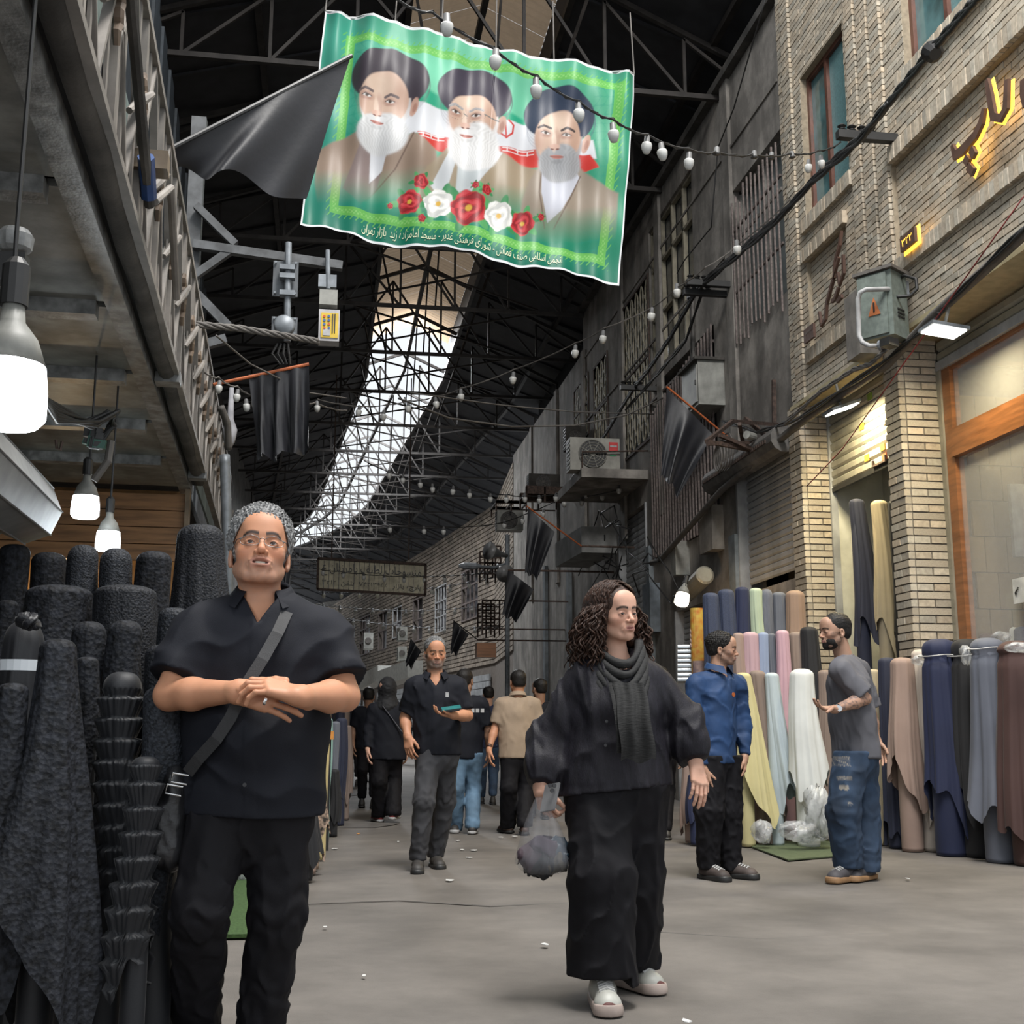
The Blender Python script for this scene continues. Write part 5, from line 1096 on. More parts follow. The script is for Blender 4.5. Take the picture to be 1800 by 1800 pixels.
def roll(u, w, vtop, Y, vhem, m, label, rt=None, vbot=None, nf=7, flare=1.35, amp=.16, point=None, pointd=0, lean=0, seed=0, ruffle=0, group=None, corem=None, name='fabric_roll', tail=True, gth=0, dome=.6, cat='fabric roll'):
    """w: half width in pixels near the top; the cloth drapes from vtop to vhem and a wound core stands under it"""
    p = P(u, vtop, Y=Y); h = p.z; px = abs(P(u+w, vtop, Y=Y).x-p.x); r0 = rt or px; zh = max(.04, P(u, vhem, Y=Y).z); rn = random.Random(seed*17+int(u)+int(vtop))
    ph = [rn.uniform(0, 6.28) for _ in range(6)]; x0, y0 = p.x, Y+r0*.5
    t = thing(name, (x0, y0, 0), label, cat, group)
    if zh > .12 or tail:
        MB().lathe((x0+lean*h*0, y0, .012), [(r0*.86,0),(r0*.9,.03),(r0*.88,h*.5),(r0*.8,max(.1,h-.12)),(r0*.5,max(.12,h-.06))], 20).build('wound_core', corem or m, t, smooth=True)
    na, nz = (72, 40) if not ruffle else (72, 130)
    def fn(a, q):
        th = a*2*math.pi-math.pi/2     # seam at back
        c_, s_ = math.cos(th), math.sin(th)
        if q < .22:                      # domed top
            k = q/.22; r = r0*math.sin(k*math.pi/2)**.7; z = h-r0*dome*(1-math.cos(k*math.pi/2)); f = k**2*.25; zz = 0
        else:
            k = (q-.22)/.78; fr = max(0, -s_)
            hem = zh+(h-zh)*.10*math.sin(2*th+ph[0])+(h-zh)*.06*math.sin(5*th+ph[1])
            if point is not None: dd = math.atan2(math.sin(th-point), math.cos(th-point)); hem -= pointd*max(0, 1-abs(dd)/1.1); hem += pointd*.35
            hem = max(.03, hem); z = (h-r0*dome)*(1-k)+hem*k; r = r0*(1+(flare-1)*k**1.3); f = .25+k*.9; zz = k
            if ruffle: r += .030*((z*ruffle/3.14159) % 1)*(.75+.25*math.sin(th*20+int(z*ruffle/3.14159)))-.01
            if gth: r *= 1-.18*math.exp(-((z-(h-gth))/.03)**2)
        fold = (math.sin(nf*th+ph[2]+.8*math.sin(zz*2+ph[3]))+.5*math.sin((nf*2+1)*th+ph[4]+zz)+.25*math.sin((nf*4+3)*th+ph[5]))*amp*f
        r *= 1+fold*.55
        sway = .03*zz*math.sin(ph[1]+zz*3)
        return (x0+r*c_+sway+lean*(h-z), y0+r*s_*.92, z)
    MB().grid(fn, na, nz).build('draped_cloth', m, t, smooth=True)
    return t
navyk = fab('navy_knit', (.038,.050,.092), kind='knit'); navy = fab('navy', (.014,.020,.058)); blk = fab('black', (.012,.012,.014)); 
mint = fab('mint', (.42,.50,.36)); gstr = fab('grey_stripe', (.13,.14,.17), kind='stripe'); slate = fab('slate', (.12,.13,.155)); tan = fab('tan', (.30,.20,.14)); pinkd = fab('pink', (.46,.31,.34)); beige = fab('beige', (.33,.24,.20)); pblue = fab('pale_blue', (.26,.32,.45)); pinkc = fab('candy_pink', (.52,.33,.38)); taupe = fab('taupe', (.23,.175,.145)); yellow = fab('pale_yellow', (.56,.50,.26)); whitec = fab('white', (.66,.68,.66)); ice = fab('ice_blue', (.44,.51,.54)); cream2 = fab('cream', (.52,.46,.40)); brown = fab('brown', (.07,.035,.03)); slateb = fab('slate_blue', (.115,.125,.155)); dusty = fab('dusty_rose', (.31,.22,.18)); dnavy = fab('dark_navy', (.018,.022,.045)); oat = fab('oatmeal', (.44,.37,.25))
G = 'fabric rolls standing outside the brick shop'
R_ = [ # u, half w, top v, Y, hem v, mat, label, kwargs
 (1251,15,1041,11.6,1260,navyk,'speckled navy roll, leftmost of the back row',{}), (1278,15,1035,11.6,1240,navyk,'second speckled navy roll of the back row, tallest of the blue ones',{}), (1306,13,1031,11.6,1240,navy,'plain navy roll beside the mint one in the back row',{}),
 (1330,12,1033,11.6,1240,mint,'pale mint green roll in the back row',{}), (1349,11,1035,11.6,1240,gstr,'grey striped roll with a pointed top in the back row',dict(dome=1.2)), (1371,13,1040,11.6,1240,slate,'plain slate grey roll in the back row',{}), (1400,17,1037,11.5,1260,tan,'tan brown roll against the left brick pillar',{}),
 (1299,10,1112,11.1,1300,beige,'narrow beige roll behind the head of the man in the blue shirt',{}), (1321,15,1110,11.1,1300,pinkd,'wide dusty pink roll in the middle row',{}), (1343,10,1111,11.1,1300,pblue,'narrow pale blue roll in the middle row',{}), (1357,8,1113,11.1,1300,slate,'narrow grey roll between the blue and the pink ones',{}),
 (1377,12,1107,11.0,1340,pinkc,'candy pink roll reaching down behind the white one',dict(flare=1.5)), (1402,14,1110,11.1,1300,taupe,'taupe roll in the middle row left of the black one',{}), (1424,16,1101,11.0,1300,blk,'black roll leaning at the end of the middle row',dict(lean=.05)),
 (1308,14,1182,10.55,1405,yellow,'pale yellow roll with cloth hanging to a point',dict(flare=2.4,point=-1.2,pointd=.28,lean=.10,tail=True)), (1333,15,1178,10.7,1445,taupe,'greyish taupe roll behind the pale yellow cloth',dict(flare=1.8,lean=.08)), (1358,13,1182,10.6,1400,ice,'ice blue roll with cloth swept to the right',dict(flare=1.9,lean=.08)),
 (1413,22,1175,10.4,1385,whitec,'big white roll wrapped in plastic at its foot',dict(flare=1.55,amp=.10)), (1453,14,1177,10.9,1400,taupe,'taupe roll just right of the big white one',{}), (1476,13,1172,10.8,1440,brown,'dark brown roll behind the arm of the tattooed man',{}), (1500,16,1165,10.7,1470,dnavy,'black navy roll hidden behind the tattooed man',{}), (1537,12,1176,10.5,1470,oat,'olive beige roll right behind the tattooed man',{}),
 (1562,16,1155,10.2,1498,dnavy,'dark navy roll right of the ripped jeans',dict(flare=1.6)), (1590,21,1155,9.9,1380,dusty,'dusty brown roll with cloth gathered in tiers',dict(flare=1.5,point=-1.4,pointd=.25)), (1622,17,1141,9.9,1420,cream2,'cream roll topped with plastic wrap',dict(flare=1.35,gth=.12)),
 (1657,30,1122,9.5,1415,navy,'royal navy roll tied with white string at its top',dict(flare=1.35,point=-1.5,pointd=.12,gth=.18)), (1706,28,1122,9.35,1420,blk,'black roll tied beside the navy one',dict(flare=1.4,gth=.18)), (1742,30,1120,8.95,1420,slateb,'slate blue roll with cloth swept to a point',dict(flare=1.7,point=-2.0,pointd=.3,gth=.14)), (1795,34,1125,8.7,1440,brown,'dark brown roll at the right edge of the stall',dict(flare=1.4,gth=.12)),
 (1662,17,1118,10.3,1250,whitec,'white roll top peeking out behind the navy one',{}), (1688,14,1124,10.0,1250,blk,'short black roll top in the rear right row',{}), (1712,16,1111,10.3,1250,pblue,'light blue roll top behind the black one',{}), (1737,14,1113,10.1,1250,brown,'maroon roll top behind the slate blue one',{}), (1760,13,1107,10.3,1250,cream2,'cream roll top near the shop glass',{}), (1781,13,1101,10.2,1250,whitec,'white roll top near the shop glass',{}), (1800,14,1101,9.9,1250,navy,'navy roll top at the right edge',{}),
]
for k, (u, w, vt, Y, vh, m, lb, kw) in enumerate(R_): roll(u, w*.92, vt, Y, vh, m, lb, seed=k, group=G, **kw)
# plastic wraps on tops, string ties
plas = mat('clear_plastic', (.8,.82,.84), .12, alpha=.30, var=.2, nscale=15, bump=.9, bscale=30, spec=.8)
def crumple(u, v, Y, rx, rz, label, seed=0, ry=None, name='plastic_wrap', m=None, group=None):
    rn = random.Random(seed); c = P(u, v, Y=Y); ph = [rn.uniform(0,6.28) for _ in range(8)]; ry = ry or rx
    def fn(a, b):
        th, fi = a*2*math.pi, b*math.pi; d = .8+.30*math.sin(3*th+ph[0]+2*fi)*math.sin(fi)+.16*math.sin(7*th+ph[1]+5*fi)+.13*math.sin(13*th+9*fi+ph[2])
        return (c.x+rx*d*math.sin(fi)*math.cos(th), c.y+ry*d*math.sin(fi)*math.sin(th), max(.015, c.z+rz*d*math.cos(fi)))
    return MB().grid(fn, 30, 16).build(name, m or plas, smooth=True, label=label, cat='plastic wrap', group=group)
crumple(1622,1160,9.75,.10,.05,'crumpled clear plastic on the top of the cream roll',1); crumple(1700,1152,9.1,.06,.08,'knot of clear plastic between the navy and black rolls',2); crumple(1760,1120,9.6,.08,.05,'clear plastic cap on a cream roll near the glass',3); crumple(1790,1138,8.45,.10,.04,'plastic tag bag on the dark brown roll',4)
crumple(1410,1462,10.15,.22,.09,'heap of clear plastic sheet at the foot of the white roll',5,.12); crumple(1437,1425,10.15,.13,.22,'plastic sleeve around the foot of the white roll',6,.1,m=mat('milky_plastic', (.70,.72,.72), .2, alpha=.55, var=.2, nscale=14, bump=1, bscale=25)); crumple(1340,1462,10.3,.09,.10,'clear plastic bag at the foot of the yellow roll',7,.1)
cordw = mat('white_string', (.6,.6,.6), .6)
for k, (u, v, Y, r, lb) in enumerate([(1657,1153,9.5,.165,'white string tied around the navy roll'),(1706,1153,9.35,.16,'white string tied around the black roll'),(1742,1140,8.95,.15,'white string tied around the slate blue roll')]):
    c = P(u, v, Y=Y); MB().tube([(c.x+r*math.cos(q), Y+.07+r*math.sin(q), c.z+.006*math.sin(3*q)) for q in [i*math.pi/12 for i in range(25)]], .005, 5).build('string_tie', cordw, label=lb, cat='string')
# rolls lying in the door alcove
roll(1508,13,876,11.7,1125,dnavy,'dark navy roll displayed high in the half open doorway',seed=60,flare=1.9,lean=.06,amp=.2); roll(1548,14,878,11.5,1130,oat,'oatmeal linen roll displayed high in the half open doorway',seed=61,flare=1.9,lean=.07,point=-1.2,pointd=.2); roll(1571,8,880,11.2,1130,blk,'thin black roll at the right of the half open doorway',seed=62)
for o in [o for o in COL.objects if o.get('label','').find('half open doorway') >= 0 and o.get('category') == 'fabric roll']:
    o.location.x += .0
# left of the blue shirt man
roll(1216,14,1340,11.0,1452,dusty,'short tan roll with navy cloth beside the kerb',seed=70); roll(1221,10,1360,10.8,1440,navy,'navy cloth roll leaning on the short tan one',seed=71,flare=1.6)
orr = mat('orange_printed_tube', (.50,.17,.03), .5, col2=(.55,.40,.08), nscale=14); fl = mat('floral_tube', (.35,.24,.20), .6, col2=(.18,.13,.14), nscale=20)
MB().lathe(P(1228,1200,Y=12.2), [(.07,-1.0),(.07,.78)], 16).build('printed_tube', orr, label='orange printed oilcloth tube standing left of the blue rolls', cat='roll'); MB().lathe(P(1231,1200,Y=11.9), [(.075,-1.0),(.075,.22)], 16).build('printed_tube', fl, label='floral oilcloth tube standing before the orange one', cat='roll')
foil = mat('silver_foil_roll', (.55,.58,.60), .25, metal=.8)
for k in range(8): p = P(1213, 1138+8.2*k, Y=12.4); MB().lathe(p, [(.035,-.13),(.035,.10)], 12, axis=(1,-.3,0)).build('foil_roll', foil, label=['topmost','second from the top','third from the top','fourth from the top','fourth from the bottom','third from the bottom','second from the bottom','lowest'][k]+' silvery roll in the small stack left of the printed tubes', cat='roll', group='stack of small silvery rolls')
for k in range(4): p = P(1238, 1108+8*k, Y=12.2); MB().lathe(p, [(.038,-.15),(.038,.12)], 12, axis=(1,-.2,.15)).build('paper_roll', fl if k % 2 else mat('cloth_beige2', (.36,.27,.22), .7), label=['topmost','second from top','second from bottom','lowest'][k]+' small beige roll in the pile above the silvery rolls', cat='roll', group='stack of small beige rolls')
# --------- black stall on the left
GB = 'black lace fabric rolls of the left stall'
L1 = fab('black_lace', (.015,.0165,.021), kind='lace'); L2 = fab('black_fine_lace', (.017,.0185,.023), kind='lace2'); L3 = fab('black_satin_roll', (.010,.011,.014), .6); L4 = fab('black_gleam_lace', (.026,.029,.036), kind='lace2')
Bk = [(24,29,955,5.4,1300,L1,'black lace roll, leftmost of the rear row',{}), (84,33,969,5.5,1300,L1,'low black lace roll, second of the rear row',{}), (145,29,956,5.4,1300,L4,'greyish patterned black roll under the led bulbs, third of the rear row',dict(dome=1.0)), (203,30,962,5.35,1300,L4,'black floral lace roll, fourth of the rear row',dict(dome=1.0)), (270,33,967,5.3,1300,L1,'broad black roll left of the tallest one',{}), (352,44,919,5.0,1240,L2,'tallest black roll with crossing line pattern beside the grey haired man',dict(flare=1.75,amp=.12,nf=9)),
 (12,20,1054,5.0,1300,L1,'black roll at the left edge in the second row',{}), (99,62,1026,4.75,1320,L1,'very wide black leaf lace roll in the second row',dict(dome=.3)), (217,58,1026,4.7,1320,L2,'very wide speckled black roll in the second row',dict(dome=.3,nf=9)), (305,28,1067,4.6,1350,L4,'grainy black roll partly behind the shoulder of the grey haired man',{}),
 (155,32,1091,4.4,1300,L1,'rounded black roll in the third row, left one',dict(dome=.8)), (219,32,1089,4.35,1300,L1,'rounded black roll with cracked lace in the third row, right one',dict(dome=.8)), (285,32,1132,4.3,1400,L2,'ribbed black roll behind the elbow of the grey haired man',{}),
 (40,38,1090,4.35,1500,L3,'bunched black roll with a knotted top and white paper band',dict(dome=1.3,amp=.2)), (152,22,1154,4.05,1420,L1,'slim black roll between the draped one and the ruffled one',{}), (214,36,1180,3.95,1560,L3,'ruffled black roll with tiers of frills',dict(ruffle=48,dome=.9,flare=1.3,amp=.05)), (290,42,1205,3.9,1640,L4,'shaggy black roll beside the shoulder bag',dict(flare=1.15,nf=4)),
 (100,34,1122,3.72,1700,L1,'large front black roll with heavy cloth flaring to the ground',dict(flare=3.3,amp=.16,nf=6,point=-.5,pointd=.35)), (20,30,1200,3.7,1730,L1,'black roll with hanging corner at the lower left edge',dict(flare=2.2)), (255,26,1330,3.75,1700,L3,'low black frilled cloth roll at the foot of the stall',dict(ruffle=44,flare=1.6,amp=.05)), (322,20,1400,4.3,1760,L1,'small black roll behind the leg of the bespectacled man',{})]
for k, (u, w, vt, Y, vh, m, lb, kw) in enumerate(Bk):
    kw = dict(flare=1.25, amp=.09) | kw; roll(u, w*.95, vt, Y, vh, m, lb, seed=100+k, group=GB, corem=L3, **kw)
MB().tube([P(4+57*i/10, 1178-3*math.sin(i*.31), Y=4.12) for i in range(11)], .001, 4).build('band_edge', whitef, kind=None, label='thin edge of the white paper band on the knotted black roll', cat='paper band') if 0 else None
c = P(32, 1170, Y=4.2); MB().grid(lambda a, b: (c.x+(.117)*math.sin((a-.5)*2.2), 4.30-.16*math.cos((a-.5)*2.2), c.z+.036*(b-.5)), 12, 1).build('paper_band', mat('white_paper_band', (.50,.53,.56), .6, var=.05), label='white paper band around the knotted black roll', cat='paper band')
crumple(50,1092,4.2,.04,.03,'twist of black plastic tying the knotted roll',8,m=blackf,name='plastic_twist')
# --------- stalls further down the left side
leo = fab('leopard', (.42,.30,.22), kind='leopard'); ylw = fab('yellow_print', (.55,.45,.22)); teal = fab('pale_teal', (.25,.42,.38))
GL = 'fabric rolls on the left stall behind the man'
for k, (u, w, vt, Y, vh, m, lb, kw) in enumerate([(556,14,1240,9.3,1450,leo,'leopard print roll hanging behind the elbow of the bespectacled man',dict(flare=1.9,point=-1.1,pointd=.2)), (572,8,1250,10.0,1440,ylw,'yellow patterned roll beside the leopard print',dict(flare=1.6)), (545,16,1400,9.0,1500,dusty,'brown wound roll end under the leopard print',{}), (566,9,1262,11.5,1400,pinkd,'dusty pink roll on the far left stall',{}), (577,8,1262,11.8,1400,teal,'pale teal roll on the far left stall',{}), (590,8,1268,12.6,1395,slate,'grey roll standing beside the orange box',{}), (601,10,1262,13.6,1402,dnavy,'dark roll wrapped in plastic beyond the orange box',{}), (612,6,1275,14.5,1395,taupe,'taupe roll at the end of the left stall',dict(flare=1.7)), (588,9,1352,12.2,1440,blk,'low black roll below the orange box',{}), (598,8,1240,16.0,1390,dnavy,'tall dark roll at the back of the left stall',{}), (540,18,1330,8.6,1500,blk,'black roll just behind the hip of the bespectacled man',{})]):
    roll(u, w, vt, Y, vh, m, lb, seed=200+k, group=GL, **kw)
for k in range(8):
    roll(548+8*k+(k%2)*3, 8, 1215+7*(k%3), 13.5+1.1*k, 1390, [dnavy, blk, slate, taupe][k%4], ['dark','black','grey','taupe'][k%4]+' roll in the distant left stall, number counted from the elbow outwards' if 0 else ['dark navy roll just behind the elbow in the far stall','black roll next in the far stall behind the elbow','grey roll midway along the far left stall','taupe roll midway along the far left stall','second dark navy roll near the hijab','second black roll near the hijab','second grey roll near the hijab','last taupe roll before the hijab'][k], seed=300+k, group='rolls of the distant left stall')
a, b = P(560,1300,Y=10.8), P(587,1285,Y=10.8); t = thing('orange_box', (a.x,10.8,a.z), 'orange carton with white label held on a black stand', 'box'); MB().box((a.x,10.8,a.z),(b.x,11.0,b.z)).build('carton', orng, t); MB().box((a.x+.03,10.79,a.z+.015),(b.x-.03,10.8,a.z+.045)).build('paper_label', paper, t); MB().box((a.x+.02,10.85,0),(a.x+.05,10.9,a.z)).box((b.x-.05,10.85,0),(b.x-.02,10.9,a.z)).build('stand', blackm, t)
crumple(420,1515,8.6,.14,.12,'clear bluish plastic bag on the turf between the legs',9,.1,name='plastic_bag')
# ================================================================= SCULPTING ENGINE (distance fields -> meshes)
f32 = np.float32
def va(v): return np.array(v, dtype=np.float64)
class Pr:                                            # one rounded cone, ellipsoid; op: + add, - carve
    def __init__(s, kind, a, b=None, ra=.05, rb=None, k=.02, op='+', flat=None, R=None, clip=None):
        s.kind = kind; s.a = va(a); s.b = va(b) if b is not None else s.a; s.ra = ra; s.rb = ra if rb is None else rb; s.k = k; s.op = op; s.flat = flat; s.R = R; s.clip = clip
        if kind == 'cone':
            r = max(s.ra, s.rb); s.lo = np.minimum(s.a, s.b)-r; s.hi = np.maximum(s.a, s.b)+r
        else: r = max(s.ra); s.lo = s.a-r; s.hi = s.a+r
    def d(s, p):
        if s.kind == 'cone':
            a, b = s.a, s.b; q = p-a; ab = b-a
            if s.flat is not None:
                n, f = s.flat; n = va(n); q = q+np.multiply.outer((q@n)*(1/f-1), n); ab = ab+n*((ab@n)*(1/f-1))
            L = max(ab@ab, 1e-9); t = np.clip((q@ab)/L, 0, 1); r = s.ra+(s.rb-s.ra)*t
            q = q-t[..., None]*ab; d = np.sqrt((q*q).sum(-1))-r
            if s.flat is not None and s.flat[1] < 1: d = d*np.clip(.5+s.flat[1]*.5, .3, 1)
        else:
            q = p-s.a
            if s.R is not None: q = q@s.R
            rr = va(s.ra); k0 = np.sqrt(((q/rr)**2).sum(-1)); k1 = np.sqrt(((q/(rr*rr))**2).sum(-1))+1e-9; d = k0*(k0-1)/k1
        if s.clip is not None: d = np.maximum(d, (p-va(s.clip[0]))@va(s.clip[1]))
        return d
def cone(a, b, ra, rb=None, k=.02, **o): return Pr('cone', a, b, ra, rb, k, **o)
def ell(c, r, R=None, k=.02, **o): return Pr('ell', c, None, r, r, k, R=R, **o)
def chain(pts, rs, k=.02, **o): return [cone(pts[i], pts[i+1], rs[i], rs[i+1], k, **o) for i in range(len(pts)-1)]
def noise_fn(seed, sc_, n=7, an=(1,1,1)):
    r = np.random.RandomState(seed); K = r.normal(size=(n, 3))*sc_*va(an); ph = r.uniform(0, 6.28, n); K2 = r.normal(size=(3, 3))*sc_*.5; p2 = r.uniform(0, 6.28, 3)
    def f(p):
        w = np.stack([np.sin(p@K2[i]+p2[i]) for i in range(3)], -1)*.6; o = 0
        for i in range(n): o = o+np.sin(p@K[i]+ph[i]+w[..., i % 3])
        return o/n
    return f
def polygonize(prims, lo, hi, h, excl=(), disp=None, clips=()):
    lo = va(lo); n = np.ceil((va(hi)-lo)/h).astype(int)+1
    ax = [lo[i]+h*np.arange(n[i]) for i in range(3)]; D = np.full(n, .2, dtype=np.float64)
    for pr in prims:
        m = pr.k+2.5*h+(.015 if disp else 0); i0 = np.clip(np.floor((pr.lo-m-lo)/h).astype(int), 0, n); i1 = np.clip(np.ceil((pr.hi+m-lo)/h).astype(int)+1, 0, n)
        if (i1 <= i0).any(): continue
        sl = tuple(slice(i0[j], i1[j]) for j in range(3))
        g = np.stack(np.meshgrid(ax[0][sl[0]], ax[1][sl[1]], ax[2][sl[2]], indexing='ij'), -1); d = pr.d(g); e = D[sl]; k = pr.k
        if pr.op == '+': hh = np.maximum(k-np.abs(e-d), 0)/k; D[sl] = np.minimum(e, d)-hh*hh*k*.25
        else: hh = np.maximum(k-np.abs(e+d), 0)/k; D[sl] = np.maximum(e, -d)+hh*hh*k*.25
    near = np.abs(D) < .03
    if disp:
        g = np.argwhere(near); pts = lo+g*h; D[near] += disp(pts)
    for c in clips:
        g = np.argwhere(D < .03); pts = lo+g*h; D[D < .03] = np.maximum(D[D < .03], c(pts))
    S = D < 0; nx, ny, nz = [q-1 for q in n]
    cs = np.zeros((nx, ny, nz), np.int8)
    for i in (0,1):
        for j in (0,1):
            for k in (0,1): cs += S[i:nx+i, j:ny+j, k:nz+k]
    act = (cs > 0) & (cs < 8)
    idx = np.argwhere(act)
    if len(idx) == 0: return np.zeros((0,3)), np.zeros((0,4), int)
    acc = np.zeros((len(idx), 3)); cnt = np.zeros(len(idx))
    cor = [(i,j,k) for i in (0,1) for j in (0,1) for k in (0,1)]
    val = {c: D[idx[:,0]+c[0], idx[:,1]+c[1], idx[:,2]+c[2]] for c in cor}
    for c in cor:
        for a in range(3):
            if c[a] == 0:
                c2 = list(c); c2[a] = 1; c2 = tuple(c2); v0, v1 = val[c], val[c2]; m = (v0 < 0) != (v1 < 0); t = np.where(m, v0/(v0-v1+1e-12*(v0==v1)), 0)
                p = np.tile(np.array(c, float), (len(idx), 1)); p[:, a] = t; acc[m] += p[m]; cnt[m] += 1
    V = lo+(idx+acc/cnt[:, None])*h
    cid = np.full((nx, ny, nz), -1, np.int64); cid[tuple(idx.T)] = np.arange(len(idx)); Fs = []
    for a in range(3):
        b, c = (a+1) % 3, (a+2) % 3; s0 = [slice(0, nx+1), slice(0, ny+1), slice(0, nz+1)]; s0[a] = slice(0, n[a]-1); s1 = list(s0); s1[a] = slice(1, n[a])
        A = S[tuple(s0)]; B = S[tuple(s1)]; e = np.argwhere(A != B); fl_ = A[tuple(e.T)]
        ok = (e[:, b] > 0) & (e[:, c] > 0) & (e[:, b] < n[b]-1) & (e[:, c] < n[c]-1); e = e[ok]; fl_ = fl_[ok]
        def cell(db, dc): q = e.copy(); q[:, b] += db; q[:, c] += dc; return cid[q[:,0], q[:,1], q[:,2]]
        q = np.stack([cell(-1,-1), cell(0,-1), cell(0,0), cell(-1,0)], 1); q[~fl_] = q[~fl_][:, ::-1]; Fs.append(q)
    Fq = np.concatenate(Fs); Fq = Fq[(Fq >= 0).all(1)]
    if len(excl):
        dead = np.zeros(len(V), bool)
        for (l_, h_) in excl: dead |= ((V > va(l_)+h*1.3+.004) & (V < va(h_)-h*1.3-.004)).all(1)
        Fq = Fq[~dead[Fq].any(1)]; u, inv = np.unique(Fq, return_inverse=True); V = V[u]; Fq = inv.reshape(Fq.shape)
    return V, Fq
def bounds(prims, pad=.03):
    p = [q for q in prims if q.op == '+']; return np.min([q.lo for q in p], 0)-pad, np.max([q.hi for q in p], 0)+pad
def sculpt(name, prims, h, m, parent, fine=(), disp=None, clips=(), colf=None, **kw):
    lo, hi = bounds(prims); Vs = []; Fs = []; o = 0
    for (l_, h_, hr) in fine:
        V, Fq = polygonize(prims, l_, h_, hr, (), disp, clips); Vs.append(V); Fs.append(Fq+o); o += len(V)
    V, Fq = polygonize(prims, lo, hi, h, [(l_, h_) for l_, h_, _ in fine], disp, clips); Vs.append(V); Fs.append(Fq+o)
    V = np.concatenate(Vs); Fq = np.concatenate(Fs)
    return mk(name, V, Fq, m, parent, smooth=True, cols=colf(V) if colf else None, **kw)
# ================================================================= PEOPLE
skin_m = mat('skin', (1,1,1), .55, var=.06, nscale=30, vcol='Col', spec=.4, bump=.08, bscale=500)
nt = skin_m.node_tree; nt.nodes['Principled BSDF'].inputs['Subsurface Weight'].default_value = .12; nt.nodes['Principled BSDF'].inputs['Subsurface Radius'].default_value = (.01,.004,.002); nt.nodes['Principled BSDF'].inputs['Subsurface Scale'].default_value = .5
eye_w = mat('eye_white', (.40,.36,.34), .2, var=.02); eye_i = mat('eye_iris', (.03,.015,.01), .08, var=.1); teeth = mat('teeth', (.55,.50,.42), .3)
hairm = {}
def hair_mat(nm, col, var=.5): 
    if nm not in hairm: hairm[nm] = mat('hair_'+nm, col, .5, spec=.3, var=var, nscale=120, bump=1, bscale=160, stretch=(1,1,.5))
    return hairm[nm]
def Rot(yaw, pitch=0, roll=0):
    """columns = local axes (x right of the subject's image, y forward, z up). yaw 0 faces the camera (-Y)."""
    M_ = Matrix.Rotation(yaw, 3, 'Z') @ Matrix.Rotation(pitch, 3, 'X') @ Matrix.Rotation(roll, 3, 'Y') @ Matrix.Rotation(math.pi, 3, 'Z')
    # local y (0,1,0) is turned to world -Y ; local x becomes world -X ; flip so x is image right
    return np.array(M_)
def head_prims(c, R, s=1.0, beard=False, mouth=0, fem=False, jaw=1.0, mw=1.0, smile=0):
    c = va(c); T = lambda x, y, z: c+R@va((x*s, y*s, z*s)); E = lambda x, y, z, a, b, d, k=.012, **o: ell(T(x,y,z), (a*s,b*s,d*s), R, k*s, **o); K = lambda p, q, ra, rb, k=.01, **o: cone(T(*p), T(*q), ra*s, rb*s, k*s, **o)
    j = jaw
    L_ = [E(0,-.018,.045,.077,.098,.080,.02), E(0,.030,.005,.066,.066,.085,.03), E(0,.028,-.060,.053*j,.052,.042,.03), E(0,.070,-.092,.021*j,.017,.017,.025)]
    for x in (-1, 1):
        L_ += [E(x*.043,.052,-.020,.022,.024,.018,.02), K((x*.052,.0,-.05),(x*.030*j,.055,-.088),.020,.014,.02), E(x*.017,.084,.024,.020,.009,.009,.014)]
    L_ += [E(0,.070,.060,.050,.025,.04,.03)]
    for x in (-1, 1): L_ += [E(x*.031,.097,.002,.018,.013,.0115,.010,op='-')]
    L_ += [K((0,.085,.012),(0,.108,-.026),.0065,.0095,.010), E(0,.107,-.029,.0105,.010,.0095,.006)]
    for x in (-1, 1): L_ += [E(x*.0135,.097,-.032,.0075,.0105,.0075,.005)]
    for x in (-1, 1): L_ += [E(x*.0065,.104,-.0405,.0036,.0055,.004,.002,op='-')]
    L_ += [E(0,.080,-.060,.030,.018,.022,.015)]
    for x in (-1, 1): L_ += [K((x*.021,.098,-.036),(x*.033,.082,-.062),.0022,.0022,.006,op='-'), K((x*.018,.097,-.012),(x*.044,.086,-.016),.0018,.0015,.006,op='-')]
    lp = .0044 if fem else .0042; gap = mouth
    L_ += [K((-.023*mw,.0862-.008*(mw-1),-.059+gap*.3+smile),(-.005*mw,.0985,-.0545+gap),.0024,lp,.004), K((.005*mw,.0985,-.0545+gap),(.023*mw,.0862-.008*(mw-1),-.059+gap*.3+smile),lp,.0024,.004), K((-.005,.0985,-.0545+gap),(.005,.0985,-.0545+gap),lp,lp,.004)]
    L_ += [K((-.021*mw,.0862-.008*(mw-1),-.0615-gap*.4+smile),(-.004*mw,.0965,-.0665-gap),.0024,lp*1.25,.004), K((.004*mw,.0965,-.0665-gap),(.021*mw,.0862-.008*(mw-1),-.0615-gap*.4+smile),lp*1.25,.0024,.004), K((-.004,.0965,-.0665-gap),(.004,.0965,-.0665-gap),lp*1.25,lp*1.25,.004)]
    L_ += [E(0,.100,-.0605+smile*.3,.022*mw,.016+.004*(mw-1),.0010+gap*.95,.003,op='-'), E(0,.094,-.079,.016,.008,.005,.010,op='-')]
    for x in (-1, 1):                                # ears, lids
        L_ += [E(x*.080,-.012,-.008,.008,.018,.030,.008), E(x*.084,-.008,-.004,.006,.009,.016,.004,op='-'), E(x*.079,-.004,-.034,.006,.009,.010,.006)]
        L_ += [E(x*.031,.0785,.001,.0158,.0148,.0135,.004), E(x*.031,.098,-.0005,.0130,.013,.0048,.0025,op='-')]
    return L_
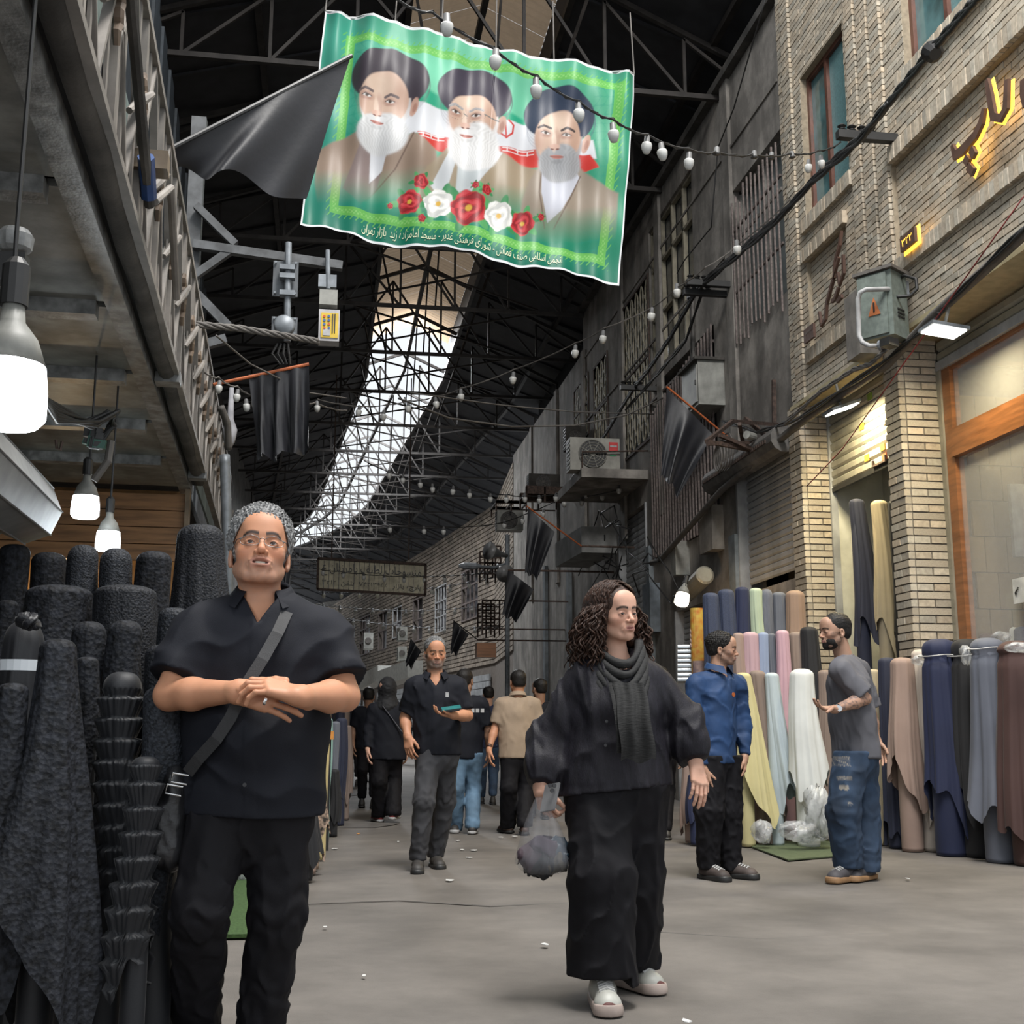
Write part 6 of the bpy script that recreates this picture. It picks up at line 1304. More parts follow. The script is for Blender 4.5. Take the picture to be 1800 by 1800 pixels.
def head_cols(c, R, s, base, lips, brow, stubble=None, stub=0, brow_w=.0045, mw=1.0, gap=0):
    c = va(c); base = va(base); lips = va(lips); brow = va(brow)
    def f(V):
        q = (V-c)@R/s; C = np.tile(base, (len(V), 1)); x, y, z = np.abs(q[:,0]), q[:,1], q[:,2]; inh = (np.abs(q[:,2]) < .2) & (x < .12) & (np.abs(y) < .14)
        def mix(m, col): m = np.clip(m, 0, 1)[:, None]*inh[:, None]; C[:] = C*(1-m)+va(col)*m
        mix(.35*np.exp(-((x-.045)**2+(z+.03)**2)/.0005)*(y > .03), base*va((1.12,.78,.72)))       # cheeks
        mix(.35*np.exp(-((x)**2+(z+.03)**2)/.0002)*(y > .09), base*va((1.1,.78,.70)))
        mix(.5*np.exp(-((x-.031)**2/.0003+(z+.004)**2/.0001))*(y > .06), base*va((.62,.52,.50)))
        if stubble is not None:
            n = noise_fn(3, 900, 5)(V); m = np.clip((-z-.035)/.02, 0, 1)*np.clip((z+.135)/.03, 0, 1)*(y > -.01)*np.clip(1.3-(x < .02)*(z > -.052)*(y > .09)*1.0, 0, 1); m = np.maximum(m, np.exp(-((z+.045)/.006)**2)*(x < .028)*(y > .08)); m = np.maximum(m, np.clip((x-.056)/.01, 0, 1)*(z < .0)*(z > -.09)*(y > -.005)*(y < .07)); mix(m*stub*(.75+.5*n), stubble)
        lipm = np.exp(-(np.maximum(0, x-.016*mw)/.006)**2)*np.exp(-((z+.0605)/(.0095+gap))**4)*(y > .080); mix(lipm*.9, lips); mix((y < .0915)*(y > .06)*(x < .0165*mw)*np.exp(-((z+.0605)/(.0005+gap))**4)*(gap > 0), (.05,.015,.012))
        # brows
        bz = .0235+.004*np.sin(np.clip((x-.012)/.04, 0, 1)*math.pi)-.003*(x > .045); bm = np.clip(1.4-np.abs(z-bz)/brow_w, 0, 1)*(x > .010)*(x < .052)*(y > .03); mix(bm, brow)
        # lash line
        mix(np.clip(1-np.abs(z-(.0045-.5*(x-.031)**2/.013))/.0018, 0, 1)*(x > .017)*(x < .046)*(y > .075), (.03,.015,.01))
        return C
    return f
def eyes(parent, c, R, s, look=(0,0), glow=False):
    c = va(c)
    for x in (-1, 1):
        e = c+R@(va((x*.031,.0785,.001))*s); d = R@va((look[0], 1, look[1])); d /= np.linalg.norm(d)
        mb = MB().lathe(Vector(e), [(r, h) for r, h in [(.0001,-.0128*s),(.009*s,-.009*s),(.0128*s,0),(.0112*s,.0062*s),(.0062*s,.0112*s)]], 16, axis=Vector(d), caps=False); o = mb.build('eye', eye_w, parent, smooth=True)
        MB().lathe(Vector(e), [(.0066*s,.0108*s),(.0045*s,.0124*s),(.0001,.0132*s)], 16, axis=Vector(d), caps=False).build('iris', eye_i, o, smooth=True) if False else None
        m2 = MB().lathe(Vector(e), [(.0078*s,.0104*s),(.0050*s,.0125*s),(.0001,.0134*s)], 16, axis=Vector(d), caps=False)
        mk('iris', m2.V, m2.F, eye_i, o, smooth=True)
def hand_prims(w, fdir, bdir, s=1.0, side=1, curl=(.4,.5,.4), spread=.06, thumb=(.5,.3), per=None):
    """w wrist, fdir along the fingers, bdir out of the back of the hand; side +1 puts the thumb on cross(fdir,bdir)"""
    w = va(w); y = va(fdir); y /= np.linalg.norm(y); z = va(bdir); z = z-y*(z@y); z /= np.linalg.norm(z); x = np.cross(y, z)*side
    T = lambda a, b, c: w+(x*a+y*b+z*c)*s; L_ = []
    kx = [.030,.010,-.010,-.028]; ky = [.088,.092,.088,.080]; ln = [(.044,.027,.022),(.048,.030,.023),(.045,.028,.023),(.036,.022,.020)]; rr = [.0095,.0098,.0092,.0082]
    for i in range(4):
        L_.append(cone(T(kx[i]*.55, .0, 0), T(kx[i], ky[i], 0), .017*s, .0125*s, .014*s))
        p = T(kx[i], ky[i], 0); a = 0; sp = spread*(1.5-i); cu = per[i] if per else curl
        for j in range(3):
            a += cu[j]; dr = (y*math.cos(a)-z*math.sin(a))*math.cos(sp)+x*math.sin(sp); q = p+dr*ln[i][j]*s; r0, r1 = rr[i]*(1-.08*j)*s, rr[i]*(1-.08*(j+1))*s
            L_.append(cone(p, q, r0, r1, .003*s)); p = q
    t0 = T(.018, .018, -.008); t1 = T(.042, .048, -.014); a, b = thumb; d1 = (y*math.cos(a)+x*math.sin(a)-z*b); d1 /= np.linalg.norm(d1); t2 = t1+d1*.036*s; d2 = y*math.cos(a*.4)+x*math.sin(a*.4)-z*b*1.4; d2 /= np.linalg.norm(d2); t3 = t2+d2*.028*s
    L_ += [cone(t0, t1, .017*s, .0135*s, .014*s), cone(t1, t2, .0125*s, .0112*s, .005*s), cone(t2, t3, .0112*s, .0095*s, .004*s)]
    return L_
def box_of(prims, pad): lo, hi = bounds(prims, pad); return lo, hi
def wrinkle(seed, amp=.004, sc_=14, an=(1,1,.45), joints=()):
    a = noise_fn(seed, sc_*2.6, 6, an); b = noise_fn(seed+1, sc_*7, 6, an)
    def f(p):
        n = a(p); r = -amp*(1-np.minimum(1, np.abs(n)*2.6))**1.5*1.6+amp*.35*b(p)
        for (j, rad, dr, fq, am) in joints:
            q = p-va(j); w = np.exp(-(q**2).sum(-1)/rad**2); r = r+w*am*.8*np.sin((q@va(dr))*fq+7*n)
        return r
    return f
def shoe(parent, ank, dr, m, sole_m, s=1.0, lift=0, laces=None, res=.005, toe=None):
    a = va(ank); d = va((dr[0], dr[1], 0)); d /= np.linalg.norm(d); z0 = lift; up = va((0,0,1)); b = va((a[0], a[1], z0)); sd = np.cross(d, up)
    pr = [cone(b-d*.045*s+up*.045*s, b+d*.03*s+up*.052*s, .038*s, .042*s, .02), cone(b+d*.03*s+up*.052*s, b+d*.15*s+up*.036*s, .044*s, .036*s, .02), ell(b+d*.15*s+up*.034*s, (.046*s,.046*s,.030*s), None, .02), cone(b-d*.02*s+up*.05*s, b-d*.015*s+up*.105*s, .040*s, .036*s, .02)]
    cl = [lambda p: (z0+.022*s)-p[..., 2]]
    o = sculpt('shoe', pr, res, m, parent, clips=cl)
    ps = [cone(b-d*.05*s+up*.014*s, b+d*.16*s+up*.014*s, .046*s, .052*s, .01, flat=None)]
    cl2 = [lambda p: (z0+.001)-p[..., 2], lambda p: p[..., 2]-(z0+.026*s+.010*s*np.abs(((p-b)@d)/.16/s))]
    sculpt('sole', ps, res, sole_m, o, clips=cl2)
    if laces:
        for k in range(5): c = b+d*(.055+.020*k)*s+up*(.0985-.0048*k)*s; m_ = MB().tube([Vector(c-sd*.026*s-up*.01), Vector(c+up*.001), Vector(c+sd*.026*s-up*.01)], .0045*s, 5); mk('lace', m_.V, m_.F, laces, o)
    return o
def collar(parent, c, R, m, r=.068, h=.042, gap=.35, flare=.02, n=28, name='collar', tilt=.02):
    c = Vector(c); mb = MB()
    def fn(a, b):
        th = gap+(2*math.pi-2*gap)*a; x, y = math.sin(th), math.cos(th)      # th=0 front
        front = max(0, y)**2
        if b < .5: k = b*2; r_ = r*(1.05-.05*k); z = h*k
        else: k = (b-.5)*2; r_ = r+.006+flare*k*(1+front*1.2); z = h-k*(h*.9+.028*front)
        q = R@va((r_*x, r_*y*1.0-.002, z-tilt*y)); return (c.x+q[0], c.y+q[1], c.z+q[2])
    mb.grid(fn, n, 8); return mb.build(name, m, parent, smooth=True)
def short_hair(parent, c, R, s, m, seed=1, res=.005, vol=1.0, front=.055, curly=.004, name='hair', top=1.0, beard=None, bald=0, low=-.045):
    c = va(c); T = lambda x, y, z: c+R@va((x*s, y*s, z*s)); n1 = noise_fn(seed, 330/s if curly > .003 else 160, 9); v = vol
    pr = [ell(T(0,-.022,.052), (.0835*s*v,.1035*s*v,.086*s*v*top), R, .02), ell(T(0,-.055,.0), (.072*s,.062*s,.06*s), R, .02)]
    def cl(p):
        q = (p-c)@R/s; x, y, z = np.abs(q[..., 0]), q[..., 1], q[..., 2]
        line = np.where(y > .02, front-(x/.075)**2*.020-(np.clip(x-.060, 0, 1))*2.0, np.where(y > -.03, .028-(.02-y)*.9-(x > .06)*.02, low)); return (line-z)*.7
    return sculpt(name, pr, res, m, parent, disp=lambda p: -curly*(.3+n1(p)*1.6)*np.clip(((p-c)@R[:, 2])/s/.04, .35, 1.6), clips=[cl])
def beard_mesh(parent, c, R, s, m, th=.004, res=.004, seed=9):
    c = va(c); T = lambda x, y, z: c+R@va((x*s, y*s, z*s)); pr = [ell(T(0,.030,-.062), ((.056+th)*s,(.056+th)*s,(.046+th)*s), R, .02), ell(T(0,.070,-.092), (.024*s,(.020+th)*s,(.021+th)*s), R, .02)]
    pr += [ell(T(0,.084,-.046), (.024*s,(.012+th*.6)*s,.006*s), R, .008)]
    pr += [ell(T(0,.100,-.0605), (.020*s,.014*s,.0085*s), R, .004, op='-')]
    n1 = noise_fn(seed, 600, 6)
    def cl(p): q = (p-c)@R/s; x, y, z = np.abs(q[..., 0]), q[..., 1], q[..., 2]; return np.maximum((z-(-.035-np.clip((.085-y)*.0, 0, 1)+np.clip(x-.03, 0, 1)*1.1+(x > .052)*.02))*.8*np.where((z > -.056) & (x < .026) & (y > .08), 0, 1)-np.where((z > -.056) & (x < .026) & (y > .08), .002, 0), (.0-y)*.8-.01)
    return sculpt('beard', pr, res, m, parent, disp=lambda p: .0015*n1(p), clips=[cl])
def nrm(v): v = va(v); return v/np.linalg.norm(v)
def figure(label, Y, J, yaw=0, head=None, size=1.0, skin=(.50,.30,.20), top=None, bot=None, hands=(), shoes=None, res=.008, hres=.004, pos='person', headkw=None, hc=None, clasp=False, tattoo=False, botcol=None):
    """J: joint name -> (u, v, dY) read on the photograph and placed at real depth."""
    W = {k: va(P(q[0], q[1], Y=Y+(q[2] if len(q) > 2 else 0))) for k, q in J.items()}
    root = thing('person', (float((W['HL']+W['HR'])[0]/2), Y, 0), label, 'person')
    fw = va((math.sin(yaw), -math.cos(yaw), 0)); s = size
    hpos = W['head']; HR_ = Rot(*head); hk = dict(headkw or {})
    pr = head_prims(hpos, HR_, s, **hk)
    neck0 = hpos+HR_@va((0,-.028,-.055))*s; pr += [cone(neck0, W['N']+va((0,0,-.02)), .054*s*(.86 if hk.get('fem') else 1.06), .062*s, .03)]
    ts = top.get('w', 1.0)
    def torso(g):                                    # g extra thickness
        N, SL, SR, HL, HR2 = W['N'], W['SL'], W['SR'], W['HL'], W['HR']; mid = (HL+HR2)/2; chest = N+(mid-N)*.32; belly = N+(mid-N)*.68; cw = top.get('chest', .165)*s; bw = top.get('belly', .155)*s; fl_ = (fw, top.get('flat', .68))
        return [cone(SL*.86+N*.14-va((0,0,.01)), SR*.86+N*.14-va((0,0,.01)), .060*s*top.get('shr',1)+g, .060*s*top.get('shr',1)+g, .05), cone(N-va((0,0,.03)), SL*.6+N*.4, .045*s+g, .045*s+g, .05), cone(N-va((0,0,.03)), SR*.6+N*.4, .045*s+g, .045*s+g, .05),
                cone(chest, belly, cw+g, bw+g, .05, flat=fl_), cone(belly, mid, bw+g, top.get('hip', .155)*s+g, .05, flat=fl_)]+([ell(belly+fw*(.055+g), (bw*.8, bw*.7, .15), None, .05)] if g > 0 and top.get('tummy') else [])+([ell(chest+fw*.075+va((x*.075*s*math.cos(yaw), x*.075*s*math.sin(yaw), -.04)), ((.068+g*.5)*s,(.068+g*.5)*s,(.075+g*.5)*s), None, .05) for x in (-1, 1)] if top.get('bust') else [])
    pr += torso(-.02)
    hb = []
    arms = {}
    for sd in 'LR':
        S_, E_, Wr = W['S'+sd], W['E'+sd], W['W'+sd]; pr += [cone(S_, E_, .048*s, .041*s, .02), cone(E_, E_+(Wr-E_)*.35, .040*s, .043*s, .02), cone(E_+(Wr-E_)*.35, Wr, .043*s, .027*s, .02)]
        h = dict(hands[0 if sd == 'L' else 1]); hp = hand_prims(Wr+nrm(Wr-E_)*.01, h.pop('f'), h.pop('b'), s*h.pop('s', 1.0), **h); arms[sd] = hp; hb.append(hp)
        pr += [cone(Wr, Wr+nrm(Wr-E_)*.03, .027*s, .024*s, .015)]+hp
        H_, K_, A_ = W['H'+sd], W['K'+sd], W['A'+sd]; H_ = H_+(K_-H_)*.18; pr += [cone(H_, K_, .065*s, .05*s, .03), cone(K_, A_, .05*s, .035*s, .03)]
    fine = [(*box_of(pr[:6], .05), hres)]
    lo, hi = box_of([q for q in pr[:40] if q.op == '+' and (np.abs(q.a-hpos) < .2*s).all() and q.kind == 'ell'], .035); fine = [(lo, hi, hres)]
    if clasp: l2, h2 = box_of(hb[0]+hb[1], .02); fine.append((l2, h2, hres))
    else:
        for hp in hb: l2, h2 = box_of(hp, .015); fine.append((l2, h2, hres))
    hcf0 = head_cols(hpos, HR_, s, skin, **(hc or dict(lips=(.42,.2,.16), brow=(.03,.02,.02))))
    def hcf(V):
        C = hcf0(V)
        if tattoo:
            a, b = W['EL'], W['WL']; t = np.clip(((V-a)@(b-a))/((b-a)@(b-a)), 0, 1); dd = np.sqrt((((V-a)-t[:, None]*(b-a))**2).sum(-1)); n = noise_fn(4, 110, 6)(V); m = (dd < .07)*(t > .02)*(t < .92)*np.clip(np.abs(n)*-6+1.3, 0, 1)*.75; C = C*(1-m[:, None])+va((.06,.06,.07))*m[:, None]
        return C
    body = sculpt('body', pr, res*1.3, skin_m, root, fine=fine, colf=hcf)
    # top garment
    g = top.get('g', .012); tp = torso(g); cl = []
    for sd in 'LR':
        S_, E_, Wr = W['S'+sd], W['E'+sd], W['W'+sd]; k = top.get('sleeve', 1.0)
        if k <= 1: q = S_+(E_-S_)*k; d = nrm(E_-S_); tp += [cone(S_, q+d*.05, .062*s+g*.6, top.get('cuff', .062)*s, .045, clip=(q, d))]
        else:
            q = E_+(Wr-E_)*(k-1); d = nrm(Wr-E_); r1 = top.get('cuff', .04)*s; pf = top.get('puff', 0); mid = E_+(Wr-E_)*.5+va((0,0,-pf*.4)); tp += [cone(S_, E_, .062*s+g*.6, (.052+pf*.6)*s, .04), cone(E_, mid, (.052+pf*.6)*s, (.046+pf)*s, .04), cone(mid, q+d*.03, (.046+pf)*s, r1, .03, clip=(q, d))]
    hem = (W['HL']+W['HR'])[2]/2-top.get('hem', .05); nn = noise_fn(top.get('seed', 1)+50, 9, 4)
    tp += [cone((W['HL']+W['HR'])/2, ((W['HL']+W['HR'])/2)*va((1,1,0))+va((0,0,hem-.1)), top.get('hip', .155)*s+g, top.get('hip', .155)*s+g+top.get('flare', .015), .04, flat=(fw, top.get('flat', .68)))]
    hs = top.get('hemslope', 0); hx = (W['HL']+W['HR'])[0]/2
    cl.append(lambda p: hem+.012*nn(p)+hs*(p[..., 0]-hx)-p[..., 2])
    nb = W['N']+fw*.055*s+va((0,0,top.get('neckz', .0))); vneck = top.get('v', .06)
    cl.append(lambda p: -(np.sqrt((((p-W['N'])*va((1,1,.0)))**2).sum(-1))-top.get('neckr', .062)*s-.0+np.maximum(0, (W['N'][2]+.0-p[..., 2]))*top.get('nk', 1.6)+0*p[..., 2])*.7 if False else (.0*p[..., 0]-1))
    ax_ = nrm(W['N']-(W['HL']+W['HR'])/2)
    def neckclip(p):
        q = p-W['N']; f_ = q@fw; r = np.sqrt((q**2).sum(-1)-(q@ax_)**2+1e-9); up = q@ax_
        x = np.sqrt(np.maximum(0, r*r-f_*f_)); a_ = top.get('neckr', .064)*s-r; v_ = np.where(f_ > 0, vneck*s*(1-x/(.5*vneck*s+.02))+up, -1.0); v_ = np.minimum(v_, .3)
        cutv = np.minimum(np.where(f_ > .0, vneck*s-(-up), -1), .035+up*.55-x*.9)
        return np.maximum(np.minimum(a_, up+.075), np.where(f_ > .01, np.minimum(cutv, .05), -1))
    cl.append(neckclip)
    js = [(W['E'+sd], .10, (W['E'+sd]-W['S'+sd])/np.linalg.norm(W['E'+sd]-W['S'+sd]), 90, .004) for sd in 'LR']+[(W['S'+sd]-va((0,0,.1)), .12, (.6,0,.8), 70, .003) for sd in 'LR']
    sdv = va((fw[1], -fw[0], 0))
    def plk(fn):
        if not top.get('placket'): return fn
        def g_(p): q = p-W['N']; x = q@sdv; f_ = q@fw; on = (f_ > .03)*(np.abs(x) < .10)*(q[..., 2] < -.06); return fn(p)-.0028*(np.abs(x-.004) < .016)*on
        return g_
    sh = sculpt(top.get('name', 'shirt'), tp, res, top['m'], root, disp=plk(wrinkle(top.get('seed', 1), top.get('amp', .0035), top.get('wsc', 11), top.get('an', (1,1,.6)), js)), clips=cl)
    # trousers
    b_ = []; kr = bot.get('knee', .075)*s; ar = bot.get('ankle', .058)*s; tr_ = bot.get('thigh', .098)*s; mid = (W['HL']+W['HR'])/2
    b_ += [cone(mid+va((0,0,.08)), mid-va((0,0,.02)), top.get('hip', .155)*s*.96, top.get('hip', .155)*s*.98, .04, flat=(fw, .72))]
    js = []
    for sd in 'LR':
        H_, K_, A_ = W['H'+sd]+(mid-W['H'+sd])*.1, W['K'+sd], W['A'+sd]; b_ += [cone(H_, K_, tr_, kr, .04), cone(K_, A_+(K_-A_)*.0, kr, ar, .03, clip=None)]
        js += [(K_, .12, (0,.3,1), 75, bot.get('kw', .006)), (A_+va((0,0,.05)), .10, (0,.2,1), 95, bot.get('kw', .006)), (H_-va((0,0,.05)), .1, (.4,0,1), 60, .005)]
    zb = [W['AL'], W['AR']]; dz = bot.get('cut', -.03)
    tcl = [lambda p: np.where(np.abs(p[..., 0]-zb[0][0]) < np.abs(p[..., 0]-zb[1][0]), zb[0][2]+dz, zb[1][2]+dz)-p[..., 2], lambda p: p[..., 2]-(hem+.06)]
    trs = sculpt('trousers', b_, res, bot['m'], root, disp=wrinkle(bot.get('seed', 5), bot.get('amp', .004), 12, (1,1,.5), js), clips=tcl, colf=botcol)
    if shoes:
        for sd, dr in zip('LR', shoes['d']): shoe(root, W['A'+sd], dr, shoes['m'], shoes['sole'], shoes.get('s', 1.0)*s, shoes.get('lift', (0,0))['LR'.index(sd)], shoes.get('laces'), res=max(.004, res*.7))
    return root, W, HR_, hpos, s, fw
cl_black = mat('black_shirt_cloth', (.011,.012,.017), .75, var=.15, nscale=4, bump=.2, bscale=500, spec=.2)
cl_black2 = mat('black_trouser_cloth', (.0085,.008,.010), .75, var=.2, nscale=4, bump=.2, bscale=400, spec=.2)
cl_tex = mat('black_textured_blouse', (.013,.012,.017), .6, var=.3, nscale=60, bump=.35, bscale=260, stretch=(1,1,.3), spec=.25)
greyj = mat('charcoal_denim', (.045,.045,.05), .8, var=.3, nscale=6, bump=.2, bscale=400); denim = mat('blue_denim', (.035,.065,.12), .8, var=.45, nscale=7, bump=.2, bscale=400); denl = mat('light_denim', (.11,.19,.28), .8, var=.35, nscale=6, bump=.2, bscale=400)
beigec = mat('beige_shirt_cloth', (.32,.24,.17), .8, var=.12, nscale=5, bump=.3, bscale=60); bluec = mat('blue_shirt_cloth', (.012,.045,.13), .7, var=.3, nscale=5, bump=.2, bscale=300); greyt = mat('grey_tshirt_cloth', (.11,.11,.125), .8, var=.12, nscale=3, bump=.15, bscale=400)
leath = mat('black_leather', (.02,.02,.022), .38, var=.3, bump=.3, bscale=90); sneak = mat('cream_sneaker', (.42,.42,.38), .5, var=.12, nscale=20); sole_w = mat('pinkish_sole', (.42,.34,.30), .6); gum = mat('gum_sole', (.30,.17,.08), .6); dshoe = mat('dark_shoe', (.04,.037,.035), .6, var=.3); gshoe = mat('grey_suede_shoe', (.07,.065,.07), .7, var=.3); lace_w = mat('white_lace', (.45,.45,.44), .7)
chrome = mat('polished_metal', (.6,.6,.6), .15, metal=1, var=.05)
SK1 = (.52,.25,.145); SK2 = (.62,.36,.26); SK3 = (.36,.20,.13)
# ---------------------------------------------------------------- 1. grey-haired man with glasses
Ym = 3.9
r1 = figure('grey haired man in glasses and black short sleeved shirt clasping his hands and looking up', Ym,
 dict(head=(457,976,-.03), N=(462,1066,0), SL=(342,1118,0), SR=(574,1118,0), EL=(298,1222,-.08), ER=(606,1224,-.08), WL=(415,1216,-.25), WR=(530,1224,-.29),
      HL=(392,1395,0), HR=(492,1395,0), KL=(354,1600,-.12), KR=(489,1600,-.02), AL=(345,1795,.10), AR=(459,1790,.05)),
 yaw=-.05, head=(.10,-.26,.05), size=1.13, skin=SK1, top=dict(m=cl_black, name='shirt', chest=.182, belly=.172, hip=.172, flat=.72, tummy=True, placket=True, sleeve=.72, cuff=.078, hem=.065, flare=.01, amp=.0075, wsc=8, seed=4, neckr=.062, v=.105, g=.014),
 bot=dict(m=cl_black2, thigh=.090, knee=.070, ankle=.062, amp=.006, cut=-.06, kw=.008, seed=7), res=.0062, hres=.0024, headkw=dict(mouth=.0050, jaw=1.08, mw=1.26, smile=.0045), clasp=True,
 hands=(dict(f=(1,-.22,-.22), b=(.05,-1,.25), side=-1, curl=(.25,.45,.25), s=1.0, thumb=(.35,-.1)), dict(f=(-1,-.12,.30), b=(.15,-.55,1), side=1, curl=(.30,.75,.45), s=.98, spread=.07, thumb=(.5,.1))),
 shoes=dict(d=((0,-1),(0,-1)), m=leath, sole=blackm), hc=dict(lips=(.46,.21,.155), brow=(.05,.035,.03), brow_w=.0060, mw=1.26, gap=.0045, stubble=(.27,.20,.175), stub=.45))
root, W, HR_, hp, s, fw = r1
eyes(root, hp, HR_, s, look=(.15,.25))
m_ = MB().lathe(Vector(hp+HR_@(va((0,.0695,-.0605))*s)), [(.021*s,0),(.021*s,.0075)], 20, axis=Vector(HR_@va((0,.15,1)))); mk('teeth', m_.V, m_.F, teeth, root, smooth=True)
gh = hair_mat('grey', (.23,.23,.23), .8); short_hair(root, hp, HR_, s, gh, 3, .0032, 1.09, .076, .0065, top=1.15)
# curls on top
cm = MB(); rn = random.Random(2)
for k in range(150):
    th = rn.uniform(-2.2, 2.2); ph_ = rn.uniform(.15, 1.25); q = va((.082*math.sin(th)*math.sin(ph_), -.02+.098*math.cos(th)*math.sin(ph_), .052+.088*math.cos(ph_)))
    if q[1] > .035 and q[2] < .118: continue
    q = q*va((1.05,1.05,1.10))
    c0 = hp+HR_@(q*s); o1 = HR_@va((rn.uniform(-1,1), rn.uniform(-1,1), .2)); o2 = HR_@nrm(q); rr_ = rn.uniform(.008,.015)
    cm.tube([Vector(c0+o1*rr_*math.cos(a)+o2*rr_*math.sin(a)*.8+o1*.002*i) for i, a in enumerate([j*.7 for j in range(7)])], [.0015,.003,.0036,.0036,.003,.002,.001], 5)
cm.build('curls', gh, root, smooth=True, kind='stuff')
# glasses
def glasses(root, hp, HR_, s, m):
    T = lambda x, y, z: Vector(hp+HR_@(va((x,y,z))*s)); t = MB()
    for x in (-1, 1):
        pts = [T(x*(.0325+.0265*math.cos(a)*(1.0)), .104-.012*abs(math.cos(a)+.0)*(1 if math.cos(a) > 0 else .2), .000+.0145*math.sin(a)-(.002 if math.sin(a) < 0 else 0)) for a in [i*math.pi/14 for i in range(29)]]; t.tube(pts, .0011, 5)
        t.tube([T(x*.055,.092,.008), T(x*.068,.075,.010), T(x*.080,.0,.004), T(x*.082,-.02,-.004)], .0018, 5)
    t.tube([T(-.008,.104,.004), T(0,.108,.006), T(.008,.104,.004)], .0012, 5)
    g = t.build('glasses', m, root, smooth=True)
    for x in (-1, 1):
        pts = [T(x*(.0325+.026*math.cos(a)), .1035-.010*max(0, math.cos(a)), .0142*math.sin(a)) for a in [i*math.pi/10 for i in range(20)]]; l = MB(); l.V = pts; l.F = [tuple(range(20))]; mk('lens', l.V, l.F, lens_m, g)
lens_m = mat('clear_lens', (.05,.05,.05), .03, alpha=.07, var=0, spec=.5)
glasses(root, hp, HR_, s, mat('gunmetal_frame', (.22,.22,.22), .3, metal=.8))
collar(root, W['N']+va((0,.004,.022)), Rot(-.05, 0, 0), cl_black, r=.078, h=.045, gap=.55, flare=.030, tilt=.028)
# placket and buttons
p0 = W['N']+fw*.135+va((0,0,-.17))
for k in range(5):
    c = Vector(W['N']+(((W['HL']+W['HR'])/2)-W['N'])*(.30+.16*k))+Vector(fw)*(.155+.012*k); MB().lathe(c, [(.006,0),(.006,.004)], 10, axis=Vector(fw)).build('button', leath, root)
# ring
c = Vector(va(P(466,1233,Y=Ym-.37))); MB().lathe(c, [(.010,-.004),(.0115,0),(.010,.004)], 14, axis=(1,0,-.3)).build('ring', chrome, root)
# shoulder bag and strap
bag = thing('shoulder_bag', P(303,1500,Y=3.86), 'black leather shoulder bag hanging at the hip of the bespectacled man', 'bag')
def surfpt(u, v, off): return va(P(u, v, Y=Ym-off))
st = [(505,1075,.10),(488,1112,.165),(462,1158,.205),(430,1208,.225),(405,1262,.215),(380,1300,.20),(348,1335,.15),(325,1365,.10)]
sp = [surfpt(*q) for q in st]; fine_ = []
for i in range(len(sp)-1):
    for k in range(5): fine_.append(sp[i]+(sp[i+1]-sp[i])*k/5)
m = MB()
rows = []
for i, p_ in enumerate(fine_):
    d_ = nrm(fine_[min(i+1, len(fine_)-1)]-fine_[max(i-1, 0)]); w_ = nrm(np.cross(d_, va((0,-1,0)))); rows.append([p_-w_*.018, p_+w_*.018, p_+w_*.018+va((0,-.004,0)), p_-w_*.018+va((0,-.004,0))])
m.add([Vector(q) for r in rows for q in r], [(4*i+k, 4*i+(k+1)%4, 4*i+4+(k+1)%4, 4*i+4+k) for i in range(len(rows)-1) for k in range(4)])
m.build('strap', mat('grey_webbing', (.030,.030,.032), .7, bump=.3, bscale=400), bag)
c = va(P(306,1440,Y=3.86)); pr = [cone(c+va((0,0,.10)), c-va((0,0,.09)), .062, .066, .03, flat=((1,0,0),.6)), cone(c+va((-.035,-.02,.02)), c+va((-.035,-.02,-.09)), .045, .048, .02, flat=((1,0,0),.5))]
sculpt('body', pr, .006, leath, bag, disp=wrinkle(12, .002, 30))
for (u, v) in ((318,1366),(308,1386)): q = P(u, v, Y=3.78); MB().tube([q+Vector((-.024,0,.012)), q+Vector((.022,0,.004)), q+Vector((.018,0,-.022)), q+Vector((-.028,0,-.014)), q+Vector((-.024,0,.012))], .003, 6).build('buckle', chrome, bag)
# ---------------------------------------------------------------- 2. curly-haired woman
Yw = 4.75
r2 = figure('woman with long curly brown hair in loose black blouse and wide black trousers striding forward', Yw,
 dict(head=(1082,1084,0), N=(1082,1160,.02), SL=(1022,1202,.02), SR=(1146,1202,.02), EL=(962,1300,.05), ER=(1205,1268,-.02), WL=(950,1380,-.03), WR=(1222,1338,-.08),
      HL=(1045,1380,0), HR=(1120,1380,0), KL=(1058,1540,-.12), KR=(1112,1545,.08), AL=(1058,1722,-.10), AR=(1100,1708,.22)),
 yaw=.12, head=(.42,-.05,-.03), size=.97, skin=SK2, top=dict(m=cl_tex, name='blouse', chest=.175, belly=.185, hip=.205, flat=.70, sleeve=1.93, cuff=.045, puff=.030, hem=.015, hemslope=.10, flare=.05, amp=.009, wsc=9, shr=.85, seed=21, an=(1.3,1,.35), neckr=.060, v=.05, g=.020, bust=True),
 bot=dict(m=cl_black2, thigh=.125, knee=.125, ankle=.135, amp=.007, cut=.02, kw=.002, seed=23), res=.0065, hres=.0025, headkw=dict(fem=True, jaw=.88),
 hands=(dict(f=(.25,-.15,-1), b=(-.75,-.6,-.1), side=-1, curl=(.7,.9,.5), s=.95, thumb=(.3,.6)), dict(f=(.0,-.45,-1), b=(.35,-.9,.35), side=-1, curl=(.25,.35,.25), s=.95, spread=.04)),
 shoes=None, hc=dict(lips=(.40,.17,.15), brow=(.03,.018,.012), brow_w=.0058))
root, W, HR_, hp, s, fw = r2
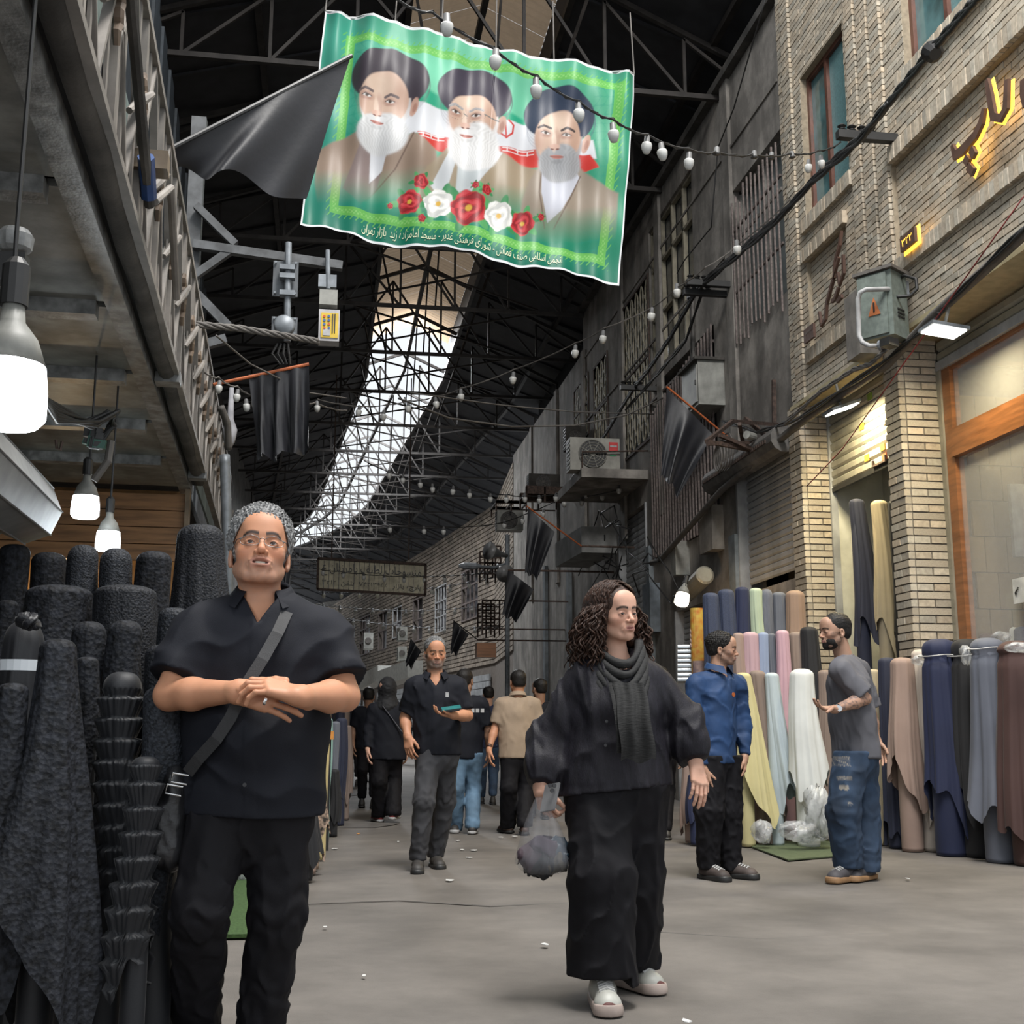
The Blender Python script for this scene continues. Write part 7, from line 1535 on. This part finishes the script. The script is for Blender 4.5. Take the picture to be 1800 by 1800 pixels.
for sd, dr, lf in (('L', (-.1,-1), 0), ('R', (.45,-1), 0)):
    o = shoe(root, W['A'+sd], dr, sneak, sole_w, 1.08, lf, lace_w, res=.004)
    d = nrm((dr[0], dr[1], 0)); b = va((W['A'+sd][0], W['A'+sd][1], lf)); sculpt('toe_cap', [ell(b+d*.205+va((0,0,.028)), (.030,.014,.024), None, .005)], .004, mat('maroon_rubber', (.12,.035,.03), .6), o)
eyes(root, hp, HR_, s, look=(.45,-.05))
bh = hair_mat('brown', (.045,.022,.014), .6)
T = lambda x, y, z: hp+HR_@(va((x,y,z))*s)
# cap of hair with centre parting
pr = [ell(T(0,-.022,.052), (.093*s,.110*s,.095*s), HR_, .02), ell(T(0,-.065,-.03), (.095*s,.060*s,.11*s), HR_, .03), ell(T(.078,-.01,-.02), (.026*s,.045*s,.10*s), HR_, .02), ell(T(-.078,-.01,-.02), (.030*s,.05*s,.11*s), HR_, .02)]
nh = noise_fn(77, 60, 8, (1.5,1.5,.4))
def capcl(p):
    q = (p-hp)@HR_/s; x, y, z = np.abs(q[...,0]), q[...,1], q[...,2]
    return np.maximum(np.where(y > .02, (.074-(x/.058)**2*.060)-np.clip((y-.02)*.2, 0, 1)-z, -1)*.6, -.0-(.004-np.abs(q[...,0]))*-.0-1)
sculpt('hair', pr, .005, bh, root, disp=lambda p: -.004*nh(p)+.006*np.exp(-(((p-hp)@HR_[:,0])/.004)**2)*(((p-hp)@HR_[:,2]) > .1), clips=[capcl])
cm = MB(); rn = random.Random(11)
for k in range(430):
    sgn = -1 if k % 9 < 5 else 1; y0 = rn.uniform(-.095, .060); f0 = rn.uniform(.02, 1.25); ln = rn.uniform(.16, .33) if sgn < 0 else rn.uniform(.15, .30)
    rad = rn.uniform(.006,.013); tw = rn.uniform(75,130)*rn.choice((-1,1)); out = rn.uniform(.00,.075); ph0 = rn.uniform(0,6.28); sway = rn.uniform(-.03,.03); kk = math.sqrt(max(.1, 1-((y0+.02)/.115)**2)); pts = []; rs = []
    n1_ = 20 if f0 < .9 else 9; n2_ = 30
    for i in range(n1_+n2_):
        if i < n1_:
            f = f0+(1.62-f0)*i/(n1_-1); R0 = 1.085+.03*math.sin(f*9+ph0); x = sgn*.096*kk*math.sin(f)*R0; z = .052+.096*kk*math.cos(f)*R0; y = y0-.02*max(0, f-.6); w = rad*.55*(i/(n1_-1))**.6; t = 0
        else:
            t = (i-n1_+1)/n2_; x = sgn*(.096*kk+.01+out*math.sin(min(1, t*1.4)*math.pi*.5)); z = .048-ln*t; y = y0-.012-.03*t+sway*t; w = rad*min(1, .3+t*3)
            if y > .035: x = sgn*max(abs(x), .082)
            y = min(y, .055-.03*t)
        a_ = ph0+tw*ln*t+(i*.55 if i < n1_ else n1_*.55); pts.append(Vector(T(x+w*math.cos(a_), y+w*math.sin(a_), z))); rs.append((.0038 if t < .9 else .002)*(.5+.5*min(1, (i+1)/4)))
    cm.tube(pts, rs, 4)
cm.build('curly_locks', bh, root, smooth=True, kind='stuff')
# scarf: ring round the neck and a hanging end
scm = mat('charcoal_scarf', (.017,.017,.017), .85, var=.3, nscale=30, bump=.5, bscale=40, stretch=(1,1,6)); N_ = W['N']
def sc_ring(k, r0, z0, th_):
    pts = []
    for i in range(33): a = 2*math.pi*i/32+math.pi; f_ = max(0, math.cos(a)); pts.append(Vector(N_+va((r0*math.sin(a)*1.12, -r0*math.cos(a)*(1+.55*f_)+.01, z0+.035-.085*f_*f_*(1+k*.28)+.02*(1-f_)))))
    return pts
mb = MB()
for k in range(5): mb.tube(sc_ring(k, .088+.008*k, .025-.020*k, 0), [.016+.004*math.sin(i*.9+k) for i in range(33)], 8, cap=False)
mb.build('scarf', scm, root, smooth=True)
a = va(P(1102,1200,Y=Yw-.22)); b = va(P(1122,1338,Y=Yw-.27)); mb = MB()
mb.grid(lambda x, y: tuple(a+(b-a)*y+va((( x-.5)*(.12+.02*y)+.004*math.sin(y*9), -.010*math.sin(x*14+y*3)-.035*math.sin(y*3.1), .01*math.sin(x*9)*y))), 20, 20); mb.grid(lambda x, y: tuple(a+(b-a)*y+va(((x-.5)*(.12+.02*y)-.012, .012-.010*math.sin(x*11+y*2)-.035*math.sin(y*3.1), .03*y))), 20, 20); mb.build('scarf_end', scm, root, smooth=True)
for (u, v) in ((1066,1268),(1064,1310)): MB().lathe(P(u,v,Y=Yw-.235), [(.006,0),(.006,.004)], 10, axis=(0,-1,0)).build('button', leath, root)
# wide trouser hem flare
# things she holds: bag and phone
t = thing('mobile_phone', P(965,1395,Y=Yw-.12), 'silver cased mobile phone held by the curly haired woman', 'phone')
c = Vector(P(967,1402,Y=Yw-.13)); MB().obox(c, (.024,-.020,.006), (.012,.006,.050), (.003,.003,-.002)).build('case', mat('silver_case', (.35,.35,.36), .3, metal=.5), t)
for k in range(3): MB().lathe(c+Vector((.012-.008*k,-.018,.045-.018*(k%2))), [(.008,0),(.008,.006)], 12, axis=(.2,-.9,.1)).build('lens_ring', leath, t)
bagm = mat('thin_clear_bag', (.45,.46,.50), .10, alpha=.20, var=.15, nscale=8, bump=.9, bscale=18, stretch=(2,2,.5), spec=.9)
t = thing('plastic_bag', P(953,1545,Y=Yw-.05), 'clear plastic shopping bag with dark clothes held by the curly haired woman', 'bag'); top_ = va(P(950,1398,Y=Yw-.05)); bot_ = va(P(956,1540,Y=Yw-.05)); H_ = top_[2]-bot_[2]
def bagf(a, b):
    th = a*2*math.pi; k = b; r = (.012+.098*min(1, k*1.25)**.8)*(1 if k < .86 else math.sqrt(max(0, 1-((k-.86)/.14)**2))*.9+.1*(1-(k-.86)/.14)); f_ = 1+.07*math.sin(9*th+3*k)*(1.2-k)+.05*math.sin(4*th+k*5)
    p = top_+(bot_-top_)*k; return (p[0]+r*f_*math.cos(th)*.98, p[1]+r*f_*math.sin(th)*.7, p[2])
MB().grid(bagf, 48, 30).build('bag_skin', bagm, t, smooth=True)
for k, (dx, dz, r, mm) in enumerate([(-.05,.07,.05,fab('plum', (.05,.03,.04))),(.0,.10,.045,fab('plum2', (.06,.04,.06))),(.05,.09,.045,mat('teal_box', (.02,.04,.06), .4)),(-.02,.05,.055,blk),(.04,.05,.045,fab('olive', (.06,.05,.03)))]):
    c = bot_+va((dx,0,dz)); sculpt('folded_garment', [ell(c, (r*.95, r*.8, r*.9), None, .02)], .007, mm, t, disp=wrinkle(30+k, .014, 16))
# ---------------------------------------------------------------- 3. walking man in polo
def std_hands(a=(0,-.1,-1), b=(0,-.1,-1), ba=(-1,-.1,0), bb=(1,-.1,0)): return (dict(f=a, b=ba, side=-1, curl=(.3,.45,.3)), dict(f=b, b=bb, side=1, curl=(.3,.45,.3)))
Yp = 9.2
root, W, HR_, hp, s, fw = figure('man with greying hair in black polo shirt and grey jeans walking with a phone', Yp,
 dict(head=(765,1150,0), N=(765,1193,0), SL=(728,1208,0), SR=(805,1208,0), EL=(712,1262,.05), ER=(822,1258,-.02), WL=(716,1292,-.05), WR=(798,1258,-.22), HL=(753,1318,0), HR=(785,1318,0), KL=(745,1410,-.10), KR=(782,1408,.12), AL=(735,1505,-.05), AR=(766,1500,.22)),
 yaw=-.05, head=(.08,.06,.0), size=1.0, skin=SK1, top=dict(m=cl_black, name='polo_shirt', placket=True, chest=.165, belly=.15, hip=.155, sleeve=.8, cuff=.062, hem=.04, amp=.006, seed=31, v=.07, wsc=12),
 bot=dict(m=greyj, thigh=.095, knee=.075, ankle=.062, seed=33, amp=.006), res=.011, hres=.0045, hands=(dict(f=(.1,-.3,-1), b=(-.6,-.8,0), side=-1, curl=(.3,.5,.3)), dict(f=(-.9,-.2,.1), b=(.1,.2,-1), side=1, curl=(.3,.5,.4))),
 shoes=dict(d=((-.1,-1),(.1,-1)), m=dshoe, sole=blackm), hc=dict(lips=(.36,.18,.14), brow=(.03,.025,.02), stubble=(.20,.18,.17), stub=1.0))
short_hair(root, hp, HR_, s, hair_mat('salt', (.16,.16,.16), .6), 5, .006, 1.0, .060, .005); eyes(root, hp, HR_, s, look=(-.1,-.1)); collar(root, W['N']+va((0,0,.022)), Rot(-.05), cl_black, r=.072, h=.04, gap=.5, flare=.028)
c = P(786,1221,Y=Yp-.155); MB().box((c.x-.012,c.y-.004,c.z-.018),(c.x+.012,c.y,c.z+.018)).build('chest_logo', whitef, root)
t = thing('mobile_phone', P(795,1250,Y=Yp-.3), 'dark phone with teal edge in the hand of the man in the polo shirt', 'phone'); MB().obox(P(793,1246,Y=Yp-.28), (.075,.0,.01), (0,.04,.01), (0,0,.006)).build('case', leath, t); MB().obox(P(793,1244,Y=Yp-.29), (.07,.0,.01), (0,.035,.01), (0,0,.003)).build('screen', mat('teal_screen', (.03,.2,.2), .3), t)
# ---------------------------------------------------------------- 4. woman in hijab walking away
def back_view(label, Y, u0, vh, vf, k, skin, top, bot, shoes, yaw=math.pi, hair='dark', stride=.12, arms=None, fem=False, lean=0, size=1.0, res=.014, hc=None, headyaw=None):
    """stock walker seen at Y: u0 centre column, vh head centre row, vf ankle row"""
    H_ = (vf-vh)
    q = lambda x, y, d=0: (u0+x*H_/6.3, vh+y*H_/6.3, d)
    J = dict(head=q(0,0), N=q(0,.72), SL=q(-.72,.98), SR=q(.72,.98), EL=q(-.98,2.05), ER=q(.98,2.05), WL=q(-1.0,2.95,-.05), WR=q(1.0,2.95,.05), HL=q(-.36,3.1), HR=q(.36,3.1), KL=q(-.40,4.6,-.05), KR=q(.34,4.6,.08), AL=q(-.42,6.3,stride), AR=q(.30,6.2,-stride))
    if arms: J.update({k_: q(*v_) for k_, v_ in arms.items()})
    return figure(label, Y, J, yaw=yaw, head=(headyaw if headyaw is not None else yaw, 0, 0), size=size, skin=skin, top=top, bot=bot, res=res, hres=.007, headkw=dict(fem=fem), hands=std_hands(), shoes=shoes, hc=hc)
sneak_d = dict(d=((0,1),(0.1,1)), m=dshoe, sole=blackm)
root, W, HR_, hp, s, fw = back_view('woman in black headscarf and long black coat walking away with a shoulder bag', 14.2, 681, 1213, 1432, 1, SK2, dict(m=cl_black, name='coat', chest=.175, belly=.175, hip=.195, sleeve=1.95, cuff=.045, hem=.10, flare=.03, seed=41, v=.02), dict(m=cl_black2, thigh=.10, knee=.085, ankle=.09, seed=42), dict(d=((-.3,1),(.3,1)), m=mat('red_shoe', (.16,.02,.02), .5), sole=whitef, lift=(0,.04)), yaw=math.pi-.2, fem=True, headyaw=math.pi-.7)
sculpt('headscarf', [ell(hp+va((0,.0,.03)), (.105,.12,.125), None, .04), cone(hp+va((0,.02,-.05)), W['N']+va((0,.02,-.02)), .095, .14, .05), ell(W['N']+va((.0,.03,-.03)), (.17,.12,.07), None, .04)], .012, blk, root, disp=wrinkle(43, .006, 25, (1,1,1.5)), clips=[lambda p: .0*p[...,0]-1])
MB().bar(Vector(W['N']+va((-.06,-.13,-.02))), Vector(W['N']+va((.17,-.17,-.32))), .02, .006).build('bag_strap', greyt, root)
# ---------------------------------------------------------------- 5. man in black t-shirt and blue jeans
root, W, HR_, hp, s, fw = back_view('man in black t-shirt and light blue jeans walking behind the polo shirt man', 12.6, 818, 1198, 1455, 1, SK3, dict(m=cl_black, name='t_shirt', chest=.175, belly=.17, hip=.165, sleeve=.85, cuff=.065, hem=.05, seed=51, v=.02), dict(m=denl, thigh=.10, knee=.08, ankle=.075, seed=52), dict(d=((-.2,-1),(.2,1)), m=dshoe, sole=whitef), yaw=math.pi+.25, headyaw=math.pi-.5)
short_hair(root, hp, HR_, s, hair_mat('black', (.015,.013,.012), .5), 6, .009, .99, .055, .002)
for k in range(3): q = Vector(W['N']+va((.06+.05*k,-.155,-.13))); MB().box(q-Vector((.018,.004,.02)), q+Vector((.018,0,.02))).build('printed_letter', whitef, root)
# ---------------------------------------------------------------- 6. man in beige shirt
root, W, HR_, hp, s, fw = back_view('balding man in beige short sleeved shirt and black trousers walking away', 12.4, 910, 1200, 1452, 1, SK1, dict(m=beigec, name='shirt', chest=.18, belly=.175, hip=.175, sleeve=.8, cuff=.07, hem=.05, seed=61, v=.02, amp=.005), dict(m=cl_black2, thigh=.10, knee=.085, ankle=.08, seed=62), dict(d=((-.3,1),(.1,1)), m=mat('brown_shoe', (.07,.04,.03), .5), sole=blackm), yaw=math.pi+.15, arms=dict(EL=(-1.0,2.0,0), WL=(-1.25,2.9,-.1)))
short_hair(root, hp, HR_, s, hair_mat('black', (.015,.013,.012)), 7, .009, .985, .05, .0015); collar(root, W['N']+va((0,0,.02)), Rot(math.pi), beigec, r=.072, h=.045, gap=.5, flare=.02)
q = W['WL']; MB().lathe(Vector(q+va((0,0,.03))), [(.031,-.012),(.033,0),(.031,.012)], 14, axis=Vector(W['WL']-W['EL'])).build('wristwatch', mat('brown_strap', (.10,.04,.02), .5), root)
# further walkers
for k, (lb, Y, u0, vh, vf, sk, cm_, bm) in enumerate([('dark clothed walker half hidden behind the woman in the headscarf', 17, 648, 1225, 1400, SK3, cl_black, cl_black2), ('walker in dark blue behind the black t-shirt man', 17.5, 858, 1222, 1398, SK2, navy, denim), ('walker in black seen right behind the curly haired woman', 11.6, 1158, 1195, 1460, SK3, cl_black, cl_black2), ('distant walker in black between the stalls', 24, 622, 1238, 1365, SK3, cl_black, cl_black2), ('shopper in black just behind the beige shirt man', 14.5, 948, 1212, 1432, SK3, cl_black, cl_black2)]):
    root, W, HR_, hp, s, fw = back_view(lb, Y, u0, vh, vf, 1, sk, dict(m=cm_, chest=.17, belly=.165, hip=.165, sleeve=.85 if k != 3 else 1.9, cuff=.06, hem=.05, seed=70+k, v=.02), dict(m=bm, seed=80+k), sneak_d, yaw=math.pi+.1*k, res=.018)
    short_hair(root, hp, HR_, s, hair_mat('black', (.015,.013,.012)), 70+k, .011, .99, .055, .002)
# ---------------------------------------------------------------- 7. young man in blue shirt
root, W, HR_, hp, s, fw = figure('young man in dark blue button shirt and baggy black trousers standing by the pastel rolls', 8.4,
 dict(head=(1270,1143,0), N=(1262,1184,0), SL=(1222,1205,-.06), SR=(1296,1205,.08), EL=(1215,1290,-.08), ER=(1307,1272,.08), WL=(1235,1350,-.12), WR=(1309,1330,.02), HL=(1246,1330,-.03), HR=(1278,1330,.05), KL=(1247,1425,-.05), KR=(1279,1425,.06), AL=(1245,1520,-.02), AR=(1285,1522,.06)),
 yaw=.75, head=(1.15,.05,0), size=.98, skin=(.42,.24,.16), top=dict(m=bluec, name='shirt', placket=True, chest=.155, belly=.145, hip=.15, sleeve=1.93, cuff=.036, hem=.05, seed=91, v=.08, amp=.006, wsc=12), bot=dict(m=cl_black2, thigh=.115, knee=.105, ankle=.075, amp=.006, seed=92), res=.0095, hres=.004,
 hands=(dict(f=(.2,-.1,-1), b=(-.6,-.8,0), side=-1, curl=(.3,.5,.3)), dict(f=(-.1,-.1,-1), b=(.9,-.3,0), side=1, curl=(.4,.6,.4), thumb=(.3,.4))), shoes=dict(d=((.35,-1),(.75,-1)), m=mat('brown_suede_shoe', (.065,.05,.045), .7, var=.3), sole=blackm, s=1.1, laces=lace_w), hc=dict(lips=(.36,.17,.14), brow=(.02,.015,.012), stubble=(.10,.07,.06), stub=.7))
short_hair(root, hp, HR_, s, hair_mat('black', (.015,.013,.012)), 8, .005, 1.03, .062, .007); eyes(root, hp, HR_, s, look=(.1,0)); collar(root, W['N']+va((0,0,.022)), Rot(.75), bluec, r=.070, h=.045, gap=.45, flare=.022)
c = Vector(P(1289,1221,Y=8.27)); MB().lathe(c, [(.016,0),(.016,.004)], 14, axis=(.5,-.85,0)).build('badge', mat('orange_badge', (.45,.12,.03), .5), root)
denim_r = mat('ripped_denim', (1,1,1), .85, var=.4, nscale=9, vcol='Col', bump=.2, bscale=400)
def ripcol(V):
    C = np.tile(va((.030,.055,.10)), (len(V), 1)); n = noise_fn(3, 14, 5)(V); C *= (1+.6*np.clip(n, -.6, 1))[:, None]
    for (u, v, w, h) in ((1482,1338,.042,.034), (1484,1368,.042,.014), (1482,1384,.028,.016), (1490,1412,.02,.012)):
        c = va(P(u, v, Y=8.0)); q = V-c; m = (np.abs(q[:,0]) < w)*(np.abs(q[:,2]+.002*np.sin(q[:,0]*300)) < h)*(V[:,1] < 8.12)*(.55+.45*np.sin(q[:,2]*700)); C = C*(1-m[:, None])+va((.40,.36,.30))*m[:, None]
    return C
# ---------------------------------------------------------------- 8. bearded man in grey t-shirt
root, W, HR_, hp, s, fw = figure('tattooed bearded man in grey t-shirt and ripped blue jeans talking with an open hand', 8.15,
 dict(head=(1467,1112,0), N=(1484,1154,.02), SL=(1478,1180,-.14), SR=(1510,1180,.16), EL=(1520,1228,-.18), ER=(1530,1255,.2), WL=(1470,1246,-.26), WR=(1540,1300,.2), HL=(1498,1322,-.07), HR=(1512,1322,.09), KL=(1482,1425,-.08), KR=(1518,1425,.08), AL=(1492,1518,-.02), AR=(1522,1524,.05)),
 yaw=-1.25, head=(-1.45,.02,0), size=1.05, skin=(.44,.26,.18), top=dict(m=greyt, name='t_shirt', chest=.165, belly=.16, hip=.165, sleeve=.85, cuff=.085, hem=.05, flare=.03, seed=95, v=.03, amp=.005, wsc=9, neckr=.066), bot=dict(m=denim_r, thigh=.115, knee=.105, ankle=.095, amp=.007, seed=96, kw=.008), res=.0095, hres=.004,
 hands=(dict(f=(-1,-.15,.05), b=(.05,.2,-1), side=1, curl=(.35,.45,.3), thumb=(.6,-.4)), dict(f=(.15,-.2,-1), b=(.6,.6,0), side=1, curl=(.3,.4,.3))), shoes=dict(d=((-.8,-.5),(-.8,-.6)), m=gshoe, sole=gum, s=1.1, laces=lace_w), hc=dict(lips=(.38,.18,.15), brow=(.015,.012,.01), stubble=(.03,.025,.02), stub=.6, brow_w=.005), tattoo=True, botcol=ripcol)
bk_ = hair_mat('black', (.015,.013,.012)); short_hair(root, hp, HR_, s, bk_, 9, .005, 1.0, .058, .002); beard_mesh(root, hp, HR_, s, bk_, .006, .005); eyes(root, hp, HR_, s)
q = W['WL']+(W['EL']-W['WL'])*.02; MB().lathe(Vector(q), [(.032,-.014),(.034,0),(.032,.014)], 16, axis=Vector(W['WL']-W['EL'])).build('wristwatch', chrome, root); MB().lathe(Vector(q)+Vector((0,-.03,.0)), [(.021,0),(.021,.01)], 14, axis=(0,-1,.1)).build('watch_face', chrome, root)
